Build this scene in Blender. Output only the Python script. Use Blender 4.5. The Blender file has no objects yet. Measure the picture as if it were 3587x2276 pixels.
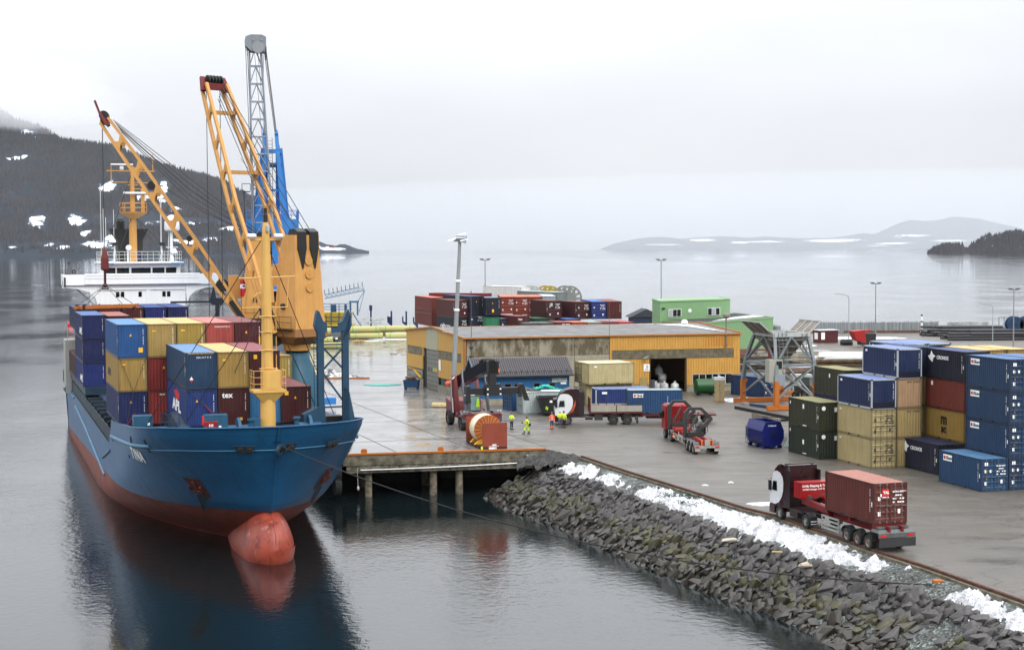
import bpy, bmesh, math, random
import numpy as np
from mathutils import Matrix, Vector
from mathutils import noise as mn
S = bpy.context.scene
# ---------------------------------------------------------------- camera
cam_d = bpy.data.cameras.new('camera'); cam = bpy.data.objects.new('camera', cam_d)
S.collection.objects.link(cam); S.camera = cam
cam_d.sensor_width = 36; cam_d.lens = 53.855; cam_d.clip_start = 1; cam_d.clip_end = 90000
CAMZ, PITCH, ROLL = 19.38, 0.05029, -0.0046
cam.matrix_world = Matrix.Translation((0, 0, CAMZ)) @ Matrix.Rotation(math.pi/2-PITCH, 4, 'X') @ Matrix.Rotation(ROLL, 4, 'Z')
# ---------------------------------------------------------------- overcast sky
SUN_EL, SUN_AZ = math.radians(42), math.radians(150)      # compass-like azimuth from +Y, clockwise
W = bpy.data.worlds.new('World'); S.world = W; W.use_nodes = True
nt = W.node_tree; nt.nodes.clear()
def N(t, **k):
    n = nt.nodes.new(t)
    for a, b in k.items(): setattr(n, a, b)
    return n
out = N('ShaderNodeOutputWorld'); bg = N('ShaderNodeBackground')
sky = N('ShaderNodeTexSky', sky_type='NISHITA', sun_disc=False, sun_elevation=SUN_EL, sun_rotation=SUN_AZ)
sky.dust_density = 4
hs = N('ShaderNodeHueSaturation'); hs.inputs['Saturation'].default_value = 0.12; hs.inputs['Value'].default_value = 0.9
nt.links.new(sky.outputs[0], hs.inputs['Color'])
tc = N('ShaderNodeTexCoord'); mp = N('ShaderNodeMapping'); mp.inputs['Scale'].default_value = (1.2, 1.2, 4.5)
mp.inputs['Location'].default_value = (0.35, 0.1, 0.2)
nz = N('ShaderNodeTexNoise'); nz.inputs['Scale'].default_value = 1.6; nz.inputs['Detail'].default_value = 5; nz.inputs['Roughness'].default_value = .45
nt.links.new(tc.outputs['Generated'], mp.inputs[0]); nt.links.new(mp.outputs[0], nz.inputs['Vector'])
cr = N('ShaderNodeValToRGB'); cr.color_ramp.elements[0].position = .25; cr.color_ramp.elements[0].color = (5.9, 6.1, 6.6, 1)
cr.color_ramp.elements[1].position = .62; cr.color_ramp.elements[1].color = (7.9, 8.05, 8.35, 1)
nt.links.new(nz.outputs[0], cr.inputs[0])
mx = N('ShaderNodeMixRGB'); mx.inputs[0].default_value = .93            # cloud deck over the sky
nt.links.new(hs.outputs[0], mx.inputs[1]); nt.links.new(cr.outputs[0], mx.inputs[2])
sz = N('ShaderNodeSeparateXYZ'); nt.links.new(tc.outputs['Generated'], sz.inputs[0])      # overcast skies brighten towards the zenith
mz = N('ShaderNodeMath', operation='MULTIPLY_ADD', use_clamp=False); mz.inputs[1].default_value = 2.5; mz.inputs[2].default_value = .68; nt.links.new(sz.outputs[2], mz.inputs[0])
mm_ = N('ShaderNodeMath', operation='MAXIMUM'); mm_.inputs[1].default_value = .68; nt.links.new(mz.outputs[0], mm_.inputs[0])
vs_ = N('ShaderNodeVectorMath', operation='SCALE'); nt.links.new(mx.outputs[0], vs_.inputs[0]); nt.links.new(mm_.outputs[0], vs_.inputs['Scale'])
nt.links.new(vs_.outputs[0], bg.inputs[0]); bg.inputs[1].default_value = 0.115
nt.links.new(bg.outputs[0], out.inputs[0])
sd = bpy.data.lights.new('sun', 'SUN'); sd.energy = 1.4; sd.angle = math.radians(24); sd.color = (1, .97, .92)
so = bpy.data.objects.new('sun', sd); S.collection.objects.link(so)
d = Vector((math.sin(SUN_AZ)*math.cos(SUN_EL), math.cos(SUN_AZ)*math.cos(SUN_EL), math.sin(SUN_EL)))
so.rotation_euler = d.to_track_quat('Z', 'Y').to_euler(); so.location = (0, 0, 120)
S.view_settings.view_transform = 'Standard'; S.view_settings.look = 'None'; S.view_settings.gamma = 1
S.view_settings.exposure = 0.3; S.view_settings.use_curve_mapping = False
S.cycles.max_bounces = 8; S.cycles.diffuse_bounces = 2; S.cycles.glossy_bounces = 3; S.cycles.transparent_max_bounces = 8
S.cycles.volume_bounces = 5; S.cycles.caustics_reflective = False; S.cycles.caustics_refractive = False
S.cycles.use_denoising = True
random.seed(7); R = random.random
def U(a, b): return a+(b-a)*random.random()
# ---------------------------------------------------------------- placement helpers (metres; x right, y away, z up, quay deck z = 0)
_fw = Vector((0, math.cos(PITCH), -math.sin(PITCH))); _up0 = Vector((0, math.sin(PITCH), math.cos(PITCH)))
_r = Vector((1, 0, 0))*math.cos(ROLL)+_up0*math.sin(ROLL); _u = Vector((1, 0, 0))*-math.sin(ROLL)+_up0*math.cos(ROLL)
def ray(x, y): return _fw+_r*((x-1793.5)/5366.2)-_u*((y-1138)/5366.2)
def gp(x, y, z=0.0):
    d = ray(x, y); return Vector((0, 0, CAMZ))+d*((z-CAMZ)/d.z)
def gy(x, y, Y):
    d = ray(x, y); return Vector((0, 0, CAMZ))+d*(Y/d.y)
WATER = -4.1
SHIP_O = Vector((-17.8, 113.5, 0)); SHIP_A = 0.3421
def shp(t, s, z=0): 
    c, n = math.cos(SHIP_A), math.sin(SHIP_A)
    return SHIP_O+Vector((c*t-n*s, n*t+c*s, z))
# ---------------------------------------------------------------- mesh builder
class MB:
    def __init__(s): s.v = []; s.f = []
    def add(s, v, f, M=None):
        o = len(s.v)
        if M is not None: v = [tuple(M @ Vector(p)) for p in v]
        s.v += [tuple(p) for p in v]; s.f += [tuple(i+o for i in q) for q in f]; return s
    def box(s, a, b, M=None):
        x0, y0, z0 = a; x1, y1, z1 = b
        return s.add([(x0,y0,z0),(x1,y0,z0),(x1,y1,z0),(x0,y1,z0),(x0,y0,z1),(x1,y0,z1),(x1,y1,z1),(x0,y1,z1)],
                     [(0,3,2,1),(4,5,6,7),(0,1,5,4),(1,2,6,5),(2,3,7,6),(3,0,4,7)], M)
    def frm(s, bot, top):                       # hexahedron from 4 bottom + 4 top points
        return s.add(list(bot)+list(top), [(0,3,2,1),(4,5,6,7),(0,1,5,4),(1,2,6,5),(2,3,7,6),(3,0,4,7)])
    def _fr(s, p, q, up=(0,0,1)):
        p, q = Vector(p), Vector(q); d = (q-p)
        if d.length < 1e-6: d = Vector((0,0,1e-3))
        d.normalize(); u = Vector(up)
        if abs(d.dot(u)) > .98: u = Vector((0,1,0)) if abs(d.y) < .9 else Vector((1,0,0))
        x = d.cross(u).normalized(); y = x.cross(d).normalized(); return p, q, x, y
    def beam(s, p, q, w=.1, h=None, up=(0,0,1), w2=None, h2=None):
        h = w if h is None else h; w2 = w if w2 is None else w2; h2 = h if h2 is None else h2
        p, q, x, y = s._fr(p, q, up)
        a = [p-x*w/2-y*h/2, p+x*w/2-y*h/2, p+x*w/2+y*h/2, p-x*w/2+y*h/2]
        b = [q-x*w2/2-y*h2/2, q+x*w2/2-y*h2/2, q+x*w2/2+y*h2/2, q-x*w2/2+y*h2/2]
        return s.frm(a, b)
    def tube(s, p, q, r=.05, r2=None, n=8, cap=True):
        r2 = r if r2 is None else r2; p, q, x, y = s._fr(p, q); v = []
        for c, rr in ((p, r), (q, r2)):
            for i in range(n):
                t = 2*math.pi*i/n; v.append(c+x*rr*math.cos(t)+y*rr*math.sin(t))
        f = [(i, (i+1) % n, n+(i+1) % n, n+i) for i in range(n)]
        if cap: f += [tuple(range(n-1, -1, -1)), tuple(range(n, 2*n))]
        return s.add(v, f)
    def path(s, pts, r=.05, n=6):
        for a, b in zip(pts[:-1], pts[1:]): s.tube(a, b, r, n=n)
        return s
    def lathe(s, prof, n=16, c=(0,0,0), ax='z', M=None, cap=True):
        v = []; c = Vector(c)
        for r, h in prof:
            for i in range(n):
                t = 2*math.pi*i/n; a, b = r*math.cos(t), r*math.sin(t)
                v.append(c+Vector((a, b, h) if ax == 'z' else ((h, a, b) if ax == 'x' else (a, h, b))))
        f = [(j*n+i, j*n+(i+1) % n, (j+1)*n+(i+1) % n, (j+1)*n+i) for j in range(len(prof)-1) for i in range(n)]
        if cap: f += [tuple(range(n-1, -1, -1)), tuple((len(prof)-1)*n+i for i in range(n))]
        return s.add(v, f, M)
    def prism(s, poly, a, b, ax='z'):            # polygon extruded along an axis
        def w(p, h): return (p[0], p[1], h) if ax == 'z' else ((h, p[0], p[1]) if ax == 'x' else (p[0], h, p[1]))
        n = len(poly); v = [w(p, a) for p in poly]+[w(p, b) for p in poly]
        return s.add(v, [tuple(range(n-1, -1, -1)), tuple(range(n, 2*n))]+[(i, (i+1) % n, n+(i+1) % n, n+i) for i in range(n)])
    def grid(s, P):                              # P[i][j] points
        m, n = len(P), len(P[0])
        return s.add([p for r in P for p in r], [(i*n+j, i*n+j+1, (i+1)*n+j+1, (i+1)*n+j) for i in range(m-1) for j in range(n-1)])
    def mesh(s, name, smooth=False):
        me = bpy.data.meshes.new(name); me.from_pydata(s.v, [], s.f)
        if smooth: me.shade_smooth()
        me.materials.append(None); me.update(); return me
def rt(*a): return Matrix.Translation(a)
def rz(a): return Matrix.Rotation(a, 4, 'Z')
def link(name, data, mat=None, parent=None, M=None):
    o = bpy.data.objects.new(name, data); S.collection.objects.link(o)
    if mat is not None and data is not None:
        if len(data.materials) == 0: data.materials.append(None)
        o.material_slots[0].link = 'OBJECT'; o.material_slots[0].material = mat
    if parent is not None: o.parent = parent
    if M is not None: o.matrix_local = M if parent is not None else M
    return o
SPLIT = set('mudguard rear_mudguard trailer_mudguard front_mudguard yellow_base coaming_stiffener tail_light headlight antenna stake twistlock crosstree side_fairing support_leg saddle amber_marker mudflap work_light plinth white_mark snow_guard sling hoist_rope luffing_rope boom_rope lashing_rod corner_casting hatch_coaming cradle fork_pocket lifting_lug gate_jamb blue_fascia vent_mushroom jib_foot_sleeve walkway hatch_edge ladder_hoop support beam board sheet wing_bracket trailer_chassis pipe_band'.split())
def islands(mb, grow):
    """the loose pieces of a builder, pieces whose boxes come nearer than grow kept together"""
    par = list(range(len(mb.v)))
    def fnd(a):
        while par[a] != a: par[a] = par[par[a]]; a = par[a]
        return a
    for f in mb.f:
        for k in f[1:]: par[fnd(k)] = fnd(f[0])
    g_ = {}
    for i in range(len(mb.v)): g_.setdefault(fnd(i), []).append(i)
    cl = [[ids, [min(mb.v[i][k] for i in ids) for k in range(3)], [max(mb.v[i][k] for i in ids) for k in range(3)]] for ids in g_.values()]
    if grow is not None:
        done = False
        while not done:
            done = True
            for a in range(len(cl)):
                for c in range(len(cl)-1, a, -1):
                    if all(cl[a][1][k]-grow <= cl[c][2][k] and cl[c][1][k]-grow <= cl[a][2][k] for k in range(3)):
                        cl[a] = [cl[a][0]+cl[c][0], [min(x, y) for x, y in zip(cl[a][1], cl[c][1])], [max(x, y) for x, y in zip(cl[a][2], cl[c][2])]]; cl.pop(c); done = False
    out_ = []; own = {i: n for n, c in enumerate(cl) for i in c[0]}
    for n, c in enumerate(cl):
        m = MB(); ids = sorted(c[0]); ix = {i: k for k, i in enumerate(ids)}; m.v = [mb.v[i] for i in ids]; out_.append((m, ix))
    for f in mb.f: m, ix = out_[own[f[0]]]; m.f.append(tuple(ix[i] for i in f))
    return [m for m, _ in out_]
def pile(name, pname, mb, mat, label, cat, grow=None):
    t = thing(name, label, cat)
    for m in islands(mb, grow): part(pname+'', m, mat, t)
    return t
def part(name, mb, mat, parent, M=None, label=None, smooth=False):
    if name in SPLIT and isinstance(mb, MB) and len(mb.f) < 1500:
        ms = islands(mb, .03)
        if len(ms) > 1:
            for m in ms: o = link(name, m.mesh(name, smooth), mat, parent, M)
            return o
    me = mb.mesh(name, smooth) if isinstance(mb, MB) else mb
    o = link(name, me, mat, parent, M)
    if label: o['label'] = label
    return o
def tag(o, label=None, cat=None, group=None, kind=None):
    if label: o['label'] = label
    if cat: o['category'] = cat
    if group: o['group'] = group
    if kind: o['kind'] = kind
    return o
def thing(name, label, cat, loc=(0,0,0), rot=0.0, group=None):
    o = bpy.data.objects.new(name, None); S.collection.objects.link(o)
    o.location = loc; o.rotation_euler = (0, 0, rot); o.empty_display_size = .3
    return tag(o, label, cat, group)
def solo(name, mb, mat, label=None, cat=None, group=None, kind=None, M=None, smooth=False):
    o = link(name, mb.mesh(name, smooth) if isinstance(mb, MB) else mb, mat, None, M); return tag(o, label, cat, group, kind)
def copy_tree(o, parent=None):
    c = o.copy(); S.collection.objects.link(c); c.parent = parent
    for ch in list(o.children): copy_tree(ch, c)
    return c
# ---------------------------------------------------------------- materials
def lin(c): return tuple(((x/255)/12.92 if x/255 <= .04045 else ((x/255+.055)/1.055)**2.4) for x in c)+(1,)
_M = {}
def newmat(name):
    m = bpy.data.materials.new(name); m.use_nodes = True; t = m.node_tree; b = t.nodes['Principled BSDF']; return m, t, b
def nn(t, ty, **k):
    n = t.nodes.new(ty)
    for a, b in k.items():
        if hasattr(n, a): setattr(n, a, b)
        else: n.inputs[a].default_value = b
    return n
def setin(n, **k):
    for a, b in k.items(): n.inputs[a.replace('_', ' ')].default_value = b
    return n
def ramp(t, src, stops):
    c = t.nodes.new('ShaderNodeValToRGB'); e = c.color_ramp.elements
    e[0].position, e[0].color = stops[0][0], stops[0][1]; e[1].position, e[1].color = stops[-1][0], stops[-1][1]
    for p, co in stops[1:-1]:
        x = e.new(p); x.color = co
    t.links.new(src, c.inputs[0]); return c.outputs[0]
def g(v): return (v, v, v, 1)
def noise_tex(t, vec, scale, detail=4, rough=.55, dist=0):
    n = t.nodes.new('ShaderNodeTexNoise'); setin(n, Scale=scale, Detail=detail, Roughness=rough, Distortion=dist)
    if vec is not None: t.links.new(vec, n.inputs['Vector'])
    return n.outputs[0]
def mapping(t, vec, scale=(1,1,1), loc=(0,0,0)):
    m = t.nodes.new('ShaderNodeMapping'); m.inputs['Scale'].default_value = scale; m.inputs['Location'].default_value = loc
    t.links.new(vec, m.inputs[0]); return m.outputs[0]
def mixc(t, fac, a, b, mode='MIX'):
    m = t.nodes.new('ShaderNodeMixRGB'); m.blend_type = mode
    for i, v in enumerate((fac, a, b)):
        if isinstance(v, (int, float, tuple)): m.inputs[i].default_value = v
        else: t.links.new(v, m.inputs[i])
    return m.outputs[0]
def bump(t, b, h, strength=.3, dist=.05):
    n = t.nodes.new('ShaderNodeBump'); setin(n, Strength=strength, Distance=dist); t.links.new(h, n.inputs['Height']); t.links.new(n.outputs[0], b.inputs['Normal'])
def paint(rgb, rough=.5, dirt=.35, rust=.12, metal=0.0, spec=.4, streak=True):
    """weathered paint: faded blotches, vertical grime streaks, rust spots"""
    k = ('p', rgb, rough, dirt, rust, metal, spec)
    if k in _M: return _M[k]
    m, t, b = newmat('paint'); c = lin(rgb); ks = .62 if max(c[:3])-min(c[:3]) > .04 else .85; gm = sum(c[:3])/3; c = tuple(ks*.97*(x*.95+gm*.05)**1.22 for x in c[:3])+(1,)
    if c[2] > 3.4*c[1]: c = (c[0]*1.02, c[1]*1.35, c[2]*.93, 1)
    tc = t.nodes.new('ShaderNodeTexCoord'); oi = t.nodes.new('ShaderNodeObjectInfo')
    ad = t.nodes.new('ShaderNodeVectorMath'); ad.operation = 'ADD'
    sc = t.nodes.new('ShaderNodeVectorMath'); sc.operation = 'SCALE'; sc.inputs['Scale'].default_value = 1
    cb = t.nodes.new('ShaderNodeCombineXYZ'); mu = t.nodes.new('ShaderNodeMath'); mu.operation = 'MULTIPLY'; mu.inputs[1].default_value = 97
    t.links.new(oi.outputs['Random'], mu.inputs[0]); t.links.new(mu.outputs[0], cb.inputs[0]); t.links.new(mu.outputs[0], cb.inputs[1])
    t.links.new(tc.outputs['Object'], ad.inputs[0]); t.links.new(cb.outputs[0], ad.inputs[1]); v = ad.outputs[0]
    n1 = noise_tex(t, v, .9, 5, .6)
    fade = mixc(t, ramp(t, n1, [(.3, g(0)), (.75, g(dirt))]), c, tuple(min(1, x*1.5+.03) for x in c[:3])+(1,))
    n2 = noise_tex(t, mapping(t, v, (3.2, 3.2, .25)), 1.3, 5, .65)
    grime = mixc(t, ramp(t, n2, [(.45, g(0)), (.78, g(min(1, dirt*1.3)))]), fade, tuple(x*.42+.008 for x in c[:3])+(1,))
    n3 = noise_tex(t, v, 3.3, 8, .7)
    col = mixc(t, ramp(t, n3, [(.60, g(0)), (.72, g(min(1, rust*3)))]), grime, lin((82, 44, 28))) if rust > 0 else grime
    t.links.new(col, b.inputs['Base Color'])
    t.links.new(ramp(t, n1, [(.2, g(max(0, rough-.12))), (.8, g(min(1, rough+.15)))]), b.inputs['Roughness'])
    b.inputs['Metallic'].default_value = metal; b.inputs['Specular IOR Level'].default_value = spec
    _M[k] = m; return m
def plain(rgb, rough=.5, metal=0.0, emit=0):
    k = ('q', rgb, rough, metal, emit)
    if k in _M: return _M[k]
    m, t, b = newmat('flat_paint'); b.inputs['Base Color'].default_value = lin(rgb); b.inputs['Roughness'].default_value = rough; b.inputs['Metallic'].default_value = metal
    if emit: b.inputs['Emission Color'].default_value = lin(rgb); b.inputs['Emission Strength'].default_value = emit
    _M[k] = m; return m
def mottled(rgb, rgb2, scale=2, rough=.8, bmp=.0, detail=6, lo=.35, hi=.65):
    k = ('m', rgb, rgb2, scale, rough, bmp)
    if k in _M: return _M[k]
    m, t, b = newmat('mottled'); tc = t.nodes.new('ShaderNodeTexCoord')
    n = noise_tex(t, tc.outputs['Object'], scale, detail, .65)
    t.links.new(ramp(t, n, [(lo, lin(rgb)), (hi, lin(rgb2))]), b.inputs['Base Color']); b.inputs['Roughness'].default_value = rough
    if bmp: bump(t, b, n, bmp, .05)
    _M[k] = m; return m
TAN = paint((238, 184, 104), .5, .25, .06); MAST = paint((252, 206, 118), .45, .2, .05)
BLACK = plain((12, 12, 13), .5); RUBBER = mottled((20, 20, 21), (44, 42, 40), 6, .85); STEEL = paint((150, 155, 158), .45, .3, .1, .3)
WHITE = paint((246, 247, 246), .5, .2, .04); CABLE = plain((22, 22, 24), .6); GLASS = plain((10, 14, 16), .06); LTGLASS = plain((90, 110, 112), .08)
WHT = plain((235, 235, 232), .6); YEL = plain((226, 170, 30), .6); HIVIS = plain((190, 235, 20), .7); ORG = paint((218, 132, 24), .55, .3, .15)
HULLB = (22, 92, 138); DKTEAL = paint((18, 70, 98), .5, .4, .15); REDHEAD = paint((140, 26, 22), .5, .3, .1)
CONC = mottled((118, 112, 96), (148, 142, 124), 1.1, .85); DARK = plain((8, 8, 8), .9)
def text(body, size, mat, parent, M, name='lettering', ext=.004, bold=0.0):
    cu = bpy.data.curves.new(name, 'FONT'); cu.body = body; cu.size = size; cu.extrude = ext; cu.resolution_u = 2; cu.offset = bold
    tmp = bpy.data.objects.new('tmp', cu); me = bpy.data.meshes.new_from_object(tmp); bpy.data.objects.remove(tmp); bpy.data.curves.remove(cu)
    me.materials.clear(); me.materials.append(mat); o = bpy.data.objects.new(name, me); S.collection.objects.link(o)
    if parent is not None: o.parent = parent
    o.matrix_local = M; return o
# text planes: face -y (towards the camera side of a thing), face -x (its left side)
FY = Matrix.Rotation(math.pi/2, 4, 'X'); FX = Matrix(((0,0,-1,0),(-1,0,0,0),(0,1,0,0),(0,0,0,1)))
# ================================================================ containers
CW = 2.438
def corr(n, length, height, depth, vertical=True):
    """profile of a corrugated sheet in local u (along), w (depth), extruded over height"""
    pts = []; p = length/n
    for i in range(n):
        a = i*p; pts += [(a, 0), (a+p*.28, 0), (a+p*.5, depth), (a+p*.78, depth)]
    pts.append((length, 0)); return pts
_CM = {}
def cmesh(kind, L, H):
    k = (kind, round(L, 2), round(H, 2))
    if k in _CM: return _CM[k]
    b = MB(); T = .12
    if kind == 'frame':
        for x in (0, CW-.12):
            for y in (0, L-.14): b.box((x, y, .0), (x+.12, y+.14, H))
        for x in (0, CW-.06):
            b.box((x, .14, .0), (x+.06, L-.14, .16)); b.box((x, .14, H-.09), (x+.06, L-.14, H-.005))
        for y in (0, L-.1):
            b.box((.12, y, .002), (CW-.12, y+.1, .15)); b.box((.12, y, H-.11), (CW-.12, y+.1, H-.004))
        b.box((.06, .1, .10), (CW-.06, L-.1, .15))
    elif kind == 'corner':
        b.box((0, 0, 0), (.171, .181, .12))
    elif kind == 'pockets':
        for x in (-.004, CW-.03):
            for y in ((L/2-1.03, L/2+.67) if L < 8 else (L/2-1.05, L/2+.7)): b.box((x, y, .02), (x+.034, y+.36, .135))
    elif kind in ('left', 'right'):
        pr = corr(int(L/.28), L-.24, 0, .038); n = len(pr)
        x0 = .012 if kind == 'left' else CW-.012; sg = 1 if kind == 'left' else -1
        v = [(x0+sg*d, .12+u, .15) for u, d in pr]+[(x0+sg*d, .12+u, H-.085) for u, d in pr]
        b.add(v, [(i, i+n, i+1+n, i+1) for i in range(n-1)])
    elif kind in ('end', 'back'):
        pr = corr(8, CW-.2, 0, .05); n = len(pr); y0 = .02 if kind == 'end' else L-.02; sg = 1 if kind == 'end' else -1
        v = [(.1+u, y0+sg*d, .13) for u, d in pr]+[(.1+u, y0+sg*d, H-.1) for u, d in pr]
        b.add(v, [(i, i+1, i+1+n, i+n) for i in range(n-1)])
    elif kind == 'roof':
        n = int(L/.30)
        pr = corr(n, L-.2, 0, .02); m = len(pr)
        v = [(.05, .1+u, H-.03+d) for u, d in pr]+[(CW-.05, .1+u, H-.03+d) for u, d in pr]
        b.add(v, [(i, i+1, i+1+m, i+m) for i in range(m-1)])
        b.box((.05, 0.02, H-.06), (CW-.05, .1, H-.012)); b.box((.05, L-.1, H-.06), (CW-.05, L-.02, H-.012))
    elif kind == 'door':
        w = CW/2-.13; h0, h1 = .14, H-.11; n = 5; pr = []; p = (h1-h0-.2)/n
        for i in range(n):
            a = h0+.1+i*p; pr += [(a, 0), (a+.07, 0), (a+.13, .04), (a+p-.06, .04)]
        pr = [(h0, 0)]+pr+[(h1-.1, 0), (h1, 0)]; m = len(pr)
        v = [(0.05, d, z) for z, d in pr]+[(w-.05, d, z) for z, d in pr]
        b.add(v, [(i, i+m, i+1+m, i+1) for i in range(m-1)])
        b.box((0, -.012, h0), (.05, .05, h1)); b.box((w-.05, -.012, h0), (w, .05, h1))
    elif kind == 'bar':
        b.tube((0, 0, .05), (0, 0, H-.05), .02, n=6)
        for z in (.07, H*.33, H*.66, H-.1): b.box((-.05, -.01, z-.04), (.05, .05, z+.04))
        b.box((-.02, -.03, H*.42), (.34, -.01, H*.42+.04))
    elif kind == 'codes':              # small white code marks high on the end, print too small to read
        x = .3
        for i in range(10):
            if i == 4: x += .12
            b.box((x+CW*.28, .008, H-.36), (x+CW*.28+.07, .016, H-.24)); x += .12
    elif kind == 'vcodes':
        for i in range(11):
            if i == 4: continue
            z = H-.42-i*.125; b.box((CW-.31, .0, z-.06), (CW-.26, .014, z))
    elif kind == 'scodes':             # on the left side near the near end
        for i in range(12):
            if i == 4: continue
            z = H-.4-i*.125; b.box((.002, .44, z-.06), (.01, .5, z))
        b.box((.002, .2, H-1.5), (.01, .3, H-1.2))
    me = b.mesh('container_'+kind); _CM[k] = me; return me
CN = {}
def container(label, rgb, loc, rot, L=6.058, H=2.591, near='end', roof=None, codes='v', group=None, post=None, side=None, dirt=.35, rust=.12, name='shipping_container', bar=None, far=False):
    m = paint(rgb, .5, dirt, rust); rm = paint(roof or tuple(min(255, int(x*1.12+14)) for x in rgb), .6, .5, .12); dk = paint(tuple(int(x*.8) for x in rgb), .5, dirt, rust)  # roof tone mostly paler than the sides: sky light put into the colour
    t = thing(name, label, 'container', loc, rot, group)
    part('frame', cmesh('frame', L, H), paint(post, .5, .3, .1) if post else dk, t)
    if not far: [part('corner_casting', cmesh('corner', 0, 0), paint(tuple(int(x*.6+12) for x in rgb), .6, .5, .4), t, rt(x_, y_, z_)) for x_ in (-.006, CW-.165) for y_ in (-.006, L-.175) for z_ in (-.004, H-.114) if y_ < 1 or x_ < 0]; part('fork_pocket', cmesh('pockets', L, H), DARK, t)
    part('side_panel', cmesh('left', L, H), m, t); part('side_panel', cmesh('right', L, H), m, t)
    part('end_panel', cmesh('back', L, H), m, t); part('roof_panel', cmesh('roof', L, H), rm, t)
    if near == 'end': part('end_panel', cmesh('end', L, H), m, t)
    else:
        for i in (0, 1):
            dr = part('door', cmesh('door', L, H), m, t, rt(.125+i*(CW/2-.12), .02, 0))
            for x in (.32, .82): part('locking_bar', cmesh('bar', L, H), paint(bar or tuple(int(x*.75+45) for x in rgb), .4, .3, .1, .3), dr, rt(x, -.03, .02))
        part('marking', CODM(H), WHT if sum(rgb) < 480 else plain((60, 60, 70)), t)
    if codes and near == 'end': part('marking', cmesh('codes' if codes == 'h' else 'vcodes', L, H), WHT if sum(rgb) < 470 else plain((70, 66, 60)), t)
    if side: part('marking', cmesh('scodes', L, H), WHT if sum(rgb) < 470 else plain((70, 66, 60)), t)
    return t
def CODM(H):
    k = ('codm', round(H, 2))
    if k in _CM: return _CM[k]
    b = MB(); rr = random.Random(3)
    for r in range(4):
        for c in range(5):
            if rr.random() < .75: x = 1.38+c*.17; z = H-.62-r*.22; b.box((x, -.004, z), (x+rr.uniform(.08, .15), .012, z+.09))
    b.box((.3, -.004, H-1.1), (.5, .012, H-.85)); b.box((.3, -.004, .5), (.5, .012, .78)); b.box((1.75, -.004, .62), (1.93, .012, .9))
    _CM[k] = b.mesh('door_marks'); return _CM[k]
def sticker(t, x, z, w, h, mat, face='end', name='sticker'):
    b = MB()
    if face == 'end': b.box((x, -.004, z), (x+w, .006, z+h))
    else: b.box((-.002, x, z), (.008, x+w, z+h))
    return part(name, b, mat, t)
def warn(t, x, z, s=.2, face='end'):      # orange warning triangle
    b = MB()
    if face == 'end': b.prism([(x-s/2, z), (x+s/2, z), (x, z+s*1.1)], -.006, .006, 'y')
    else: b.prism([(x+s/2, z), (x-s/2, z), (x, z+s*1.1)], -.002, .008, 'x')
    return part('warning_triangle', b, YEL, t)
NAVY = (24, 40, 96); BLUE = (36, 106, 168); YELL = (196, 164, 92); DRED = (96, 28, 32); PINK = (192, 92, 84); RED2 = (150, 48, 40); STEELB = (38, 84, 120); BRIGHTB = (36, 66, 150)
# ---- on the ship (40 ft high cubes, rows across the deck)
H9 = 2.87; L40 = 12.19; PIT = 2.5
def onship(label, rgb, t, s, z, **k): return container(label, rgb, shp(t, s, z), SHIP_A, L40, k.pop('H', H9), **k)
G1 = 'containers lashed on the ship deck'
t0 = -5.30
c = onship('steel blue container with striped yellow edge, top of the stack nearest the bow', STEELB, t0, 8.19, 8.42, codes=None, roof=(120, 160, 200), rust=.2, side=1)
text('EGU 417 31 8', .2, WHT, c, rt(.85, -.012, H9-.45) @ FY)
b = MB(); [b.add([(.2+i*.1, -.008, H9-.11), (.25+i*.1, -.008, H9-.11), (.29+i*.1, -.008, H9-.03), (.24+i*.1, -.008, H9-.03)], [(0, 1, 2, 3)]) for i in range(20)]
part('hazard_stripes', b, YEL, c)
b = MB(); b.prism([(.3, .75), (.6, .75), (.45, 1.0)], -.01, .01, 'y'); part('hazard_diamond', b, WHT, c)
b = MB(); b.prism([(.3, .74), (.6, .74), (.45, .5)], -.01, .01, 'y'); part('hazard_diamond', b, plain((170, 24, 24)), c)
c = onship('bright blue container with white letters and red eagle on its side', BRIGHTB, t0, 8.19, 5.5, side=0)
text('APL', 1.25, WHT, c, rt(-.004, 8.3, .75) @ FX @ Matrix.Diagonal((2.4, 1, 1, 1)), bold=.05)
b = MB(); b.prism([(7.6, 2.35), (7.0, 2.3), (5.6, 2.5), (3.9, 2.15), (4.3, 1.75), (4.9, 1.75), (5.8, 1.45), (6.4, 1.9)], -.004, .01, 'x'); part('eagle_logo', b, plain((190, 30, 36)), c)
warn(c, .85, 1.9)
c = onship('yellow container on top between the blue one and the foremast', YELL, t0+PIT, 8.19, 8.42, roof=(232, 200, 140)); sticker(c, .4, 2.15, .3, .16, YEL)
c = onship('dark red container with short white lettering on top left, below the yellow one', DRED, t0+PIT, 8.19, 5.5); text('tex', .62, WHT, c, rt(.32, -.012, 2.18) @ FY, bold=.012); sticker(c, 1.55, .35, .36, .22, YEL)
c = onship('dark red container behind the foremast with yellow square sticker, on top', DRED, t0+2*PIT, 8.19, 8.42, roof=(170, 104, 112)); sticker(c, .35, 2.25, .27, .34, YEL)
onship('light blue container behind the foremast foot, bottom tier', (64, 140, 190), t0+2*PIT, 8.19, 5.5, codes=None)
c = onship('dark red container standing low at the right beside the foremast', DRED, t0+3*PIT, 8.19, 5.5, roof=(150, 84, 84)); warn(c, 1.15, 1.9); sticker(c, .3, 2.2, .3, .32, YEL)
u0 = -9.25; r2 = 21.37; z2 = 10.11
c = onship('blue container with yellow placard, top outer corner of the second row', BLUE, u0, r2, z2, roof=(110, 160, 205), side=1); warn(c, 1.1, 1.85); sticker(c, 1.75, .45, .36, .42, YEL)
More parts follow.
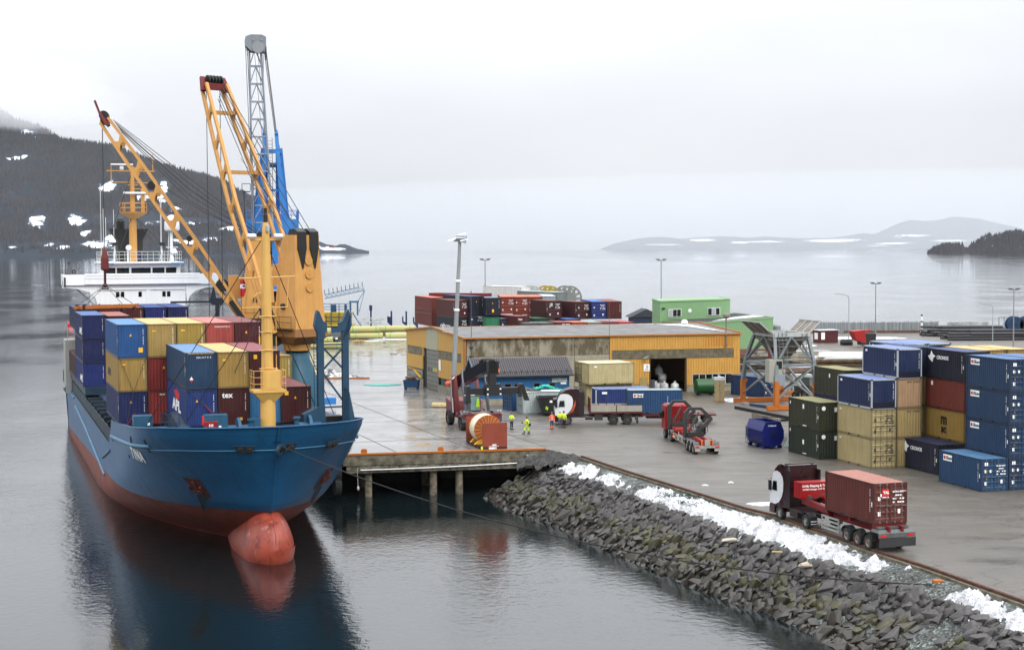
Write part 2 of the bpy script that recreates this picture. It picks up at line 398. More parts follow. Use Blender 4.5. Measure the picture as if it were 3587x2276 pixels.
c = onship('yellow container in the middle of the outer stack of the second row', YELL, u0, r2, z2-H9-.02, side=0, roof=YELL); sticker(c, .3, 2.25, .34, .14, YEL)
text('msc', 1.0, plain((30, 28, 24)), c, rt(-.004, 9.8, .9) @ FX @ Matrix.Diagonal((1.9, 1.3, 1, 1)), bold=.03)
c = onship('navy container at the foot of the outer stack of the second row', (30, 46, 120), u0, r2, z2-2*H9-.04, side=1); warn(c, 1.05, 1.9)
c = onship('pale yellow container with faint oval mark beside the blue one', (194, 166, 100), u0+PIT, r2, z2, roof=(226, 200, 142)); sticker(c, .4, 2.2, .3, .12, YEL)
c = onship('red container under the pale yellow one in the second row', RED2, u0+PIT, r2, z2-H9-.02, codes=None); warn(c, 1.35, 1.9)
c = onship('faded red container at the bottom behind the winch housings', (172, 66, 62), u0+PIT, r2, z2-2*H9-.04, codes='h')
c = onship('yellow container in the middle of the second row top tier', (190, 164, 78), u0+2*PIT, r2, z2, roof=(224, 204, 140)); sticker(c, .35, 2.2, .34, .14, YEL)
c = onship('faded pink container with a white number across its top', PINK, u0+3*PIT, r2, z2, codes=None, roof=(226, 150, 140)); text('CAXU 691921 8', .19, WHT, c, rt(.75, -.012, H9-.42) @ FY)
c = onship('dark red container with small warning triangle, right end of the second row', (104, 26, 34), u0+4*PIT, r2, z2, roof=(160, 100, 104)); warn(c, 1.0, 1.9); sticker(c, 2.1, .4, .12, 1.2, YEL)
c = onship('yellow container half hidden beside the crane column', (192, 168, 92), 3.4, r2+.3, z2-H9+.1, H=2.591, roof=(224, 196, 130))
for (z, rgb, lab) in ((9.62, (30, 44, 120), 'navy container on top of the tall three tier stack at the ship side'), (7.0, (26, 38, 112), 'navy container in the middle of the tall stack at the ship side'), (4.38, (34, 54, 142), 'brighter blue container at the bottom of the tall stack at the ship side')):
    c = onship(lab, rgb, u0-.2, 60.6, z, H=2.591, side=1, roof=(96, 116, 190))
    if z != 7.0: text('APL', .9, WHT, c, rt(-.004, 4.4, .5) @ FX @ Matrix.Diagonal((2.6, 1, 1, 1)), bold=.05)
onship('dark brown red container beside the tall navy stack', (96, 36, 34), u0+PIT, 60.6, 9.5, H=2.591, roof=(186, 122, 112))
onship('brown container behind the tall navy stack bottom tier', (88, 40, 40), u0-.2, 73.2, 4.4, H=2.591, codes=None)
for i, (rgb, lab) in enumerate((((26, 38, 104), 'navy container below the hanging spreader'), ((112, 44, 38), 'brown red container right of the navy one below the spreader'), ((106, 36, 34), 'brown red container in the middle of the row before the bridge'),
                   ((24, 40, 132), 'royal blue container second from the right before the bridge'), ((22, 32, 108), 'navy container at the right end of the row before the bridge'))):
    onship(lab, rgb, u0+i*2.66, 73.7, 9.9, H=2.591, roof=(70, 90, 170) if i in (0, 3, 4) else (150, 88, 80))
# ---- container yard on the right
YA = 0.2902; cu_, cv_ = Vector((-math.sin(YA), math.cos(YA), 0)), Vector((math.cos(YA), math.sin(YA), 0)); HH = 2.6
def yard(label, rgb, base, z, **k): return container(label, rgb, (base[0], base[1], z), YA, **k)
CREAM = (206, 190, 142); ELK = (32, 78, 116); OLIVE = (70, 74, 46)
Y0 = Vector((31.25, 132.8, 0))
GA = 'cream containers stacked two high with doors to the front'
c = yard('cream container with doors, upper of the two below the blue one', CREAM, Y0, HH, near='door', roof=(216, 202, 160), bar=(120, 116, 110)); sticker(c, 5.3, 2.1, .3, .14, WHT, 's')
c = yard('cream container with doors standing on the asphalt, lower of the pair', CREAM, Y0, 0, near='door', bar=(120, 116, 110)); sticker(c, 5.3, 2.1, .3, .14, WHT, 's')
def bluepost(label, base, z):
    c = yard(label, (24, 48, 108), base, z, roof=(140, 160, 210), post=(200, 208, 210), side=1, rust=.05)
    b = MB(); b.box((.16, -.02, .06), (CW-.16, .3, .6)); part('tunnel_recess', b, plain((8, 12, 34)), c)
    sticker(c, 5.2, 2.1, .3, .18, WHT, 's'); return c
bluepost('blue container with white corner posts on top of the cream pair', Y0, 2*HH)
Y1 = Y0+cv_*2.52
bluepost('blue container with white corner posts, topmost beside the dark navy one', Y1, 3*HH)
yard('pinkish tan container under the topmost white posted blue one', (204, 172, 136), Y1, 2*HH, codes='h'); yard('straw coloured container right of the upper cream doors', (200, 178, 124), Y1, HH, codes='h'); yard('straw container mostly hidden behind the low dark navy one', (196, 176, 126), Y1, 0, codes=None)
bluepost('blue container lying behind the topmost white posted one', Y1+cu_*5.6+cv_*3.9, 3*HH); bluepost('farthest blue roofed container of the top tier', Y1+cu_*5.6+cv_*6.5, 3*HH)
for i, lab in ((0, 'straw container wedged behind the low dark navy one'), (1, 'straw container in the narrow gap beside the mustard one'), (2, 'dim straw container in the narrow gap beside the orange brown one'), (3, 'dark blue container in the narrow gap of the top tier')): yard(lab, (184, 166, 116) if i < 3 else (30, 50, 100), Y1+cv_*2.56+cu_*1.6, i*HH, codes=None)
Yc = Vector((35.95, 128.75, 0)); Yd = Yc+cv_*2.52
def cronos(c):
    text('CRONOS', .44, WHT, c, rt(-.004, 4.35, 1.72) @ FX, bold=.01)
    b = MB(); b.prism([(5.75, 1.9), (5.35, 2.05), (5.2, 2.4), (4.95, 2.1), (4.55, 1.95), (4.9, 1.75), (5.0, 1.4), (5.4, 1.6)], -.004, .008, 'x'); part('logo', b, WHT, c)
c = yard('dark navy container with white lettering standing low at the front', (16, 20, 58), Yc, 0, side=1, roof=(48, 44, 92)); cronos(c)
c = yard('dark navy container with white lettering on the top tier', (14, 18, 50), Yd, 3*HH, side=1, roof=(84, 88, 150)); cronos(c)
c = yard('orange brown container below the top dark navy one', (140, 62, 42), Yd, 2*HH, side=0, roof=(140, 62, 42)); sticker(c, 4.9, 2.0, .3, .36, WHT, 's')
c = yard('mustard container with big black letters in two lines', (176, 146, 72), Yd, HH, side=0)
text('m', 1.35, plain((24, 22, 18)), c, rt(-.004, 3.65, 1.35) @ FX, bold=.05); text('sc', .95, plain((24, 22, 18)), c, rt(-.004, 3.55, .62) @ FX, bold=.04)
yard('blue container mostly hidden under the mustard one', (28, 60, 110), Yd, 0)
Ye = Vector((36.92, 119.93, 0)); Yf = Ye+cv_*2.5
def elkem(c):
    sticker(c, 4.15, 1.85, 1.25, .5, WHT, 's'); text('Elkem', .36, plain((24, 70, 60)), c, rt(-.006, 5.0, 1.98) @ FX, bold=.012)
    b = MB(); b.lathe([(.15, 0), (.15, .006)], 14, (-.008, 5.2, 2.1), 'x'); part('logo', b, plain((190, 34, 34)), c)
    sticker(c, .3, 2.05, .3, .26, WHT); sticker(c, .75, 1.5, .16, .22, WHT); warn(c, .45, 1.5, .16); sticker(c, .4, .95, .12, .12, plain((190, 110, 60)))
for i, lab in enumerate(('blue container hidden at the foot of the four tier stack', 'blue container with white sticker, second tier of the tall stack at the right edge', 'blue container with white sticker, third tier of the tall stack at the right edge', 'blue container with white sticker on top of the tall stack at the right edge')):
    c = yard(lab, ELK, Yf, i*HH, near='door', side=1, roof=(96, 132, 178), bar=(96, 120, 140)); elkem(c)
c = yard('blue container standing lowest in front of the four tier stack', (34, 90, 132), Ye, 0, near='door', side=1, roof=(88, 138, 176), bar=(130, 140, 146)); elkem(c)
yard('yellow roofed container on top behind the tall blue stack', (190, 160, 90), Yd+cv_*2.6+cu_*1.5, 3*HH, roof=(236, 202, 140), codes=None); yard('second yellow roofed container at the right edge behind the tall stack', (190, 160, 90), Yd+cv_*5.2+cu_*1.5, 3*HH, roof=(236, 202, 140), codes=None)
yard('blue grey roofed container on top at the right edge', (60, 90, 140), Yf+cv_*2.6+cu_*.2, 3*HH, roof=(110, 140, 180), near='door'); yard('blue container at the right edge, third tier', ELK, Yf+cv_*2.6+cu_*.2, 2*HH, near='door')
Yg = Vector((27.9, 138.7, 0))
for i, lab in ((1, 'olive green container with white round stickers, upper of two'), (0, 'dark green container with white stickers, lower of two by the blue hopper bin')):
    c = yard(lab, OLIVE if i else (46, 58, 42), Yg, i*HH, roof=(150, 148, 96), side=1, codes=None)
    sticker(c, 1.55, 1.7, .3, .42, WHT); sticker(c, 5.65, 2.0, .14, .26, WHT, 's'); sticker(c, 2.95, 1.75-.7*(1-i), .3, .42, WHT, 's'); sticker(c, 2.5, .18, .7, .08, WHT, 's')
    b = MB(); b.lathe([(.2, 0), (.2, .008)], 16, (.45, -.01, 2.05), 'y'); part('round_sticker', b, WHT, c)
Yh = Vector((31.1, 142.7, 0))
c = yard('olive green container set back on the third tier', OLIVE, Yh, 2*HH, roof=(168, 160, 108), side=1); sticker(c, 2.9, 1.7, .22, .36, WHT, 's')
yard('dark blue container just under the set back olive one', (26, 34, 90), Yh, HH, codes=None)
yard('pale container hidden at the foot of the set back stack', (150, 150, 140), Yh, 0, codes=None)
# ---- middle yard
c = container('cream container on top beside the yellow warehouse wall', (214, 200, 148), (9.4, 186.6, 2.6), -.98+math.pi/2-.30, near='end', L=6.058, codes=None) if 0 else None
def xcont(label, rgb, near_left, yaw, z=0.0, L=6.058, H=2.591, left='end', roof=None, post=None, **k):
    """container lying along x: its long side faces the camera; local y axis points to the left end"""
    # local near end (y=0) is the right end, so swap: place origin at the right end of the front side
    ca, sa = math.cos(yaw), math.sin(yaw); o = Vector((near_left[0]+ca*L, near_left[1]+sa*L, z))
    return container(label, rgb, o, yaw+math.pi/2, L, H, roof=roof, post=post, near='end', codes=None, **k)
def leftdoors(c, rgb, L=6.058, H=2.591, bar=None):
    """doors on the left end (local y = L)"""
    for i in (0, 1):
        M = rt(.125+(1-i)*(CW/2-.12)+CW/2-.13, L-.006, 0) @ rz(math.pi)
        dr = part('door', cmesh('door', L, H), paint(rgb, .5, .35, .12), c, M)
        for x in (.32, .82): part('locking_bar', cmesh('bar', L, H), paint(bar or (110, 110, 104), .4, .3, .1, .3), dr, rt(x, -.03, .02))
# with yaw+90deg local x points away, local -x side (the left panel) faces the camera
CR2 = (218, 204, 156)
c = xcont('cream container on top with its long side to the yard, beside the yellow wall', CR2, (9.3, 186.8), .30, 2.6, roof=(236, 228, 186)); b = MB(); b.box((-.004, 4.9, 2.1), (.004, 5.3, 2.25)); part('sticker', b, WHT, c)
c = xcont('cream container with barred doors at its left end, behind the top cream one', (204, 190, 142), (9.3-2.5*.2955, 186.8+2.5*.955), .30, 2.6, roof=(236, 228, 186)); leftdoors(c, (204, 190, 142))
c = xcont('cream container below, doors facing left behind the truck cab', (200, 186, 140), (9.0, 187.4), .30, 0); leftdoors(c, (200, 186, 140))
c = xcont('blue container with white corner posts parked behind the flatbed truck', (28, 58, 140), (9.9, 181.6), .14, 0, L=6.6, post=(196, 206, 206), roof=(112, 140, 200)); b = MB(); b.box((-.004, 5.2, 1.95), (.004, 5.8, 2.2)); part('sticker', b, WHT, c)
c = xcont('white container with door end, green rope heaped on its roof', (206, 216, 214), (1.15, 177.7), .27, 0, roof=(226, 230, 228)); leftdoors(c, (190, 206, 204), bar=(120, 140, 140))
c = xcont('bright blue container squeezed between the blue hut and the white container', (20, 88, 160), (.0, 181.2), .50, 0, L=3.0, name='shipping_container'); leftdoors(c, (20, 84, 156), L=3.0)
# dark blue container behind the loading hopper
c = container('dark blue container standing behind the steel loading hopper', (18, 60, 118), (32.3, 196.0, 0), .62, near='door', bar=(40, 70, 110))
# ---- container park far behind the warehouse
RB = (106, 40, 34); OB = (160, 66, 40)
def far(label, rgb, px, py, Y, z1=None, yaw=.30, L=12.19, H=2.896, near='end', **k):
    P = gy(px, py, Y); zt = P.z; return container(label, rgb, (P.x, Y, zt-H), yaw, L, H, near=near, group='containers in the yard behind the warehouse', far=True, **k)
def c9(x, y): return 1480+x/3.168, 960+y/3.168
far('maroon container with door end at the near left of the far yard', RB, *c9(352, 290), 250, near='door', L=8, side=1, roof=(160, 96, 84), yaw=.42)
c = far('navy container with white lettering and comet mark behind the warehouse ridge', (22, 36, 66), *c9(352, 482), 250, near='door', L=8, yaw=.42)
b = link('lettering', None) if 0 else text('CMA CGM', .95, WHT, c, rt(-.01, 6.2, .9) @ FX, bold=.02)
far('red brown container at the far left edge of the far yard', (138, 60, 44), *c9(100, 262), 262, L=12.19, codes=None, roof=(220, 128, 104)); far('red brown container below the one at the far left edge', (130, 54, 40), *c9(100, 395), 262, codes=None)
c = far('navy container with orange triangle on top of the far yard', (20, 30, 66), *c9(530, 246), 250, roof=(80, 96, 150), L=12.19, yaw=.42); warn(c, 1.1, 1.9)
c = far('navy container with yellow placard right of the lamp pole', (18, 28, 62), *c9(704, 262), 248, roof=(150, 160, 190), L=6.058, yaw=.2); warn(c, 1.1, 1.9); sticker(c, 1.0, .5, .3, .5, YEL)
far('navy container with doors under the navy one', (24, 38, 74), *c9(524, 436), 250, near='door', L=6.058)
far('teal green container in the far yard', (60, 148, 112), *c9(700, 478), 248, codes=None, L=6.058, yaw=.2, rust=0)
far('dark navy container with white roof beside the low maroon one', (20, 32, 74), *c9(866, 492), 248, near='door', L=8, roof=(200, 204, 210))
far('grey green container under the maroon one', (96, 98, 84), *c9(385, 482), 251, near='door', L=3, yaw=.2)
for i, (x, w) in enumerate(((866, 'left'), (1020, 'middle'), (1172, 'right'))):
    far('orange brown container with doors, %s one of the upper row of three' % w, OB, *c9(x, 252), 262, near='door', roof=(226, 138, 108), yaw=.05, bar=(170, 110, 90))
far('orange container with doors below the upper row of three', (176, 78, 44), *c9(1020, 415), 262, near='door', yaw=.05, L=6.058, bar=(180, 120, 90)); far('orange container just left of the maroon pair', (168, 72, 44), *c9(1172, 415), 262, near='door', yaw=.05, L=6.058, bar=(180, 120, 90))
c = far('maroon container lying low with short white lettering', (104, 34, 36), *c9(1045, 466), 246, L=12.19, roof=(178, 90, 84), codes=None, yaw=.55); text('tex', .6, WHT, c, rt(.3, -.02, 2.2) @ FY)
c = far('maroon container with blue and white sticker on its side', (92, 32, 32), *c9(1392, 296), 252, near='door', L=7, side=1, roof=(160, 84, 80), yaw=.42); sticker(c, .35, 2.0, .5, .5, plain((150, 180, 170)))
c = far('maroon container right of the gap with yellow vertical code', (90, 34, 34), *c9(1712, 308), 252, near='door', L=7, side=1, roof=(150, 90, 88), yaw=.42)
far('royal blue container with doors facing front', (34, 56, 150), *c9(1880, 306), 252, near='door', roof=(90, 120, 210), yaw=.1); far('dark red container at the right end of the tall far row', (104, 30, 30), *c9(2048, 304), 252, roof=(160, 90, 84), yaw=.1)
far('brick red container on top behind the orange row', (150, 44, 38), *c9(700, 215), 285, L=12.19, roof=(196, 84, 76), yaw=1.1, codes=None)
far('white refrigerated container highest in the far yard', (222, 222, 218), *c9(1088, 140), 285, near='end', L=12.19, roof=(240, 238, 236), yaw=.62, codes=None, rust=0)
far('grey container with orange placard before the steel reel', (150, 160, 160), *c9(1490, 200), 275, L=12.19, roof=(214, 220, 220), yaw=.62); far('pale blue grey container behind the orange row', (176, 192, 196), *c9(1330, 245), 266, roof=(220, 226, 226), yaw=.05, codes=None)
for x, rgb, rf, lab in ((1130, (96, 110, 112), (110, 122, 124), 'slate grey container in the low front row behind the ridge'), (1305, (80, 104, 118), (110, 124, 126), 'blue grey container in the low front row'), (1485, (112, 36, 32), (168, 88, 80), 'maroon container in the low front row'),
    (1668, (186, 92, 50), (224, 132, 84), 'orange container in the low front row'), (1840, (140, 152, 146), (180, 190, 182), 'pale grey container in the low front row'), (2010, (116, 34, 34), (150, 62, 60), 'wine red container in the low front row'), (2190, (166, 24, 34), (206, 46, 56), 'bright red container at the right end of the low front row')):
    far(lab, rgb, *c9(x, 545 if x < 1400 else 536), 243, codes='h' if x in (1485, 2190) else None, near='end', L=6.058, roof=rf, yaw=.25)
far('royal blue topped container behind the low front row', (40, 66, 150), *c9(1600, 500), 249, L=6.058, roof=(84, 112, 200), yaw=.3, codes=None); far('dark green container behind the low maroon one', (24, 84, 58), *c9(1250, 492), 249, L=6.058, roof=(40, 110, 76), codes=None)
# ================================================================ water
def water_mat():
    m, t, b = newmat('sea_water'); b.inputs['Base Color'].default_value = (.005, .009, .01, 1); b.inputs['Roughness'].default_value = .02; b.inputs['IOR'].default_value = 1.75
    tc = t.nodes.new('ShaderNodeTexCoord'); v = tc.outputs['Object']
    a = noise_tex(t, mapping(t, v, (1, .8, 1)), 1.9, 4, .6); c = noise_tex(t, mapping(t, v, (1, .7, 1)), .55, 3, .55)
    big = noise_tex(t, mapping(t, v, (.0022, .0005, 1)), 1.0, 4, .6, 1.5)
    calm = noise_tex(t, mapping(t, v, (1, .6, 1)), .03, 3, .55)
    h = mixc(t, .5, a, c)
    n = t.nodes.new('ShaderNodeBump'); n.inputs['Distance'].default_value = .08
    t.links.new(h, n.inputs['Height']); t.links.new(ramp(t, calm, [(.38, g(.25)), (.62, g(1.0))]), n.inputs['Strength']); t.links.new(n.outputs[0], b.inputs['Normal'])
    t.links.new(ramp(t, big, [(.4, g(.015)), (.75, g(.08))]), b.inputs['Roughness'])
    return m
b = MB(); xs = [-26000, -6000, -1500, -300, -60, 0, 60, 300, 1500, 6000, 26000]; ys = [-400, 0, 60, 130, 260, 600, 1500, 4000, 9000, 22000]
b.grid([[(x, y, WATER) for x in xs] for y in ys]); solo('sea_water', b, water_mat(), kind='structure')
# ================================================================ quay
def quay_mat():
    m, t, b = newmat('wet_quay_surface'); tc = t.nodes.new('ShaderNodeTexCoord'); v = tc.outputs['Object']
    n1 = noise_tex(t, mapping(t, v, (.05, .16, 1)), 1.0, 6, .65, .8); n2 = noise_tex(t, v, 7, 6, .7); n3 = noise_tex(t, mapping(t, v, (.35, 1.0, 1)), .4, 5, .6)
    n4 = noise_tex(t, v, .35, 4, .6); n5 = noise_tex(t, v, 40, 3, .6)
    sep = t.nodes.new('ShaderNodeSeparateXYZ'); t.links.new(v, sep.inputs[0])
    # laid concrete west of the warehouse, asphalt east of it
    ma = t.nodes.new('ShaderNodeMath'); ma.operation = 'MULTIPLY_ADD'; ma.inputs[1].default_value = -.05; ma.inputs[2].default_value = .38
    t.links.new(sep.outputs[0], ma.inputs[0]); wob = t.nodes.new('ShaderNodeMath'); wob.operation = 'ADD'; t.links.new(ma.outputs[0], wob.inputs[0])
    w2 = t.nodes.new('ShaderNodeMath'); w2.operation = 'MULTIPLY_ADD'; w2.inputs[1].default_value = 1.4; w2.inputs[2].default_value = -.7; t.links.new(n4, w2.inputs[0]); t.links.new(w2.outputs[0], wob.inputs[1])
    conc = ramp(t, wob.outputs[0], [(.2, g(0)), (.9, g(1))])
    asph = ramp(t, n2, [(.3, lin((66, 62, 56))), (.7, lin((100, 95, 87)))]); cc = ramp(t, n2, [(.3, lin((116, 116, 114))), (.7, lin((144, 144, 141)))])
    col = mixc(t, conc, asph, cc)
    tr = noise_tex(t, mapping(t, v, (.09, 1.3, 1)), 1.0, 5, .6, .5)                       # tyre tracks and grit lines
    col = mixc(t, ramp(t, tr, [(.5, g(0)), (.74, g(.32))]), col, lin((60, 54, 48)))
    col = mixc(t, ramp(t, noise_tex(t, v, .12, 6, .7, 1), [(.48, g(0)), (.66, g(.55))]), col, lin((66, 60, 52)))
    vo = t.nodes.new('ShaderNodeTexVoronoi'); vo.feature = 'DISTANCE_TO_EDGE'; vo.inputs['Scale'].default_value = .16; wv = t.nodes.new('ShaderNodeVectorMath'); wv.operation = 'ADD'; t.links.new(v, wv.inputs[0])
    wn = t.nodes.new('ShaderNodeTexNoise'); wn.inputs['Scale'].default_value = .5; t.links.new(v, wn.inputs['Vector']); ws = t.nodes.new('ShaderNodeVectorMath'); ws.operation = 'SCALE'; ws.inputs['Scale'].default_value = 3; t.links.new(wn.outputs['Color'], ws.inputs[0]); t.links.new(ws.outputs[0], wv.inputs[1]); t.links.new(wv.outputs[0], vo.inputs['Vector'])
    col = mixc(t, ramp(t, vo.outputs['Distance'], [(.0, g(.75)), (.012, g(0))]), col, lin((34, 32, 30)))
    br = t.nodes.new('ShaderNodeTexBrick'); setin(br, Scale=.045, Mortar_Size=0.0, Bias=0.0); br.inputs['Color1'].default_value = g(0); br.inputs['Color2'].default_value = g(1); t.links.new(v, br.inputs['Vector'])
    col = mixc(t, ramp(t, br.outputs[0], [(.55, g(0)), (.9, g(.35))]), col, lin((78, 75, 70)))
    t.links.new(col, b.inputs['Base Color'])
    wet = mixc(t, .55, n1, n3)
    base = ramp(t, wet, [(.36, g(.05)), (.54, g(.16)), (.72, g(.42))]); dry = ramp(t, wet, [(.34, g(.2)), (.46, g(.42)), (.6, g(.62))])
    t.links.new(mixc(t, conc, dry, base), b.inputs['Roughness']); b.inputs['Specular IOR Level'].default_value = .5
    bu = t.nodes.new('ShaderNodeBump'); bu.inputs['Distance'].default_value = .01; bu.inputs['Strength'].default_value = .25; t.links.new(mixc(t, .5, n5, n2), bu.inputs['Height']); t.links.new(bu.outputs[0], b.inputs['Normal'])
    return m
QM = quay_mat()
JM = plain((46, 44, 42), .8)
kerb = [gp(1877, 1576), gp(1990, 1585), gp(2038, 1600), gp(2203, 1655), gp(2407, 1718), gp(2599, 1779), gp(2732, 1812), gp(3023, 1918), gp(3251, 1990), gp(3584, 2109), gp(3900, 2232)]
QL, QR = Vector((-15.9, 143.0, 0)), Vector((3.4, 146.6, 0)); ub = Vector((-math.sin(SHIP_A), math.cos(SHIP_A), 0))
berthfar = QL+ub*232
outline = [QL, QR]+kerb[2:]+[Vector((60, 60, 0)), Vector((260, 60, 0)), Vector((260, 345, 0)), Vector((berthfar.x, 361, 0))]
b = MB(); b.prism([(p.x, p.y) for p in outline], -.9, 0); solo('quay_ground', b, QM, kind='structure')
b = MB()
for i in range(9): p = QL+ub*(9+i*17)+Vector((0, 0, .004)); q = p+Vector((26-i*.6, 8.5, 0)); n_ = Vector((-.05, .14, 0)); b.add([p, q, q+n_, p+n_], [(0, 1, 2, 3)])
for i in range(3): p = QL+Vector((5+i*7, 1.5+i*2, .004)); q = p+ub*(140-i*62); n_ = Vector((.12, .04, 0)); b.add([p, p+n_, q+n_, q], [(0, 1, 2, 3)])
solo('slab_joints', b, JM, kind='stuff')
# block of fill under the back part of the quay, open piled deck along the water
qd = (QR-QL).normalized(); qn = Vector((-qd.y, qd.x, 0))
b = MB(); q0 = QL+qn*11+qd*11; b.prism([(q0.x, q0.y), (9, 158), (32, 100), (60, 62), (255, 62), (255, 343), (berthfar.x+11, 343)], -9, -.9); solo('quay_fill', b, mottled((30, 30, 28), (52, 50, 44), .8, .9), kind='structure')
CONCD = mottled((62, 58, 46), (118, 112, 94), 1.6, .9)
dk = thing('quay_edge_beam', 'stained concrete edge beam of the quay with a long white pipe along it', 'quay edge', QL)
b = MB(); A = math.atan2(qd.y, qd.x); Lq = (QR-QL).length
Mq = rz(A)
b.box((-.0, -.06, -1.0), (Lq, .5, -.02), Mq); part('fascia', b, CONCD, dk)
b = MB(); b.box((.3, .05, -1.72), (Lq+.4, .9, -1.0), Mq)
for i in range(26): b.box((.8+i*.75, -.02, -1.5), (1.1+i*.75, .1, -1.02), Mq)
part('lower_beam', b, mottled((50, 47, 38), (128, 122, 106), 2.2, .9), dk)
b = MB(); b.path([Mq @ Vector((1.6+i*1.1, -.12, -1.42+.0006*i*i*2)) for i in range(17)], .055, 8); part('white_pipe', b, WHITE, dk)
b = MB(); b.box((.2, -.14, 0.0), (Lq-.2, .1, .16), Mq); part('orange_kerb', b, ORG, dk)
b = MB(); b.tube(Mq @ Vector((1.3, -.1, -1.2)), Mq @ Vector((1.35, -.14, -2.9)), .02); b.lathe([(.02, -.25), (.12, -.1), (.1, .12), (.03, .2)], 8, Mq @ Vector((1.36, -.14, -3.1))); part('rope_bundle', b, plain((190, 188, 178), .8), dk)
PILE = mottled((70, 64, 52), (132, 124, 106), 2.5, .9)
for i, (x, y) in enumerate(((2.4, .8), (8.6, .8), (11.1, .8), (2.4, 7), (8.6, 7))):
    P = QL+qd*x+qn*y; b = MB(); b.tube((P.x, P.y, -8), (P.x, P.y, -1.7), .36, n=16)
    solo('quay_pile', b, PILE, ['round concrete pile under the quay corner nearest the ship', 'round concrete pile in the middle under the quay edge', 'round concrete pile nearest the rock slope under the quay', 'pile deep in the shadow behind the corner pile', 'pile deep in the shadow under the deck'][i], 'pile', 'concrete piles carrying the quay', smooth=False)
for i, x in enumerate((2.0, 9.3)):
    P = QL+qd*x+qn*.55; b = MB(); b.box((-.28, -.2, .0), (.28, .2, .42), rt(P.x, P.y, 0)); b.box((-.2, -.15, .42), (.2, .15, .5), rt(P.x, P.y, 0))
    solo('mooring_post', b, ORG, ['orange steel mooring post close to the ship bow', 'orange steel mooring post in the middle of the quay edge'][i], 'bollard', 'orange mooring posts on the quay edge')
P = QL+qd*.2+qn*.5
b = MB(); b.lathe([(.22, 0), (.2, .3), (.34, .36), (.34, .5), (.15, .58)], 14, P); solo('mooring_bollard', b, ORG, 'round mushroom shaped orange bollard right beside the ship side', 'bollard')
for i, (z, s) in enumerate(((-1.2, .95), (-2.5, .9))):
    t_ = thing('tyre_fender', ['upper black tyre fender hanging at the quay corner', 'lower black tyre fender hanging near the water'][i], 'fender', QL+Vector((-.55, -.5, z-.2)), .3, 'tyre fenders at the quay corner')
    b = MB(); b.lathe([(.45*s, -.28), (.95*s, -.3), (1.02*s, -.2), (1.02*s, .2), (.95*s, .3), (.45*s, .28)], 24, (0, 0, 0), 'x', cap=False); part('tyre', b, RUBBER, t_)
    b = MB()
    for k in range(22): b.box((-.3, -.07, .98*s), (.3, .07, 1.06*s), Matrix.Rotation(k*math.pi/11, 4, 'X'))
    part('tread', b, RUBBER, t_)
# rusty edge rail and retaining wall
ke = thing('edge_rail', 'long rusty steel rail on a low concrete wall between yard and snow', 'edge rail')
RUST = mottled((92, 52, 30), (48, 34, 28), 3, .85)
for i in range(2, len(kerb)-1):
    b = MB(); p, q = kerb[i], kerb[i+1]; b.beam(p+Vector((0, 0, .07)), q+Vector((0, 0, .07)), .2, .16); part('rail', b, RUST, ke)
b = MB()
for i in range(2, len(kerb)-1):
    p, q = kerb[i], kerb[i+1]; n = Vector((-(q-p).y, (q-p).x, 0)).normalized(); n = -n if n.x > 0 else n
    b.frm([p+n*.02+Vector((0, 0, -1.4)), q+n*.02+Vector((0, 0, -1.4)), q+n*.3+Vector((0, 0, -1.4)), p+n*.3+Vector((0, 0, -1.4))], [p+n*.02+Vector((0, 0, -.02)), q+n*.02+Vector((0, 0, -.02)), q+n*.3+Vector((0, 0, -.02)), p+n*.3+Vector((0, 0, -.02))])
part('retaining_wall', b, CONCD, ke)
# ================================================================ rock slope
def lerp(a, b, t): return a+(b-a)*t
def along(pts, u):
    L = [0]
    for a, c in zip(pts[:-1], pts[1:]): L.append(L[-1]+(c-a).length)
    x = u*L[-1]
    for i in range(len(pts)-1):
        if x <= L[i+1]+1e-9: return lerp(pts[i], pts[i+1], (x-L[i])/max(1e-9, L[i+1]-L[i]))
    return pts[-1]
V = Vector
rowA = [V((1.2, 146.0, -.35))]+[k+V((-.35, -.35, -.25)) for k in (kerb[1], kerb[2])]+[k+V((-.3, -.2, -.18)) for k in kerb[3:]]
rowB = [gp(1870, 1648, -1.4), gp(1936, 1650, -1.0), gp(2092, 1704, -.8), gp(2190, 1735, -.8), gp(2367, 1798, -.8), gp(2580, 1868, -.8), gp(2830, 1965, -.8), gp(3010, 2010, -.8), gp(3240, 2086, -.8), gp(3420, 2150, -.8), gp(3700, 2300, -.8)]
rowC = [gp(1700, 1738, WATER), gp(1800, 1790, WATER), gp(1975, 1850, WATER), gp(2034, 1880, WATER), gp(2250, 1975, WATER), gp(2446, 2058, WATER), gp(2587, 2112, WATER), gp(2724, 2160, WATER), gp(2878, 2226, WATER), gp(2990, 2290, WATER), gp(3200, 2400, WATER)]
def slope(u, v):
    """v 0 kerb .. 1 rock top .. 2 waterline .. 2.6 under water"""
    a, bb, c = along(rowA, u), along(rowB, u), along(rowC, u)
    if v <= 1: return lerp(a, bb, v)
    if v <= 2: return lerp(bb, c, v-1)
    dd = (c-bb); return c+dd*(v-2)*.9
NU = 260
gravel = mottled((52, 58, 54), (112, 118, 112), 9, .9, .5, 8)
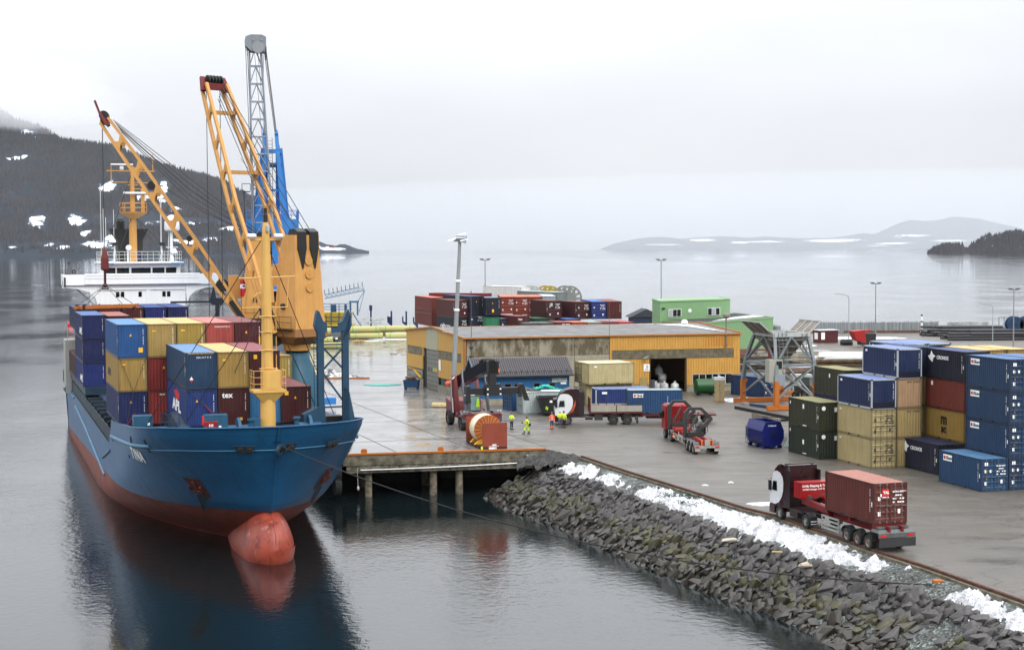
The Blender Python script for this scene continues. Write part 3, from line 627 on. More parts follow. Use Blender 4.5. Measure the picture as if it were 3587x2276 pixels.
def gravel_mat():
    m, t, b = newmat('gravel'); tc = t.nodes.new('ShaderNodeTexCoord'); v = tc.outputs['Object']
    vo = t.nodes.new('ShaderNodeTexVoronoi'); setin(vo, Scale=7.0); t.links.new(v, vo.inputs['Vector'])
    sp = t.nodes.new('ShaderNodeSeparateXYZ'); t.links.new(vo.outputs['Color'], sp.inputs[0])
    c1 = ramp(t, sp.outputs[0], [(.0, lin((38, 40, 38))), (.6, lin((84, 90, 86))), (1, lin((134, 142, 138)))])
    n = noise_tex(t, v, .5, 5, .6)
    t.links.new(mixc(t, ramp(t, n, [(.4, g(0)), (.65, g(.7))]), c1, lin((40, 38, 36))), b.inputs['Base Color']); b.inputs['Roughness'].default_value = .85
    bump(t, b, vo.outputs['Distance'], .9, .1); return m
GM = gravel_mat()
b = MB(); rows = []
for i in range(NU+1):
    u = i/NU; row = []
    for v in [x*.1 for x in range(0, 27)]:
        p = slope(u, v); k = mn.noise(p*.9)*.16+mn.noise(p*2.7)*.07
        row.append(p+V((0, 0, k if v > .05 else 0)))
    rows.append(row)
b.grid(rows); solo('rock_slope_ground', b, GM, kind='structure', smooth=True)
# stones
def stone_mesh(seed):
    rr = random.Random(seed); bm = bmesh.new(); L_, W_, H_ = rr.uniform(.44, .74), rr.uniform(.26, .44), rr.uniform(.12, .2)
    for _ in range(15):
        a = rr.uniform(0, 6.283); z = rr.uniform(-1, 1); k = (abs(math.cos(a))**.6*math.copysign(1, math.cos(a)), abs(math.sin(a))**.6*math.copysign(1, math.sin(a)))
        f = 1-.25*abs(z); bm.verts.new((k[0]*L_*f*rr.uniform(.85, 1.05), k[1]*W_*f*rr.uniform(.85, 1.05), z*H_))
    bmesh.ops.convex_hull(bm, input=bm.verts[:]); 
    for v in [v for v in bm.verts if not v.link_faces]: bm.verts.remove(v)
    me = bpy.data.meshes.new('stone'); bm.to_mesh(me); bm.free(); me.materials.append(None); return me
def stone_mat(a, c, wet=.6):
    m, t, b = newmat('stone'); tc = t.nodes.new('ShaderNodeTexCoord'); oi = t.nodes.new('ShaderNodeObjectInfo')
    n = noise_tex(t, tc.outputs['Object'], 3.2, 8, .65); n2 = noise_tex(t, tc.outputs['Object'], 1.1, 3, .6)
    col = ramp(t, n, [(.3, lin(a)), (.7, lin(c))])
    col = mixc(t, ramp(t, oi.outputs['Random'], [(0, g(.0)), (1, g(.4))]), col, lin((66, 63, 62)))
    t.links.new(mixc(t, ramp(t, n2, [(.45, g(0)), (.65, g(.5))]), col, lin((24, 22, 20))), b.inputs['Base Color']); b.inputs['Roughness'].default_value = wet; bump(t, b, n, .5, .03); return m
SD = stone_mat((38, 36, 36), (88, 84, 82)); SG = stone_mat((40, 38, 20), (88, 84, 50)); SW = stone_mat((18, 15, 9), (50, 42, 22), .4)
stones = [stone_mesh(i) for i in range(14)]
cand = []; rr = random.Random(11)
nrow = 11; ncol = 92
for j in range(nrow):
    for i in range(ncol):
        u = (i+.5*(j % 2)+rr.uniform(-.25, .25))/ncol; v = 1.02+(j+rr.uniform(-.2, .2))*1.16/nrow
        if not 0 < u < 1: continue
        p = slope(u, v)
        gapn = mn.noise(V((p.x*.12, p.y*.12, 5)))
        if u > .66 and gapn > .02 and j < 9 and rr.random() < .8: continue          # patches where only gravel lies
        pu = slope(min(1, u+.01), v)-slope(max(0, u-.01), v); pv = slope(u, v+.05)-slope(u, v-.05)
        if pu.length < 1e-4 or pv.length < 1e-4: continue
        ex = pu.normalized(); n = ex.cross(pv).normalized(); n = -n if n.z < 0 else n; ey = n.cross(ex)
        R3 = Matrix((ex, ey, n)).transposed().to_4x4()
        s = rr.uniform(.7, 1.3)*(1.45 if rr.random() < .12 else 1)
        M = Matrix.Translation(p+n*rr.uniform(.0, .14)) @ R3 @ rz(rr.uniform(-.5, .3)+.35) @ Matrix.Rotation(rr.uniform(-.25, .25), 4, 'X') @ Matrix.Rotation(rr.uniform(-.35, .1), 4, 'Y') @ Matrix.Diagonal((s, s, s*1.1, 1))
        hz = p.z+mn.noise(p*.4)*.8
        mat = SW if hz < -3.1 else (SG if hz < -2.2 and rr.random() < .75 else SD)
        cand.append((s/p.y*(1 if v < 2.02 else .3), M, rr.randrange(14), mat))
cand.sort(key=lambda c: -c[0])
bank = bpy.data.objects['rock_slope_ground']
for _, M, k, mat in cand[:300]: link('rock', stones[k], mat, bank, M)
for mt, nm in ((SD, 'dry_rocks'), (SG, 'mossy_rocks'), (SW, 'wet_rocks')):
    vs, fs = [], []; o = 0
    for _, M, k, mat in cand[300:]:
        if mat is not mt: continue
        me = stones[k]; vs += [tuple(M @ v.co) for v in me.vertices]; fs += [tuple(i+o for i in p.vertices) for p in me.polygons]; o = len(vs)
    b = MB(); b.v, b.f = vs, fs; o_ = solo(nm, b, mt, kind='stuff'); o_.parent = bank
# seaweed and small rubble at the waterline and in the gaps
b = MB()
for _ in range(5200):
    u = rr.random(); v = rr.choice((rr.uniform(.35, 1.3), rr.uniform(1.0, 2.15), rr.uniform(.8, 2.0)))
    p = slope(u, v)+V((0, 0, .06)); s = rr.uniform(.03, .11); b.add([p+V((rr.uniform(-s, s), rr.uniform(-s, s), rr.uniform(-s*.4, s))) for _ in range(4)], [(0, 1, 2), (0, 3, 1), (1, 3, 2), (2, 3, 0)])
solo('rubble', b, mottled((52, 50, 46), (128, 132, 126), 1.3, .85), kind='stuff')
# snow lying between the rail and the stones
def snow_mat():
    m, t, b = newmat('old_snow'); tc = t.nodes.new('ShaderNodeTexCoord'); n = noise_tex(t, tc.outputs['Object'], 1.6, 7, .65); n2 = noise_tex(t, tc.outputs['Object'], 9, 4, .6)
    c = mixc(t, ramp(t, n, [(.42, g(0)), (.68, g(.75))]), lin((224, 226, 230)), lin((120, 118, 116))); c = mixc(t, ramp(t, n2, [(.54, g(0)), (.68, g(.8))]), c, lin((62, 58, 54)))
    t.links.new(c, b.inputs['Base Color']); b.inputs['Roughness'].default_value = .7; b.inputs['Subsurface Weight'].default_value = 0; bump(t, b, mixc(t, .5, n, n2), 1.0, .3); return m
SNOW = snow_mat(); DIRTY = mottled((36, 34, 34), (150, 148, 146), 1.8, .85, .5, 8, .42, .68)
def snow_h(u, v, p):
    prof = max(0, math.sin(math.pi*min(1, max(0, v))))
    amt = [(0, -.5), (.03, .2), (.08, .85), (.14, .75), (.22, .55), (.28, .35), (.34, .9), (.40, 1.0), (.62, 1.05), (.70, .75), (.76, .1), (.80, -.1), (.85, .6), (.93, .5), (1, .4)]
    for (a, x), (c, y) in zip(amt[:-1], amt[1:]):
        if a <= u <= c: k = lerp(x, y, (u-a)/(c-a)); break
    n = mn.noise(p*.55)*.6+mn.noise(p*1.5)*.42+mn.noise(p*3.8)*.3+mn.noise(p*8)*.14
    return k*prof*.86-.38+n*.85
NS, MS = 620, 26; verts = []; h = []
for i in range(NS+1):
    for j in range(MS+1):
        u, v = i/NS, j/MS*1.12-.02; p = slope(u, max(0, v)); hh = snow_h(u, v*.93, p); h.append(hh); verts.append(tuple(p+V((0, 0, .02+max(-.35, min(.6, hh*.85))+mn.noise(p*3.3)*.07+mn.noise(p*7)*.05))))
fs = []; fd = []
for i in range(NS):
    for j in range(MS):
        a = i*(MS+1)+j; q = (a, a+1, a+MS+2, a+MS+1); m_ = max(h[x] for x in q)
        if m_ > 0: (fd if (i/NS < .045 or (mn.noise(V(verts[a])*.35) > .12 and .1 < i/NS < .33)) else fs).append(q)
b = MB(); b.v = verts; b.f = fs; me = b.mesh('snow', True); solo('snow', me, SNOW, kind='stuff')
b = MB(); b.v = verts; b.f = fd; solo('dirty_snow', b, DIRTY, kind='stuff', smooth=True)
# black earth heap on the quay corner
b = MB(); c0 = gp(1935, 1600)
rows = []
for i in range(31):
    row = []
    for j in range(25):
        x, y = (i/30-.5)*6.6, (j/24-.5)*4.4; r = math.hypot(x/3.3, y/2.2); hh = max(0, 1-r*r)*1.0
        p = V((c0.x+x, c0.y+y, 0)); row.append(V((p.x, p.y, -.6+hh*1.0+mn.noise(p*1.1)*.5+mn.noise(p*2.7)*.35+mn.noise(p*6)*.14)))
    rows.append(row)
b.grid(rows); solo('earth_heap', b, mottled((20, 19, 19), (70, 68, 66), 3.5, .9, .6, 8), 'black heap of earth and dirty ice piled on the quay corner', 'heap', kind='stuff', smooth=True)
# green net tangles
b = MB()
for cx, cy in ((2430, 1768), (2385, 1745)):
    c0 = gp(cx, cy, -.3)
    for _ in range(60):
        p = c0+V((rr.gauss(0, .8), rr.gauss(0, .5), .12)); q = p+V((rr.uniform(-.6, .6), rr.uniform(-.4, .4), rr.uniform(-.05, .2))); b.path([p, lerp(p, q, .5)+V((0, 0, .15)), q], .02, 4)
solo('discarded_nets', b, plain((34, 62, 56), .9), 'dark green tangled nets lying in the snow by the rail', 'nets', kind='stuff')
b = MB(); p = gp(3290, 2050, -.55); b.box((-.35, -.2, -.1), (.35, .2, .35), rt(*p)); b.tube(p+V((.1, -.3, .2)), p+V((.1, .3, .2)), .16); solo('rope_anchor_block', b, ORG, 'small orange rope anchor among snow patches below the rail', 'anchor')
b = MB(); p = gp(2733, 1941, -.9); b.box((-.55, -.05, 0), (.55, .05, .06), rt(p.x, p.y, p.z+.15) @ rz(-.2)); solo('timber_plank', b, plain((196, 172, 110), .8), 'pale yellow plank lying across the rocks', 'plank')
for i, (x, y) in enumerate(((2828, 1987), (1922, 1640), (2552, 1900))):
    p = gp(x, y, -1.1); solo('pale_boulder', stones[i].copy(), stone_mat((150, 140, 120), (196, 186, 166)), ['pale boulder standing among dark rocks by the snow edge', 'pale boulder at the tip of the black heap', 'pale flat stone low on the rock slope'][i], 'boulder', 'pale stones on the dark slope', M=rt(p.x, p.y, p.z+.2))
# mooring line of the ship
A0 = shp(.1, -1.9, 5.0); A1 = gp(3262, 2047, -.4); pts = []
for i in range(41):
    k = i/40; p = lerp(A0, A1, k); p.z -= 3.4*4*k*(1-k)*.62; pts.append(p)
b = MB(); b.path(pts, .045, 5); solo('mooring_line', b, plain((26, 26, 28), .8), 'long dark mooring line sagging from the bow to the rock slope', 'mooring line')
# ================================================================ far hills
def hill_mat(forest, snow, shore=(70, 66, 60)):
    m, t, b = newmat('hillside'); at = t.nodes.new('ShaderNodeAttribute'); at.attribute_name = 'snow'; tc = t.nodes.new('ShaderNodeTexCoord')
    n = noise_tex(t, tc.outputs['Object'], .006, 8, .7); n2 = noise_tex(t, tc.outputs['Object'], .03, 5, .7)
    f = ramp(t, n, [(.35, lin(forest)), (.55, lin(tuple(int(x*1.25+8) for x in forest))), (.72, lin(tuple(int(x*1.1+26) for x in forest[:1])+(46, 50)))])
    f = mixc(t, ramp(t, n2, [(.4, g(0)), (.7, g(.5))]), f, lin((34, 38, 40)))
    k = t.nodes.new('ShaderNodeMath'); k.operation = 'MULTIPLY_ADD'; k.inputs[1].default_value = .9; t.links.new(n2, k.inputs[0]); t.links.new(at.outputs['Fac'], k.inputs[2])
    t.links.new(mixc(t, ramp(t, k.outputs[0], [(.92, g(0)), (1.02, g(1))]), f, lin(snow)), b.inputs['Base Color']); b.inputs['Roughness'].default_value = .95; b.inputs['Specular IOR Level'].default_value = .05; return m
def D2(x, y, Y): return gy(x*1.4896, y*1.4896, Y)
def hill(name, prof, Y0_, Y1_, mat, patches=(), nu=220, nv=40, rough=1.0, field=0):
    """prof: list of (screen-like azimuth, crest elevation) traced once and turned into metres at Y1_"""
    P = []; att = []
    for i in range(nu+1):
        x = lerp(prof[0][0], prof[-1][0], i/nu)
        for (a, ya), (c, yc) in zip(prof[:-1], prof[1:]):
            if a <= x <= c: y = lerp(ya, yc, (x-a)/(c-a)); break
        top = D2(x, y, Y1_); base = D2(x, 594, Y0_); row = []
        hc = top.z-WATER; Ye = lerp(Y0_, Y1_, .25+.75*min(1, hc/((Y1_-Y0_)*.35)))
        for j in range(nv+1):
            k = j/nv; yy = lerp(Y0_, Ye, k); xx = base.x/Y0_*yy; zc = (top.z-CAMZ)*Ye/Y1_+CAMZ
            e = (k**.8)*.5+.5*(k*k*(3-2*k)); q = V((xx, yy, 0)); nz_ = mn.noise(q*.0016)*.5+mn.noise(q*.005)*.22+mn.noise(q*.016)*.08
            z = WATER+max(0, (zc-WATER))*max(0, e+nz_*.42*math.sin(math.pi*min(1, k*1.0))*rough)
            row.append(V((xx, yy, z+(mn.noise(q*.03)*7*rough*min(1, k*4)) if k > 0 else z-6)))
            s = 0
            for (px, py, sx, sy) in patches:
                d = ((x-px)/sx)**2+((lerp(594, y, e)-py)/sy)**2; s = max(s, 1.0-d*.5)
            if field: s = max(s, (field+mn.noise(V((xx*.0012, z*.05, 3)))*1.2)*(1 if z < zc*.45 else 0))
            att.append(max(0, min(1, s*.66)))
        yy = Ye+600; row.append(V((base.x/Y0_*yy, yy, WATER-30))); att.append(0); P.append(row)
    b = MB(); b.grid(P); me = b.mesh(name, True); a = me.attributes.new('snow', 'FLOAT', 'POINT'); a.data.foreach_set('value', att)
    solo(name, me, mat, kind='structure'); return P, att
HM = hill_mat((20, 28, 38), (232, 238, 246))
left_prof = [(-260, 150), (-120, 190), (0, 258), (40, 282), (100, 300), (150, 332), (205, 338), (268, 347), (330, 372), (400, 397), (470, 414), (530, 432), (560, 452), (610, 478), (660, 520), (700, 556), (735, 582), (750, 590)]
pl = [(66, 312, 22, 14), (92, 332, 12, 12), (40, 388, 30, 8), (60, 385, 18, 5), (88, 528, 24, 16), (180, 524, 28, 11), (200, 548, 20, 10), (255, 463, 26, 12), (275, 560, 40, 14), (370, 480, 26, 16), (385, 460, 16, 10), (345, 487, 30, 8), (420, 500, 30, 8), (235, 575, 50, 7), (300, 585, 40, 5), (540, 545, 30, 8), (500, 565, 40, 5), (150, 580, 30, 4), (120, 574, 25, 3), (590, 560, 30, 7), (30, 580, 20, 3), (660, 575, 20, 4), (440, 570, 40, 7)]
LP, LA = hill('mountain', left_prof, 5000, 6900, HM, pl, 320, 60, 1.0, .06)
hill('headland', [(690, 590), (730, 572), (752, 568), (768, 574), (790, 578), (800, 574), (812, 573), (826, 580), (840, 584), (868, 590.5)], 7600, 8200, HM, [(765, 584, 22, 4), (790, 585, 30, 4), (745, 580, 12, 4)], 120, 20, .5)
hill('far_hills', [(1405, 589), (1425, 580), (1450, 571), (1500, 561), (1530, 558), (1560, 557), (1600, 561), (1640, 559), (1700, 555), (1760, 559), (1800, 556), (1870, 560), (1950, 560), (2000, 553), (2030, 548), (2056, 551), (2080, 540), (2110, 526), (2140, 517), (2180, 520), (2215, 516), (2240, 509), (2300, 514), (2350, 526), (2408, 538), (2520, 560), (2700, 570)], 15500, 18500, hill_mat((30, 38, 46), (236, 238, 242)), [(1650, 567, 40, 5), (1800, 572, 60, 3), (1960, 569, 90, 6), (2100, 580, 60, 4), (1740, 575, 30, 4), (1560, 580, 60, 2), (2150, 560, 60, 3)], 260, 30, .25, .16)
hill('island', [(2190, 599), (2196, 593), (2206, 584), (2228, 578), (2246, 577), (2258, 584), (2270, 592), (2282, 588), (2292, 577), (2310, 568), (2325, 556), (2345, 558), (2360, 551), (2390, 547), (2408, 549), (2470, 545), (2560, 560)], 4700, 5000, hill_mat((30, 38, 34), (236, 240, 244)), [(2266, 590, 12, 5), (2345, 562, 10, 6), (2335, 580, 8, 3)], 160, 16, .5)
# forest: spruces scattered over the mountain and the island, one mass
def forest(name, Pg, At, n, hmin, hmax, mat, seed):
    rr = random.Random(seed); b = MB(); m, w = len(Pg), len(Pg[0])-1; cnt = 0
    while cnt < n:
        i, j = rr.randrange(m-1), int((rr.random()**.8)*(w-2))+1
        if At and At[i*(w+1)+j] > .2: cnt += .2; continue
        fx, fy = rr.random(), rr.random(); p = lerp(lerp(Pg[i][j], Pg[i+1][j], fx), lerp(Pg[i][min(j+1, w-1)], Pg[i+1][min(j+1, w-1)], fx), fy); h_ = rr.uniform(hmin, hmax); r = h_*.24; a = rr.random()*6
        b.add([p+V((r*math.cos(a+k*2.094), r*math.sin(a+k*2.094), -2)) for k in range(3)]+[p+V((0, 0, h_))], [(0, 1, 3), (1, 2, 3), (2, 0, 3)]); cnt += 1
    solo(name, b, mat, kind='stuff')
FM = mottled((14, 20, 26), (44, 38, 44), .004, .95)
forest('forest', LP, LA, 26000, 11, 26, FM, 5)
rr = random.Random(8); ISP = []
isl = bpy.data.objects['island'].data; vs = [v.co.copy() for v in isl.vertices]; b = MB()
for _ in range(2600):
    p = rr.choice(vs)+V((rr.uniform(-12, 12), rr.uniform(-20, 20), 0)); h_ = rr.uniform(7, 16)
    if p.z < WATER+1: continue
    r = h_*.42; a = rr.random()*6; b.add([p+V((r*math.cos(a+k*2.094), r*math.sin(a+k*2.094), -2)) for k in range(3)]+[p+V((0, 0, h_))], [(0, 1, 3), (1, 2, 3), (2, 0, 3)])
solo('island_trees', b, FM, kind='stuff')
# farm houses on the shore under the mountain
hs_ = [(205, 560), (222, 552), (240, 566), (262, 574), (284, 560), (300, 570), (215, 578), (176, 570), (520, 560), (770, 583), (784, 580), (470, 572)]
for i, (x, y) in enumerate(hs_):
    Y = 5350 if x < 700 else 7750; p = D2(x, y, Y); p.z = max(p.z, WATER+6); t_ = thing('farm_house', 'tiny %s far off on the snowy shore %s' % (('white house', 'red barn', 'pale house')[i % 3], ('behind the hanging hook', 'left of the bridge wing', 'above the bridge roof', 'under the snow field', 'by the mast of the ship', 'beside the funnel', 'closest to the water left', 'beside the shore road', 'between the two cranes', 'on the headland', 'at the top of the headland', 'below the long jib')[i]), 'house', (p.x, p.y, p.z-3), rr.uniform(0, 3), 'far farm houses on the shore')
    b = MB(); b.box((-8, -5, -8), (8, 5, 6)); part('wall', b, plain([(226, 226, 222), (130, 44, 36), (200, 190, 160)][i % 3], .9), t_)
    b = MB(); b.prism([(-5.6, 6), (5.6, 6), (0, 10)], -8.6, 8.6, 'x'); part('roof', b, plain([(60, 60, 66), (220, 222, 226)][i % 2], .9), t_)
# ================================================================ air
m = bpy.data.materials.new('hazy_air'); m.use_nodes = True; t = m.node_tree; t.nodes.clear(); o_ = t.nodes.new('ShaderNodeOutputMaterial'); vp = t.nodes.new('ShaderNodeVolumePrincipled')
vp.inputs['Color'].default_value = (.74, .77, .81, 1); vp.inputs['Density'].default_value = 1.9e-5; vp.inputs['Anisotropy'].default_value = 0.0; t.links.new(vp.outputs[0], o_.inputs['Volume'])
b = MB(); b.box((-28000, -600, -60), (28000, 24000, 900)); solo('haze', b, m, kind='stuff')
m2 = m.copy(); m2.node_tree.nodes['Principled Volume'].inputs['Density'].default_value = 5e-4; m2.node_tree.nodes['Principled Volume'].inputs['Color'].default_value = (.93, .94, .96, 1)
for i, (px, py, rx, ry, rz_) in enumerate(((-40, 240, 620, 500, 110), (50, 262, 420, 420, 60), (120, 286, 330, 380, 46), (-150, 195, 700, 500, 150))):
    p = D2(px, py, 6300); b = MB(); b.lathe([(math.sin(a), -math.cos(a)) for a in [math.pi*k/16 for k in range(17)]], 32, M=Matrix.Translation(p) @ Matrix.Diagonal((rx, ry, rz_, 1)), cap=False); solo('mist', b, m2, kind='stuff')
m3 = m.copy(); m3.node_tree.nodes['Principled Volume'].inputs['Density'].default_value = 3.0e-4
b = MB(); b.lathe([(math.sin(a), -math.cos(a)) for a in [math.pi*k/20 for k in range(21)]], 40, M=Matrix.Translation((4200, 11200, 160)) @ Matrix.Diagonal((8200, 1700, 420, 1)), cap=False); solo('mist', b, m3, kind='stuff')
# ================================================================ the ship (local x across to port side / quay, y aft, z above quay deck)
ship = thing('cargo_ship', 'blue container ship with white bridge and red bulbous bow lying at the quay', 'ship', SHIP_O, SHIP_A)
def ztop(s): 
    pts = [(-3, 6.45), (3, 6.1), (10, 5.45), (18, 4.85), (26, 4.25), (28.5, 4.1)]
    for (a, x), (c, y) in zip(pts[:-1], pts[1:]):
        if s <= c: return lerp(x, y, max(0, (s-a)/(c-a)))
    return lerp(4.1, 1.75, min(1, max(0, (s-28.6)/2.2))) if s < 30.8 else lerp(1.75, 2.0, min(1, (s-30.8)/45)) if s < 90 else 2.4
def stem(z):
    pts = [(-9, 11), (-4.1, 10.0), (-3, 6.0), (-2, 3.4), (-1, 1.9), (0, .9), (2, .0), (4, -1.1), (6.5, -2.3)]
    for (a, x), (c, y) in zip(pts[:-1], pts[1:]):
        if z <= c: return lerp(x, y, max(0, (z-a)/(c-a)))
    return -2.3
def hull_pt(p, z):
    s0 = stem(z); s = s0+(103-s0)*p; w = min(1, max(0, (z+4.1)/9.6)); X = lerp(38, 15.5, w**.75); a = lerp(2.4, 4.0, w); bb = lerp(1.0, .74, w)
    x = min(1, (s-s0)/X); t = 9.3*(1-(1-x)**a)**bb if x > 0 else 0
    if s > 86: t *= 1-.12*((s-86)/17)**2*(1-w)
    if z < -4.1: t *= 1-.12*(-4.1-z)/3
    return t, s
def boot(s): return -.35-.031*max(0, s)
ps = [0]+[(i/70)**1.9 for i in range(1, 71)]
def hull_strip(z0f, z1f, nq, name, mat, extra=0.0):
    b = MB()
    for sgn in (-1, 1):
        rows = []
        for p in ps:
            row = []
            for q in range(nq+1):
                z = 0
                for _ in range(4):
                    t_, s = hull_pt(p, z); z = lerp(z0f(s), z1f(s), q/nq)
                t_, s = hull_pt(p, z); row.append((SD_(t_+extra, sgn), s, z))
            rows.append(row if sgn > 0 else row[::-1])
        b.grid(rows)
    return part(name, b, mat, ship, smooth=True)
def hull_mat(rgb, rgb2, rustc, boottop=False):
    m, t, b = newmat('hull_paint'); tc = t.nodes.new('ShaderNodeTexCoord'); v = tc.outputs['Object']
    n = noise_tex(t, v, .35, 6, .65); st = noise_tex(t, mapping(t, v, (1.1, 1.1, .16)), 1.0, 6, .7); sc = noise_tex(t, mapping(t, v, (.5, .5, 2.6)), .7, 6, .7, .6)
    pl_ = noise_tex(t, mapping(t, v, (.0, .42, .05)), 3, 1, .5)
    c = ramp(t, n, [(.3, lin(rgb)), (.7, lin(rgb2))]); c = mixc(t, ramp(t, st, [(.55, g(0)), (.74, g(.65))]), c, lin(rustc))
    c = mixc(t, ramp(t, sc, [(.56, g(0)), (.70, g(.55 if boottop else .22))]), c, lin((150, 104, 90) if boottop else (48, 116, 150)))
    sp = noise_tex(t, v, 2.6, 8, .75); c = mixc(t, ramp(t, sp, [(.66, g(0)), (.73, g(.7))]), c, lin((64, 34, 24) if not boottop else (60, 50, 44)))
    br = t.nodes.new('ShaderNodeTexBrick'); setin(br, Scale=1.0, Mortar_Size=.02, Brick_Width=5.5, Row_Height=1.9); sx = t.nodes.new('ShaderNodeSeparateXYZ'); cx = t.nodes.new('ShaderNodeCombineXYZ'); t.links.new(v, sx.inputs[0]); t.links.new(sx.outputs[1], cx.inputs[0]); t.links.new(sx.outputs[2], cx.inputs[1]); t.links.new(cx.outputs[0], br.inputs['Vector'])
    c = mixc(t, ramp(t, br.outputs['Fac'], [(0, g(0)), (1, g(.45))]), c, lin(tuple(int(x*.45) for x in rgb)))
    t.links.new(c, b.inputs['Base Color']); b.inputs['Roughness'].default_value = .42 if not boottop else .6; b.inputs['Specular IOR Level'].default_value = .35
    bump(t, b, pl_, .25, .12); return m
SD_ = lambda t_, sg: sg*t_*(.93 if sg > 0 else 1)
HM1 = hull_mat((14, 70, 108), (20, 84, 124), (18, 50, 66)); HM2 = hull_mat((98, 50, 40), (134, 66, 52), (60, 42, 30), True)
hull_strip(lambda s: -8.0, lambda s: boot(s), 8, 'boot_top', HM2)
hull_strip(lambda s: boot(s), lambda s: ztop(s), 16, 'hull_side', HM1)
hull_strip(lambda s: max(boot(s), ztop(s)-1.1), lambda s: ztop(s)-.01, 3, 'bulwark_inside', DKTEAL, -.14)
# stem bar, transom
b = MB(); b.path([(0, stem(z)-.02, z) for z in (-2, -1, 0, 1, 2, 3, 4, 5, 6.3)], .09, 8); part('stem_bar', b, HM1, ship)
b = MB(); b.add([(-8.4, 103, -8), (8.4, 103, -8), (9, 103, 2.4), (-9, 103, 2.4)], [(0, 1, 2, 3)]); part('transom', b, HM1, ship)
# bulb: goose neck
b = MB(); rows = []
for i in range(25):
    k = i/24; s = lerp(-.7, 15, k**1.25); e = min(1, (k**1.25)*15.7/4.2); r = math.sqrt(max(0, 1-(1-e)**2)) if e < 1 else 1
    zc = lerp(-3.0, -5.0, k*k); ww = 2.08*r*(1 if k < .6 else lerp(1, .7, (k-.6)/.4)); hh = 3.0*r*lerp(1, .9, k)
    rows.append([(ww*math.cos(a)*(1 if math.sin(a) < 0 else .96-.14*math.sin(a)), s, zc+hh*math.sin(a)) for a in [2*math.pi*j/32 for j in range(33)]])
b.grid(rows)
def bulb_mat():
    m, t, b_ = newmat('bulb_paint'); tc = t.nodes.new('ShaderNodeTexCoord'); v = tc.outputs['Object']
    n = noise_tex(t, v, .55, 5, .6, .8); n2 = noise_tex(t, mapping(t, v, (1, 1, .5)), 1.4, 7, .7)
    c = ramp(t, n, [(.35, lin((158, 72, 52))), (.6, lin((138, 54, 38)))]); c = mixc(t, ramp(t, n2, [(.52, g(0)), (.6, g(.8))]), c, lin((104, 36, 24))); 
    n3 = noise_tex(t, v, 1.1, 8, .75, .4); c = mixc(t, ramp(t, n3, [(.60, g(0)), (.64, g(.75))]), c, lin((186, 124, 110))); c = mixc(t, ramp(t, noise_tex(t, v, .9, 9, .8), [(.62, g(0)), (.66, g(.8))]), c, lin((44, 38, 38)))
    t.links.new(c, b_.inputs['Base Color']); b_.inputs['Roughness'].default_value = .4; return m
bu = part('bulbous_bow', b, bulb_mat(), ship, smooth=True)
b = MB(); b.path([(0, rows[i][0][1]-.01, rows[i][8][2]+.01) for i in range(0, 12)], .06, 6); part('weld_seam', b, bulb_mat(), bu)
# rubbing strakes (pale pipes along the sides)
LB = paint((84, 150, 184), .45, .2, .1)
def strake(name, s0, s1, zf, r=.16, sides=(-1, 1), n=30, off=.05, mat=LB, flat=1):
    for sg in sides:
        pts = []
        for i in range(n+1):
            s = lerp(s0, s1, i/n); z = zf(s); p = (s-stem(z))/(103-stem(z)); t_, s_ = hull_pt(max(0, p), z); pts.append((SD_(t_+off, sg), s, z))
        b = MB(); b.path(pts, r, 8); part(name, b, mat, ship)
strake('rubbing_strake', 6.0, 28, lambda s: ztop(s)-1.45, .15); strake('rubbing_strake', 29.6, 38, lambda s: lerp(1.2, -.5, (s-29.6)/8.4), .13, (-1,))
strake('rubbing_strake', 36, 62, lambda s: lerp(-1.9, .1, (s-36)/26), .12, (-1,)); strake('rubbing_strake', 60, 76, lambda s: lerp(-.1, .8, (s-60)/16), .12, (-1,)); strake('rubbing_strake', 78, 96, lambda s: 1.6, .12, (-1,))
def arc_rail(name, zoff, r, mat, s1=16):
    pts = []
    for sg in (-1, 1):
        l = []
        for i in range(40):
            p = (i/39)**2*.17
            z = 5
            for _ in range(3): t_, s = hull_pt(p, z); z = ztop(s)+zoff
            l.append((SD_(t_+.02, sg), s-.02, z))
        pts = l[::-1]+pts if sg < 0 else pts+l
    b = MB(); b.path(pts, r, 6); part(name, b, mat, ship)
arc_rail('bow_chine_rail', -1.75, .05, LB); arc_rail('bulwark_cap', 0.0, .07, HM1)
for i, (p_, z_) in enumerate(((0.045, 4.0),)): pass
def on_hull(s, z, sg):
    p = (s-stem(z))/(103-stem(z)); t_, s_ = hull_pt(p, z); t2, s2 = hull_pt(p+.004, z); t3, s3 = hull_pt(p, z+.3)
    P = V((SD_(t_, sg), s_, z)); ax = V((SD_(t2-t_, sg), s2-s_, 0)).normalized(); up = V((SD_(t3-t_, sg), s3-s_, .3)).normalized(); n = ax.cross(up).normalized()
    if n.dot(V((sg, -.6, 0))) < 0: n = -n
    return P, ax, up, n
def hull_frame(s, z, sg, off=.03):
    P, ax, up, n = on_hull(s, z, sg); x = ax if sg > 0 else -ax; up = n.cross(x).normalized()
    if up.z < 0: up = -up
    M = Matrix((x, up, n)).transposed().to_4x4(); M.translation = P+n*off; return M
# name on both bows, letter by letter so that they follow the plating
xx = 9.6
for ds, ch in ((0, 'T'), (.95, 'I'), (1.4, 'N'), (2.3, 'A')):
    text(ch, 1.3, WHT, ship, hull_frame(11.9-ds*1.12, 2.85, -1, .07), 'name_lettering', .01, .035)
for ds, ch in ((0, 'T'), (.75, 'I'), (1.1, 'N'), (1.9, 'A')):
    text(ch, 1.05, WHT, ship, hull_frame(6.2+ds, 3.0, 1, .06), 'name_lettering', .01, .02)
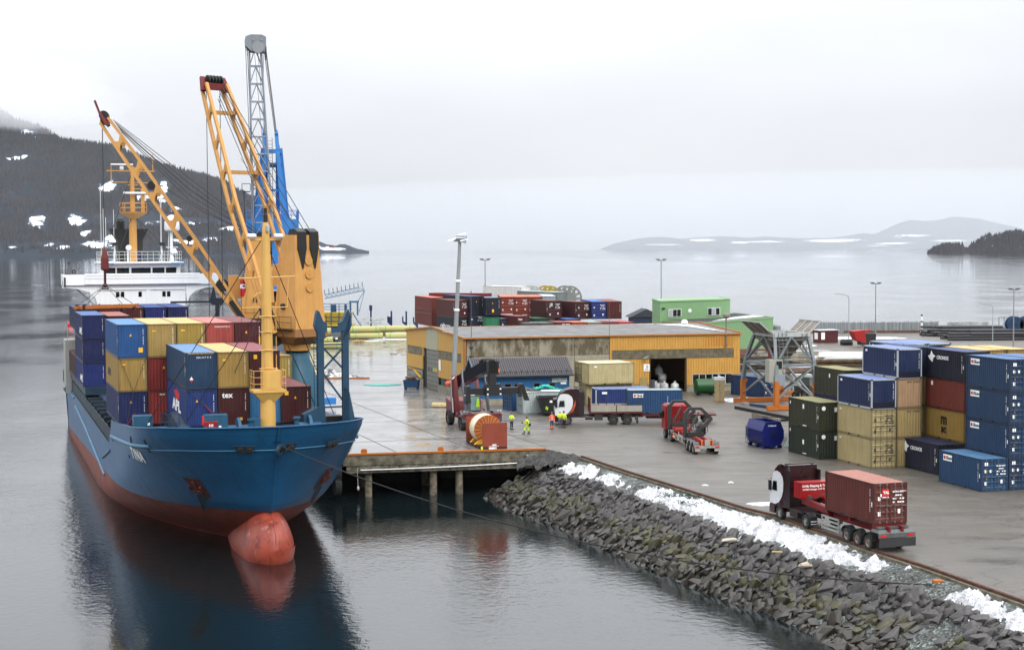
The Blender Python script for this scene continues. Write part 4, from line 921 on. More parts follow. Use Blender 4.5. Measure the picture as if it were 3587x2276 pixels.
# anchor pockets, fairleads
for sg, s_, z_ in ((-1, 4.6, 1.4), (1, 4.6, 1.6)):
    M = hull_frame(s_, z_, sg, .02); b = MB(); b.prism([(-1.0, .75), (.75, .75), (1.0, -1.1), (-.1, -1.0)] if sg < 0 else [(1.0, .75), (-.75, .75), (-1.0, -1.1), (.1, -1.0)], -.02, .03)
    o_ = part('anchor_pocket', b, mottled((34, 20, 16), (84, 34, 26), 2, .7), ship, M)
    b = MB(); b.beam((0, .5, .1), (0, -.5, .16), .2, .16); b.beam((-.5, -.45, .16), (.5, -.45, .16), .2, .16); b.beam((-.5, -.45, .16), (-.6, .05, .2), .16); b.beam((.5, -.45, .16), (.6, .05, .2), .16); part('anchor', b, mottled((50, 22, 16), (92, 40, 30), 3, .7), o_)
    b = MB(); b.prism([(-.5, -1.0), (.8, -1.1), (.75*sg+.3, -2.1), (.9*sg+.1, -2.9), (.5*sg, -2.6)], -.015, .012); part('rust_streak', b, mottled((12, 40, 54), (30, 46, 44), 1.4, .7), o_)
for (s_, z_, sg, w_) in ((-.75, 4.75, -1, 1), (-1.35, 4.85, 1, 1), (1.0, 4.6, 1, 0), (6.5, 4.4, -1, 3), (11.3, 4.3, -1, 4), (13.6, 2.7, -1, 5), (26.5, 2.5, -1, 5)):
    M = hull_frame(s_, z_, sg, .02); b = MB()
    if w_ == 1 or w_ == 0:
        b.beam((-.85, .3, .1), (.85, .3, .1), .06); b.beam((-.85, .3, .1), (-.6, -.3, .1), .06); b.beam((.85, .3, .1), (.6, -.3, .1), .06); b.beam((-.6, -.3, .1), (.6, -.3, .1), .08)
        o_ = part('fairlead', b, paint((60, 90, 104), .5, .4, .3), ship, M)
        b = MB(); [b.lathe([(.0, .01), (.26, .01), (.26, .16), (.16, .2)], 12, (x, -.05, 0)) for x in (-.32, .32)]; part('roller', b, mottled((26, 22, 20), (60, 52, 46), 5, .6), o_)
    elif w_ == 3: b.box((-.16, -.6, 0), (.16, .5, .03)); part('mooring_port', b, mottled((20, 18, 18), (52, 30, 24), 3, .8), ship, M)
    else: b.lathe([(.0, .0), (.3 if w_ == 4 else .14, .0), (.3 if w_ == 4 else .14, .03)], 16); part('porthole', b, DARK, ship, M)
M = hull_frame(-1.75, 4.6, 1, .02); M.translation = V((.15, -1.85, 4.7)); b = MB(); b.lathe([(.34, -.1), (.52, -.1), (.56, .1), (.36, .16)], 20, M=Matrix.Diagonal((1.15, .8, 1, 1)), cap=False); part('bow_fairlead_ring', b, paint((40, 84, 104), .5, .4, .3), ship, M); b = MB(); b.lathe([(0, 0), (.4, 0)], 18, cap=False, M=Matrix.Diagonal((1.15, .8, 1, 1))); part('bow_fairlead_hole', b, DARK, ship, M)
# decks
b = MB(); rows = []
for i in range(22):
    s = lerp(-1.9, 29, (i/21)**1.5); z = ztop(s)-1.15; t_, _ = hull_pt(max(0, (s-stem(z))/(103-stem(z))), z); rows.append([(-t_+.1, s, z), (0, s, z+.05), (t_*.93-.1, s, z)])
b.grid(rows); part('forecastle_deck', b, paint((26, 78, 96), .7, .5, .3), ship)
b = MB(); b.box((-9.2, 28, .5), (8.6, 103, .7)); b.box((-9.15, 28, .6), (8.5, 28.2, 3.2)); part('main_deck', b, paint((26, 78, 96), .7, .5, .3), ship)
b = MB(); b.box((-7.4, 29, .7), (7.4, 88, 3.3)); b.box((-7.8, 29, 3.3), (7.8, 88, 3.55)); b.box((-9.2, 13.5, 3.6), (8.2, 29, 4.2)); b.box((-5.6, 8.0, 4.4), (7.6, 21, 5.4)); b.box((-9.3, 60, 3.5), (8.4, 88, 4.36))
part('hatch_coaming', b, DKTEAL, ship)
b = MB()
for i in range(26): s = 30+i*1.8; b.box((-7.62, s, .7), (-7.4, s+.16, 3.3))
for i in range(7): b.box((-9.2, 33+i*4, 3.1), (-7.4, 33.3+i*4, 3.5)); b.box((-9.2, 33+i*4, .7), (-8.95, 33.25+i*4, 3.3))
part('coaming_stiffener', b, paint((20, 58, 78), .6, .5, .2), ship)
for i in range(7):
    s = 31+i*4.1; b = MB(); b.box((-8.9, s, 1.0), (-8.05, s+1.5, 2.9)); part('deck_locker', b, paint((24, 66, 84), .6, .4, .2), ship)
b = MB(); b.box((-9.2, 30.9, 1.6), (-9.12, 60, 2.95))
for i in range(16): b.box((-9.12, 31.2+i*1.8, 1.6), (-8.9, 31.35+i*1.8, 2.9))
b.beam((-9.16, 30.9, 2.97), (-9.16, 60, 2.97), .1); part('side_bulwark', b, paint((16, 62, 78), .6, .4, .2), ship)
b = MB(); b.box((-9.2, 60, 1.6), (-9.1, 103, 3.2)); part('quarter_bulwark', b, paint((20, 66, 86), .6, .4, .2), ship)
# forecastle gear
def fbox(a, c, mat, name, extra=None):
    b = MB(); b.box(a, c); return part(name, b, mat, ship)
FB = paint((30, 108, 142), .5, .3, .1)
h1 = fbox((-9.0, 11.4, 4.3), (-7.5, 12.6, 6.15), FB, 'vent_housing'); b = MB(); b.box((-7.95, 11.36, 5.4), (-7.75, 11.4, 5.6)); part('notice', b, WHT, h1)
fbox((-7.2, 10.4, 4.3), (-6.5, 11.0, 5.3), FB, 'vent_housing')
h2 = fbox((-4.6, 2.9, 4.9), (-2.9, 3.9, 6.9), FB, 'winch_cabinet'); b = MB(); b.box((-3.6, 2.86, 5.9), (-3.4, 2.9, 6.1)); part('notice', b, WHT, h2)
h3 = fbox((-4.7, 2.3, 4.9), (-3.75, 2.85, 6.45), paint((178, 30, 34), .4, .15, .02), 'fire_box'); b = MB(); [b.box((-4.4+i*.12, 2.27, 6.1), (-4.34+i*.12, 2.3, 6.3)) for i in range(3)]; part('sign', b, WHT, h3)
b = MB(); b.box((-4.85, 2.7, 6.2), (-4.7, 2.8, 6.9)); part('fire_lamp', b, plain((190, 30, 30)), ship)
for x in (-1.9, 3.6):
    b = MB(); b.lathe([(.95, -.12), (.95, .12)], 20, (x, 4.2, 5.55), 'x'); b.lathe([(.4, -.9), (.4, .9)], 14, (x, 4.2, 5.55), 'x'); b.box((x-.8, 3.6, 4.8), (x+.8, 4.9, 5.2)); part('windlass', b, FB, ship)
for x in (-1.2, 2.3): b = MB(); b.lathe([(.2, 4.9), (.2, 6.3), (.3, 6.4), (.3, 6.55)], 12, (x, 2.6, 0)); part('vent_pipe', b, FB, ship)
b = MB(); b.box((-.9, 3.0, 5.0), (-.4, 3.5, 6.5)); part('vent_housing', b, FB, ship)
b = MB(); b.frm([(-6.1, 6.2, 5.0), (-5.0, 6.0, 5.0), (-4.9, 13, 5.2), (-5.9, 13, 5.2)], [(-6.0, 6.2, 5.4), (-5.1, 6.0, 5.4), (-5.0, 13, 6.2), (-5.9, 13, 6.2)]); part('breakwater', b, DKTEAL, ship)
b = MB()
for y in (5.2, 5.9, 6.6): b.beam((-7.2, 9, y), (-5.9, 7, y), .05)
for k in range(3): b.beam((-7.2+.6*k, 9-.95*k, 4.5), (-7.2+.6*k, 9-.95*k, 6.6), .05)
part('deck_rail', b, DKTEAL, ship)
# foremast
MX, MS_ = .35, 4.0
fm = MB(); fm.lathe([(.62, 4.8), (.6, 6), (.58, 8.3)], 20, (MX, MS_, 0)); fm.lathe([(.5, 8.3), (.42, 13), (.34, 18.5), (.28, 20.8), (.2, 21.4)], 18, (MX, MS_, 0)); fmo = part('foremast', fm, MAST, ship, smooth=False)
b = MB(); b.box((MX-1.25, MS_-.9, 8.42), (MX+1.3, MS_+.9, 8.6)); b.frm([(MX-.5, MS_-.5, 7.7), (MX+.5, MS_-.5, 7.7), (MX+.5, MS_+.5, 7.7), (MX-.5, MS_+.5, 7.7)], [(MX-1.2, MS_-.85, 8.42), (MX+1.2, MS_-.85, 8.42), (MX+1.2, MS_+.85, 8.42), (MX-1.2, MS_+.85, 8.42)]); part('platform', b, MAST, fmo)
b = MB(); b.box((MX-.45, MS_-.75, 8.62), (MX+.9, MS_+.45, 10.1)); b.box((MX-.32, MS_-.78, 8.75), (MX+.75, MS_-.75, 9.95)); part('mast_cabinet', b, MAST, fmo)
b = MB()
for z in (9.1, 9.6, 10.1):
    b.path([(MX-1.2, MS_+.8, z), (MX-1.2, MS_-.85, z), (MX-.5, MS_-.85, z)], .025, 5); b.path([(MX+.95, MS_-.85, z), (MX+1.25, MS_-.85, z), (MX+1.25, MS_+.8, z)], .025, 5)
for x, y in ((-1.2, .8), (-1.2, 0), (-1.2, -.85), (-.5, -.85), (.95, -.85), (1.25, -.85), (1.25, 0), (1.25, .8)): b.tube((MX+x, MS_+y, 8.6), (MX+x, MS_+y, 10.1), .025, n=5)
part('railing', b, MAST, fmo)
b = MB(); b.tube((MX-2.1, MS_, 17.15), (MX+2.2, MS_, 17.25), .06, n=6); b.tube((MX-1.2, MS_, 20.05), (MX+1.2, MS_, 20.05), .06, n=6); b.tube((MX-1.9, MS_-.05, 14.9), (MX+1.6, MS_-.05, 14.9), .045, n=6); b.tube((MX+1.6, MS_, 14.9), (MX+1.7, MS_, 17.2), .04, n=6)
b.path([(MX-.9, MS_-.1, 15.1), (MX-.9, MS_-.1, 15.8), (MX-.7, MS_-.1, 16.0), (MX, MS_-.1, 16.0)], .04, 5); part('crosstree', b, MAST, fmo)
for sx in (-1.1, .95): b = MB(); b.lathe([(.12, -.35), (.2, -.25), (.2, .25), (.12, .35)], 10, (MX+sx, MS_-.15, 20.35), 'x'); part('floodlight', b, paint((226, 228, 230), .3, .1, 0), fmo)
b = MB(); b.lathe([(.17, 21.4), (.17, 22.0), (.13, 22.05), (.13, 22.5)], 10, (MX, MS_, 0)); part('masthead_light', b, BLACK, fmo); b = MB(); b.lathe([(.11, 20.7), (.13, 20.8), (.13, 21.15), (.11, 21.2)], 10, (MX+.1, MS_-.4, 0)); part('forward_lamp', b, paint((214, 220, 222), .2, .05, 0), fmo)
for z in (10.2, 11.6, 13.0, 14.2):
    b = MB(); b.tube((MX-.25, MS_-.6, z), (MX-.25, MS_-.6, z+1.1), .03, n=5); b.tube((MX+.65, MS_-.3, z), (MX+.65, MS_-.3, z+1.1), .03, n=5); b.tube((MX-.7, MS_-.5, z+.05), (MX+.7, MS_-.5, z+.05), .04, n=5); part('ladder_hoop', b, MAST, fmo)
for a_, c_ in (((MX, MS_, 15.6), (-5.3, 8.0, 6.0)), ((MX, MS_, 20.6), (-8.2, 11.0, 5.2)), ((MX, MS_, 20.0), (7.6, 12.5, 5.2)), ((MX, MS_, 15.6), (5.8, 9.0, 5.2)), ((MX-.4, MS_, 14.6), (-2.3, 3.2, 10))):
    b = MB(); b.tube(a_, c_, .035, n=5); part('stay', b, CABLE, fmo)
# flag: white and blue cross on red, half furled
fl = MB(); rows = []
for i in range(9):
    z = 15.75+i*.16; row = []
    for j in range(7): x = MX-2.05+j*.07*(.5+.5*math.sin((i+1)/10*math.pi)); row.append((x, MS_-.4+.14*math.sin(j*1.4+i*.3), z))
    rows.append(row)
fl.grid(rows); flag = part('flag', fl, plain((178, 22, 34), .8), fmo, smooth=True)
b = MB(); b.grid([[(p[0], p[1]-.02, p[2]) for p in r] for r in rows[4:7]]); part('flag_cross', b, plain((226, 226, 226), .8), fmo); b = MB(); b.grid([[(p[0]+.02, p[1]-.035, p[2]+.1) for p in r[1:6]] for r in rows[4:6]]); part('flag_cross', b, plain((20, 30, 84), .8), fmo)
b = MB(); b.tube((MX-1.95, MS_-.4, 17.2), (MX-2.0, MS_-.4, 13.6), .015, n=4); part('halyard', b, CABLE, fmo)
# jib rest: two posts with forked heads at the port bow
jr = thing('jib_rest', 'teal steel frame with two forked heads standing on the port bow', 'jib rest', SHIP_O, SHIP_A)
TEAL = paint((22, 88, 118), .5, .35, .12)
for x, sg in ((4.62, -1), (6.6, 1)):
    b = MB(); b.box((x-.24, 4.3, 4.7), (x+.24, 4.85, 13.2)); part('post', b, TEAL, jr)
    b = MB(); b.prism([(x-.24, 12.3), (x+.24, 12.3), (x+.4 if sg < 0 else x+.24, 12.9), (x+.5*(-sg), 13.0), (x+.5*(-sg), 13.6), (x+.2*(-sg), 13.75), (x+.1*sg, 14.5), (x-.0+.25*sg, 14.6), (x+.35*sg, 14.3), (x+.5*sg, 13.4), (x+.24*sg, 12.8)][::1], 4.25, 4.9, 'y'); part('forked_head', b, TEAL, jr)
b = MB()
b.beam((4.8, 4.6, 11.9), (6.5, 4.6, 11.9), .12); b.beam((4.8, 4.6, 11.7), (6.5, 4.6, 9.9), .14); b.beam((4.8, 4.6, 9.9), (6.5, 4.6, 11.7), .14); b.beam((4.8, 4.6, 9.7), (6.8, 4.6, 6.9), .14); b.beam((4.8, 4.6, 7.0), (6.8, 4.6, 7.0), .12); part('cross_brace', b, TEAL, jr)
b = MB(); b.frm([(3.2, 4.2, 4.8), (5.0, 4.2, 4.8), (5.0, 5.2, 4.8), (3.2, 5.2, 4.8)], [(3.2, 4.2, 6.5), (4.86, 4.2, 7.3), (4.86, 5.2, 7.3), (3.2, 5.2, 6.5)]); b.frm([(6.4, 4.3, 4.6), (7.5, 4.3, 4.9), (7.5, 5.0, 4.9), (6.4, 5.0, 4.6)], [(6.4, 4.3, 8.6), (6.85, 4.3, 8.2), (6.85, 5.0, 8.2), (6.4, 5.0, 8.6)]); part('base_bracket', b, TEAL, jr)
b = MB()
for x in (4.1, 4.32): b.tube((x, 4.5, 6.8), (x, 4.5, 12.4), .03, n=5)
for i in range(20): b.tube((4.1, 4.5, 6.9+i*.28), (4.32, 4.5, 6.9+i*.28), .02, n=4)
part('ladder', b, TEAL, jr)
b = MB(); b.box((5.1, 6.2, 4.3), (6.7, 7.3, 6.1)); part('winch_box', b, BLACK, ship)
b = MB(); b.prism([(9.4, 71, ), (10.0, 71), (10.0, 71.4)], 9, 9.1) if 0 else None
# second rest aft
b = MB(); b.beam((3.6, 82, 9), (7.9, 82, 12.9), .01) if 0 else None
b.box((2.5, 80, 12.7), (8.2, 80.3, 12.95)); b.box((8.0, 79.9, 4), (8.5, 80.3, 12.6)); b.prism([(7.6, 12.4), (8.8, 12.4), (9.4, 13.2), (9.0, 14.2), (8.7, 13.3), (8.1, 13.3), (7.8, 14.8), (7.3, 13.0)], 79.9, 80.4, 'y'); part('aft_jib_rest', b, paint((16, 44, 66), .5, .3, .1), ship)
# ---------------------------------------------------------------- bridge
WS = paint((246, 248, 248), .55, .12, .03)
sup = MB(); sup.box((-5.6, 88, .7), (5.4, 101, 14.9)); sup_o = part('superstructure', sup, WS, ship)
b = MB(); b.box((-9.8, 87.6, 14.9), (9.6, 92.5, 15.05)); b.box((-9.8, 87.6, 15.05), (9.6, 87.75, 16.25)); b.box((-9.8, 87.75, 15.05), (-9.65, 92.5, 16.25)); b.box((9.45, 87.75, 15.05), (9.6, 92.5, 16.25)); b.box((-7.2, 87.45, 15.0), (7.2, 87.58, 16.35)); part('wing_bulwark', b, WS, sup_o)
b = MB()
for sg in (-1, 1):
    b.prism([(sg*5.6, 12.2), (sg*5.9, 13.3), (sg*6.6, 14.0), (sg*8.0, 14.4), (sg*9.7, 14.6), (sg*9.7, 14.9), (sg*5.4, 14.9)][::sg], 87.9, 88.1, 'y'); b.box((min(sg*5.4, sg*9.7), 88.1, 14.5), (max(sg*5.4, sg*9.7), 92, 14.9))
    b.beam((sg*8.3, 89.6, 14.6), (sg*5.5, 89.6, 11.9), .22)
part('wing_bracket', b, WS, sup_o)
wh_ = MB(); wh_.frm([(-4.7, 88.6, 15.0), (4.7, 88.6, 15.0), (4.9, 96, 15.0), (-4.9, 96, 15.0)], [(-4.9, 88.1, 17.6), (4.9, 88.1, 17.6), (4.9, 96, 17.6), (-4.9, 96, 17.6)]); who = part('wheelhouse', wh_, WS, sup_o)
for x0_, x1_ in ((-4.55, -3.35), (-3.15, -1.65), (-1.35, 1.05), (1.3, 2.8), (3.0, 4.3)):
    b = MB(); b.frm([(x0_, 88.36, 15.95), (x1_, 88.36, 15.95), (x1_, 88.6, 15.95), (x0_, 88.6, 15.95)], [(x0_-.02, 88.14, 17.05), (x1_+.02, 88.14, 17.05), (x1_, 88.4, 17.05), (x0_, 88.4, 17.05)]); part('bridge_window', b, GLASS, who)
b = MB(); b.box((-5.3, 87.6, 17.6), (5.2, 97, 17.78)); part('wheelhouse_roof', b, WS, who); b = MB(); b.box((-5.3, 87.5, 17.5), (-3.6, 87.9, 17.66)); b.box((3.6, 87.5, 17.5), (5.2, 87.9, 17.66)); part('blue_fascia', b, plain((40, 120, 180)), who)
for x in (-3.35, -2.75, -.55, 2.45, 3.05): b = MB(); b.box((x, 87.94, 13.35), (x+.42, 88.0, 14.0)); part('cabin_window', b, GLASS, sup_o)
b = MB(); b.box((-5.6, 87.85, 14.25), (5.4, 88, 14.33)); b.box((.45, 87.9, 11), (.95, 88, 14.3)); part('trim_band', b, WS, sup_o)
b = MB()
for z in (18.2, 18.7, 19.1):
    b.path([(-5.0, 96, z), (-5.0, 88.2, z), (5.0, 88.2, z), (5.0, 96, z)], .03, 5)
for i in range(15): b.tube((-5+i*10/14, 88.2, 17.7), (-5+i*10/14, 88.2, 19.1), .03, n=5)
for i in range(5): b.tube((-5, 88.2+i*2, 17.7), (-5, 88.2+i*2, 19.1), .03, n=5); b.tube((5, 88.2+i*2, 17.7), (5, 88.2+i*2, 19.1), .03, n=5)
for z in (15.4, 15.75): b.path([(-7.1, 87.38, z+.35), (7.1, 87.38, z+.35)], .02, 4)
part('roof_railing', b, paint((214, 216, 212), .5, .1, .05), who)
# main mast with radar, funnel, domes
mm = MB(); mm.lathe([(.52, 17.7), (.46, 24.0)], 14, (-.7, 92, 0)); mm.lathe([(.3, 24.2), (.26, 30.2)], 12, (-.7, 92, 0)); mmo = part('main_mast', mm, TAN, ship)
b = MB(); b.lathe([(.4, 23.3), (1.7, 24.1), (1.75, 24.25)], 8, (-.6, 92, 0)); part('mast_platform', b, TAN, mmo)
b = MB()
for z in (24.8, 25.4):
    b.path([(-.6+1.7*math.cos(a), 92+1.7*math.sin(a), z) for a in [k*math.pi/4 for k in range(9)]], .05, 5)
for k in range(8): b.tube((-.6+1.7*math.cos(k*math.pi/4), 92+1.7*math.sin(k*math.pi/4), 24.2), (-.6+1.7*math.cos(k*math.pi/4), 92+1.7*math.sin(k*math.pi/4), 25.4), .05, n=5)
b.box((.4, 91.5, 24.2), (.8, 92.2, 27.3)); part('mast_railing', b, TAN, mmo)
b = MB(); b.box((-3.9, 91.8, 29.5), (2.2, 92, 29.64)); b.box((-3.4, 91.8, 28.0), (-3.3, 91.9, 30.3)); b.box((-3.4, 91.8, 28.05), (-.7, 91.9, 28.15)); b.box((-.7, 91.8, 28.0), (1.4, 91.9, 28.1)); b.box((-.7, 91.8, 27.2), (1.2, 91.9, 27.3)); b.box((1.9, 91.8, 29.6), (2.0, 91.9, 31.8)); b.box((-1.4, 91.8, 27.7), (.0, 91.9, 27.8)); part('crosstrees', b, TAN, mmo)
b = MB(); b.box((-3.4, 91.5, 30.3), (-.6, 91.7, 30.48)); b.lathe([(.2, 29.7), (.28, 29.9), (.2, 30.2)], 10, (-2.0, 92, 0)); part('radar_scanner', b, WHITE, mmo); b = MB(); b.box((-1.9, 91.2, 26.6), (2.2, 91.4, 26.84)); part('radar_scanner', b, WHITE, mmo); b = MB(); b.lathe([(.3, 25.7), (.36, 26.1), (.28, 26.5)], 10, (.75, 92, 0)); part('sat_dome', b, WHITE, mmo)
b = MB(); b.prism([(0, 28.3), (.35, 28.3), (.15, 29.3)], 91.7, 91.75, 'y'); part('signal_flag', b, BLACK, mmo)
for a_, c_ in (((-.7, 92, 29.5), (-5, 88.6, 17.8)), ((-.7, 92, 24), (-3.3, 88.6, 17.8)), ((-.7, 92, 24), (4.8, 89, 17.8)), ((-.7, 92, 24), (3.2, 88.6, 17.8))): b = MB(); b.tube(a_, c_, .04, n=5); part('stay', b, CABLE, mmo)
fu = MB(); fu.box((-2.3, 95.5, 17.0), (.9, 99, 20.8)); fu.frm([(-2.3, 95.5, 20.6), (.9, 95.5, 20.6), (.9, 99, 20.6), (-2.3, 99, 20.6)], [(-3.3, 95, 22.1), (1.6, 95, 22.1), (1.6, 99, 22.1), (-3.3, 99, 22.1)]); fuo = part('funnel', fu, plain((20, 20, 22), .6), ship)
b = MB(); b.lathe([(.55, 20), (.55, 23.1), (.4, 23.5), (.1, 23.6)], 14, (-1.8, 97, 0)); part('exhaust_pipe', b, BLACK, fuo)
for px, h_, mt in ((3.95, 22.0, WHITE),):
    b = MB(); b.lathe([(.3, 17.7), (.22, 18.6), (.18, 22)], 10, (px, 90, 0)); do = part('dome_mast', b, WHITE, ship); b = MB(); b.lathe([(.9, 21.8), (1.0, 22.0), (.95, 22.9), (.7, 23.5), (.3, 23.8), (.02, 23.85)], 16, (px+.1, 90, 0)); part('satellite_dome', b, WHITE, do, smooth=True); b = MB(); b.box((px-.7, 89.9, 19.6), (px+.8, 90.1, 19.7)); b.lathe([(.5, 18.9), (.25, 19.5)], 10, (px+.3, 90, 0)); b.beam((px-.5, 90, 17.7), (px-.3, 90, 21.8), .06); part('dome_bracket', b, WHITE, do)
for x, z1 in ((-4.6, 24.6), (-4.3, 23.5), (-3.3, 24.5), (2.7, 27.5), (-4.9, 27.8), (2.6, 26.0)): b = MB(); b.tube((x, 90, 17.7), (x, 90, z1), .035, n=5); part('whip_aerial', b, plain((214, 214, 210)), ship)
for x, mt in ((-3.3, BLACK), (2.6, BLACK)): b = MB(); b.tube((x, 89, 17.7), (x, 89, 19.9), .05, n=5); b.beam((x-.3, 89, 17.7), (x, 89, 19.6), .04); b.beam((x+.3, 89, 17.7), (x, 89, 19.6), .04); lo = part('lamp_post', b, WHITE, ship); b = MB(); b.box((x-.35, 88.7, 19.85), (x+.35, 89.1, 20.3)); part('deck_light', b, paint((60, 60, 60), .4, .1, 0), lo)
b = MB(); b.tube((-1.7, 88.8, 17.8), (-1.7, 88.8, 19.3), .12, n=8); so_ = part('searchlight_post', b, WHITE, ship); b = MB(); b.lathe([(.3, -.3), (.36, -.1), (.36, .25), (.2, .3)], 14, (-1.6, 88.7, 19.6), 'y'); part('searchlight', b, WHITE, so_)
b = MB(); b.lathe([(.1, 17.9), (.42, 18.1), (.45, 18.7), (.3, 19.1), (.1, 19.2)], 14, (-.2+.1, 88.9, 0)); part('compass_cover', b, plain((18, 22, 58), .6), ship)
b = MB(); b.lathe([(.05, 17.8), (.1, 18.3), (.16, 18.6)], 6, (-9.0, 89, -2.2)); b.tube((-9, 89, 16.2), (-9, 89, 17.6), .05); b.box((-9.2, 88.9, 17.5), (-8.8, 89.2, 17.9)); part('wing_lamp', b, paint((90, 92, 92), .5, .1, 0), ship); b = MB(); b.lathe([(.12, -.1), (.26, -.12), (.3, 0), (.26, .12), (.12, .1)], 16, (-8.4, 89, 16.6), 'y', cap=False); part('life_ring', b, BLACK, ship)
b = MB(); b.box((-9.84, 88.2, 14.95), (-9.8, 88.8, 15.5)); b.box((-9.72, 87.55, 14.7), (-9.5, 87.6, 15.9)); part('port_light_board', b, plain((16, 24, 18)), ship)
b = MB(); b.box((-9.9, 84.5, 2.6), (-7.2, 88, 8.2)); b.box((-9.9, 84.4, 1.6), (-9.2, 84.6, 2.7)); b.box((-8.4, 84.4, 1.6), (-8.1, 84.6, 2.7)); b.tube((-9.6, 84.6, 8.2), (-9.6, 84.6, 10), .05); part('quarter_house', b, paint((206, 208, 202), .6, .2, .05), ship)
# lashing rods on the container stacks
b = MB()
for a_, c_ in (((-9.1, 21.28, 10.1), (-8.0, 21.2, 7.2)), ((-6.9, 21.28, 10.1), (-8.0, 21.2, 7.2)), ((-8, 21.2, 7.2), (-8.6, 21.2, 4.6)), ((-5.1, 8.1, 8.4), (-2.9, 8.0, 6.2))): b.tube(a_, c_, .022, n=4)
part('lashing_rod', b, plain((60, 56, 50)), ship); b = MB(); b.tube((-3.9, 8.05, 7.2), (-2.9, 8.0, 6.0), .05, n=5); b.tube((-7.9, 21.15, 5.4), (-8.6, 21.1, 4.4), .05, n=5); part('lashing_rod', b, plain((120, 24, 30)), ship)
# mooring buoy
b = MB(); p = gp(246, 1136, WATER+.4); b.lathe([(.1, -.9), (.7, -.55), (.95, 0), (.7, .6), (.1, .9)], 16, p); solo('mooring_buoy', b, plain((214, 52, 52), .5), 'small round red buoy floating left of the ship stern', 'buoy', smooth=True)
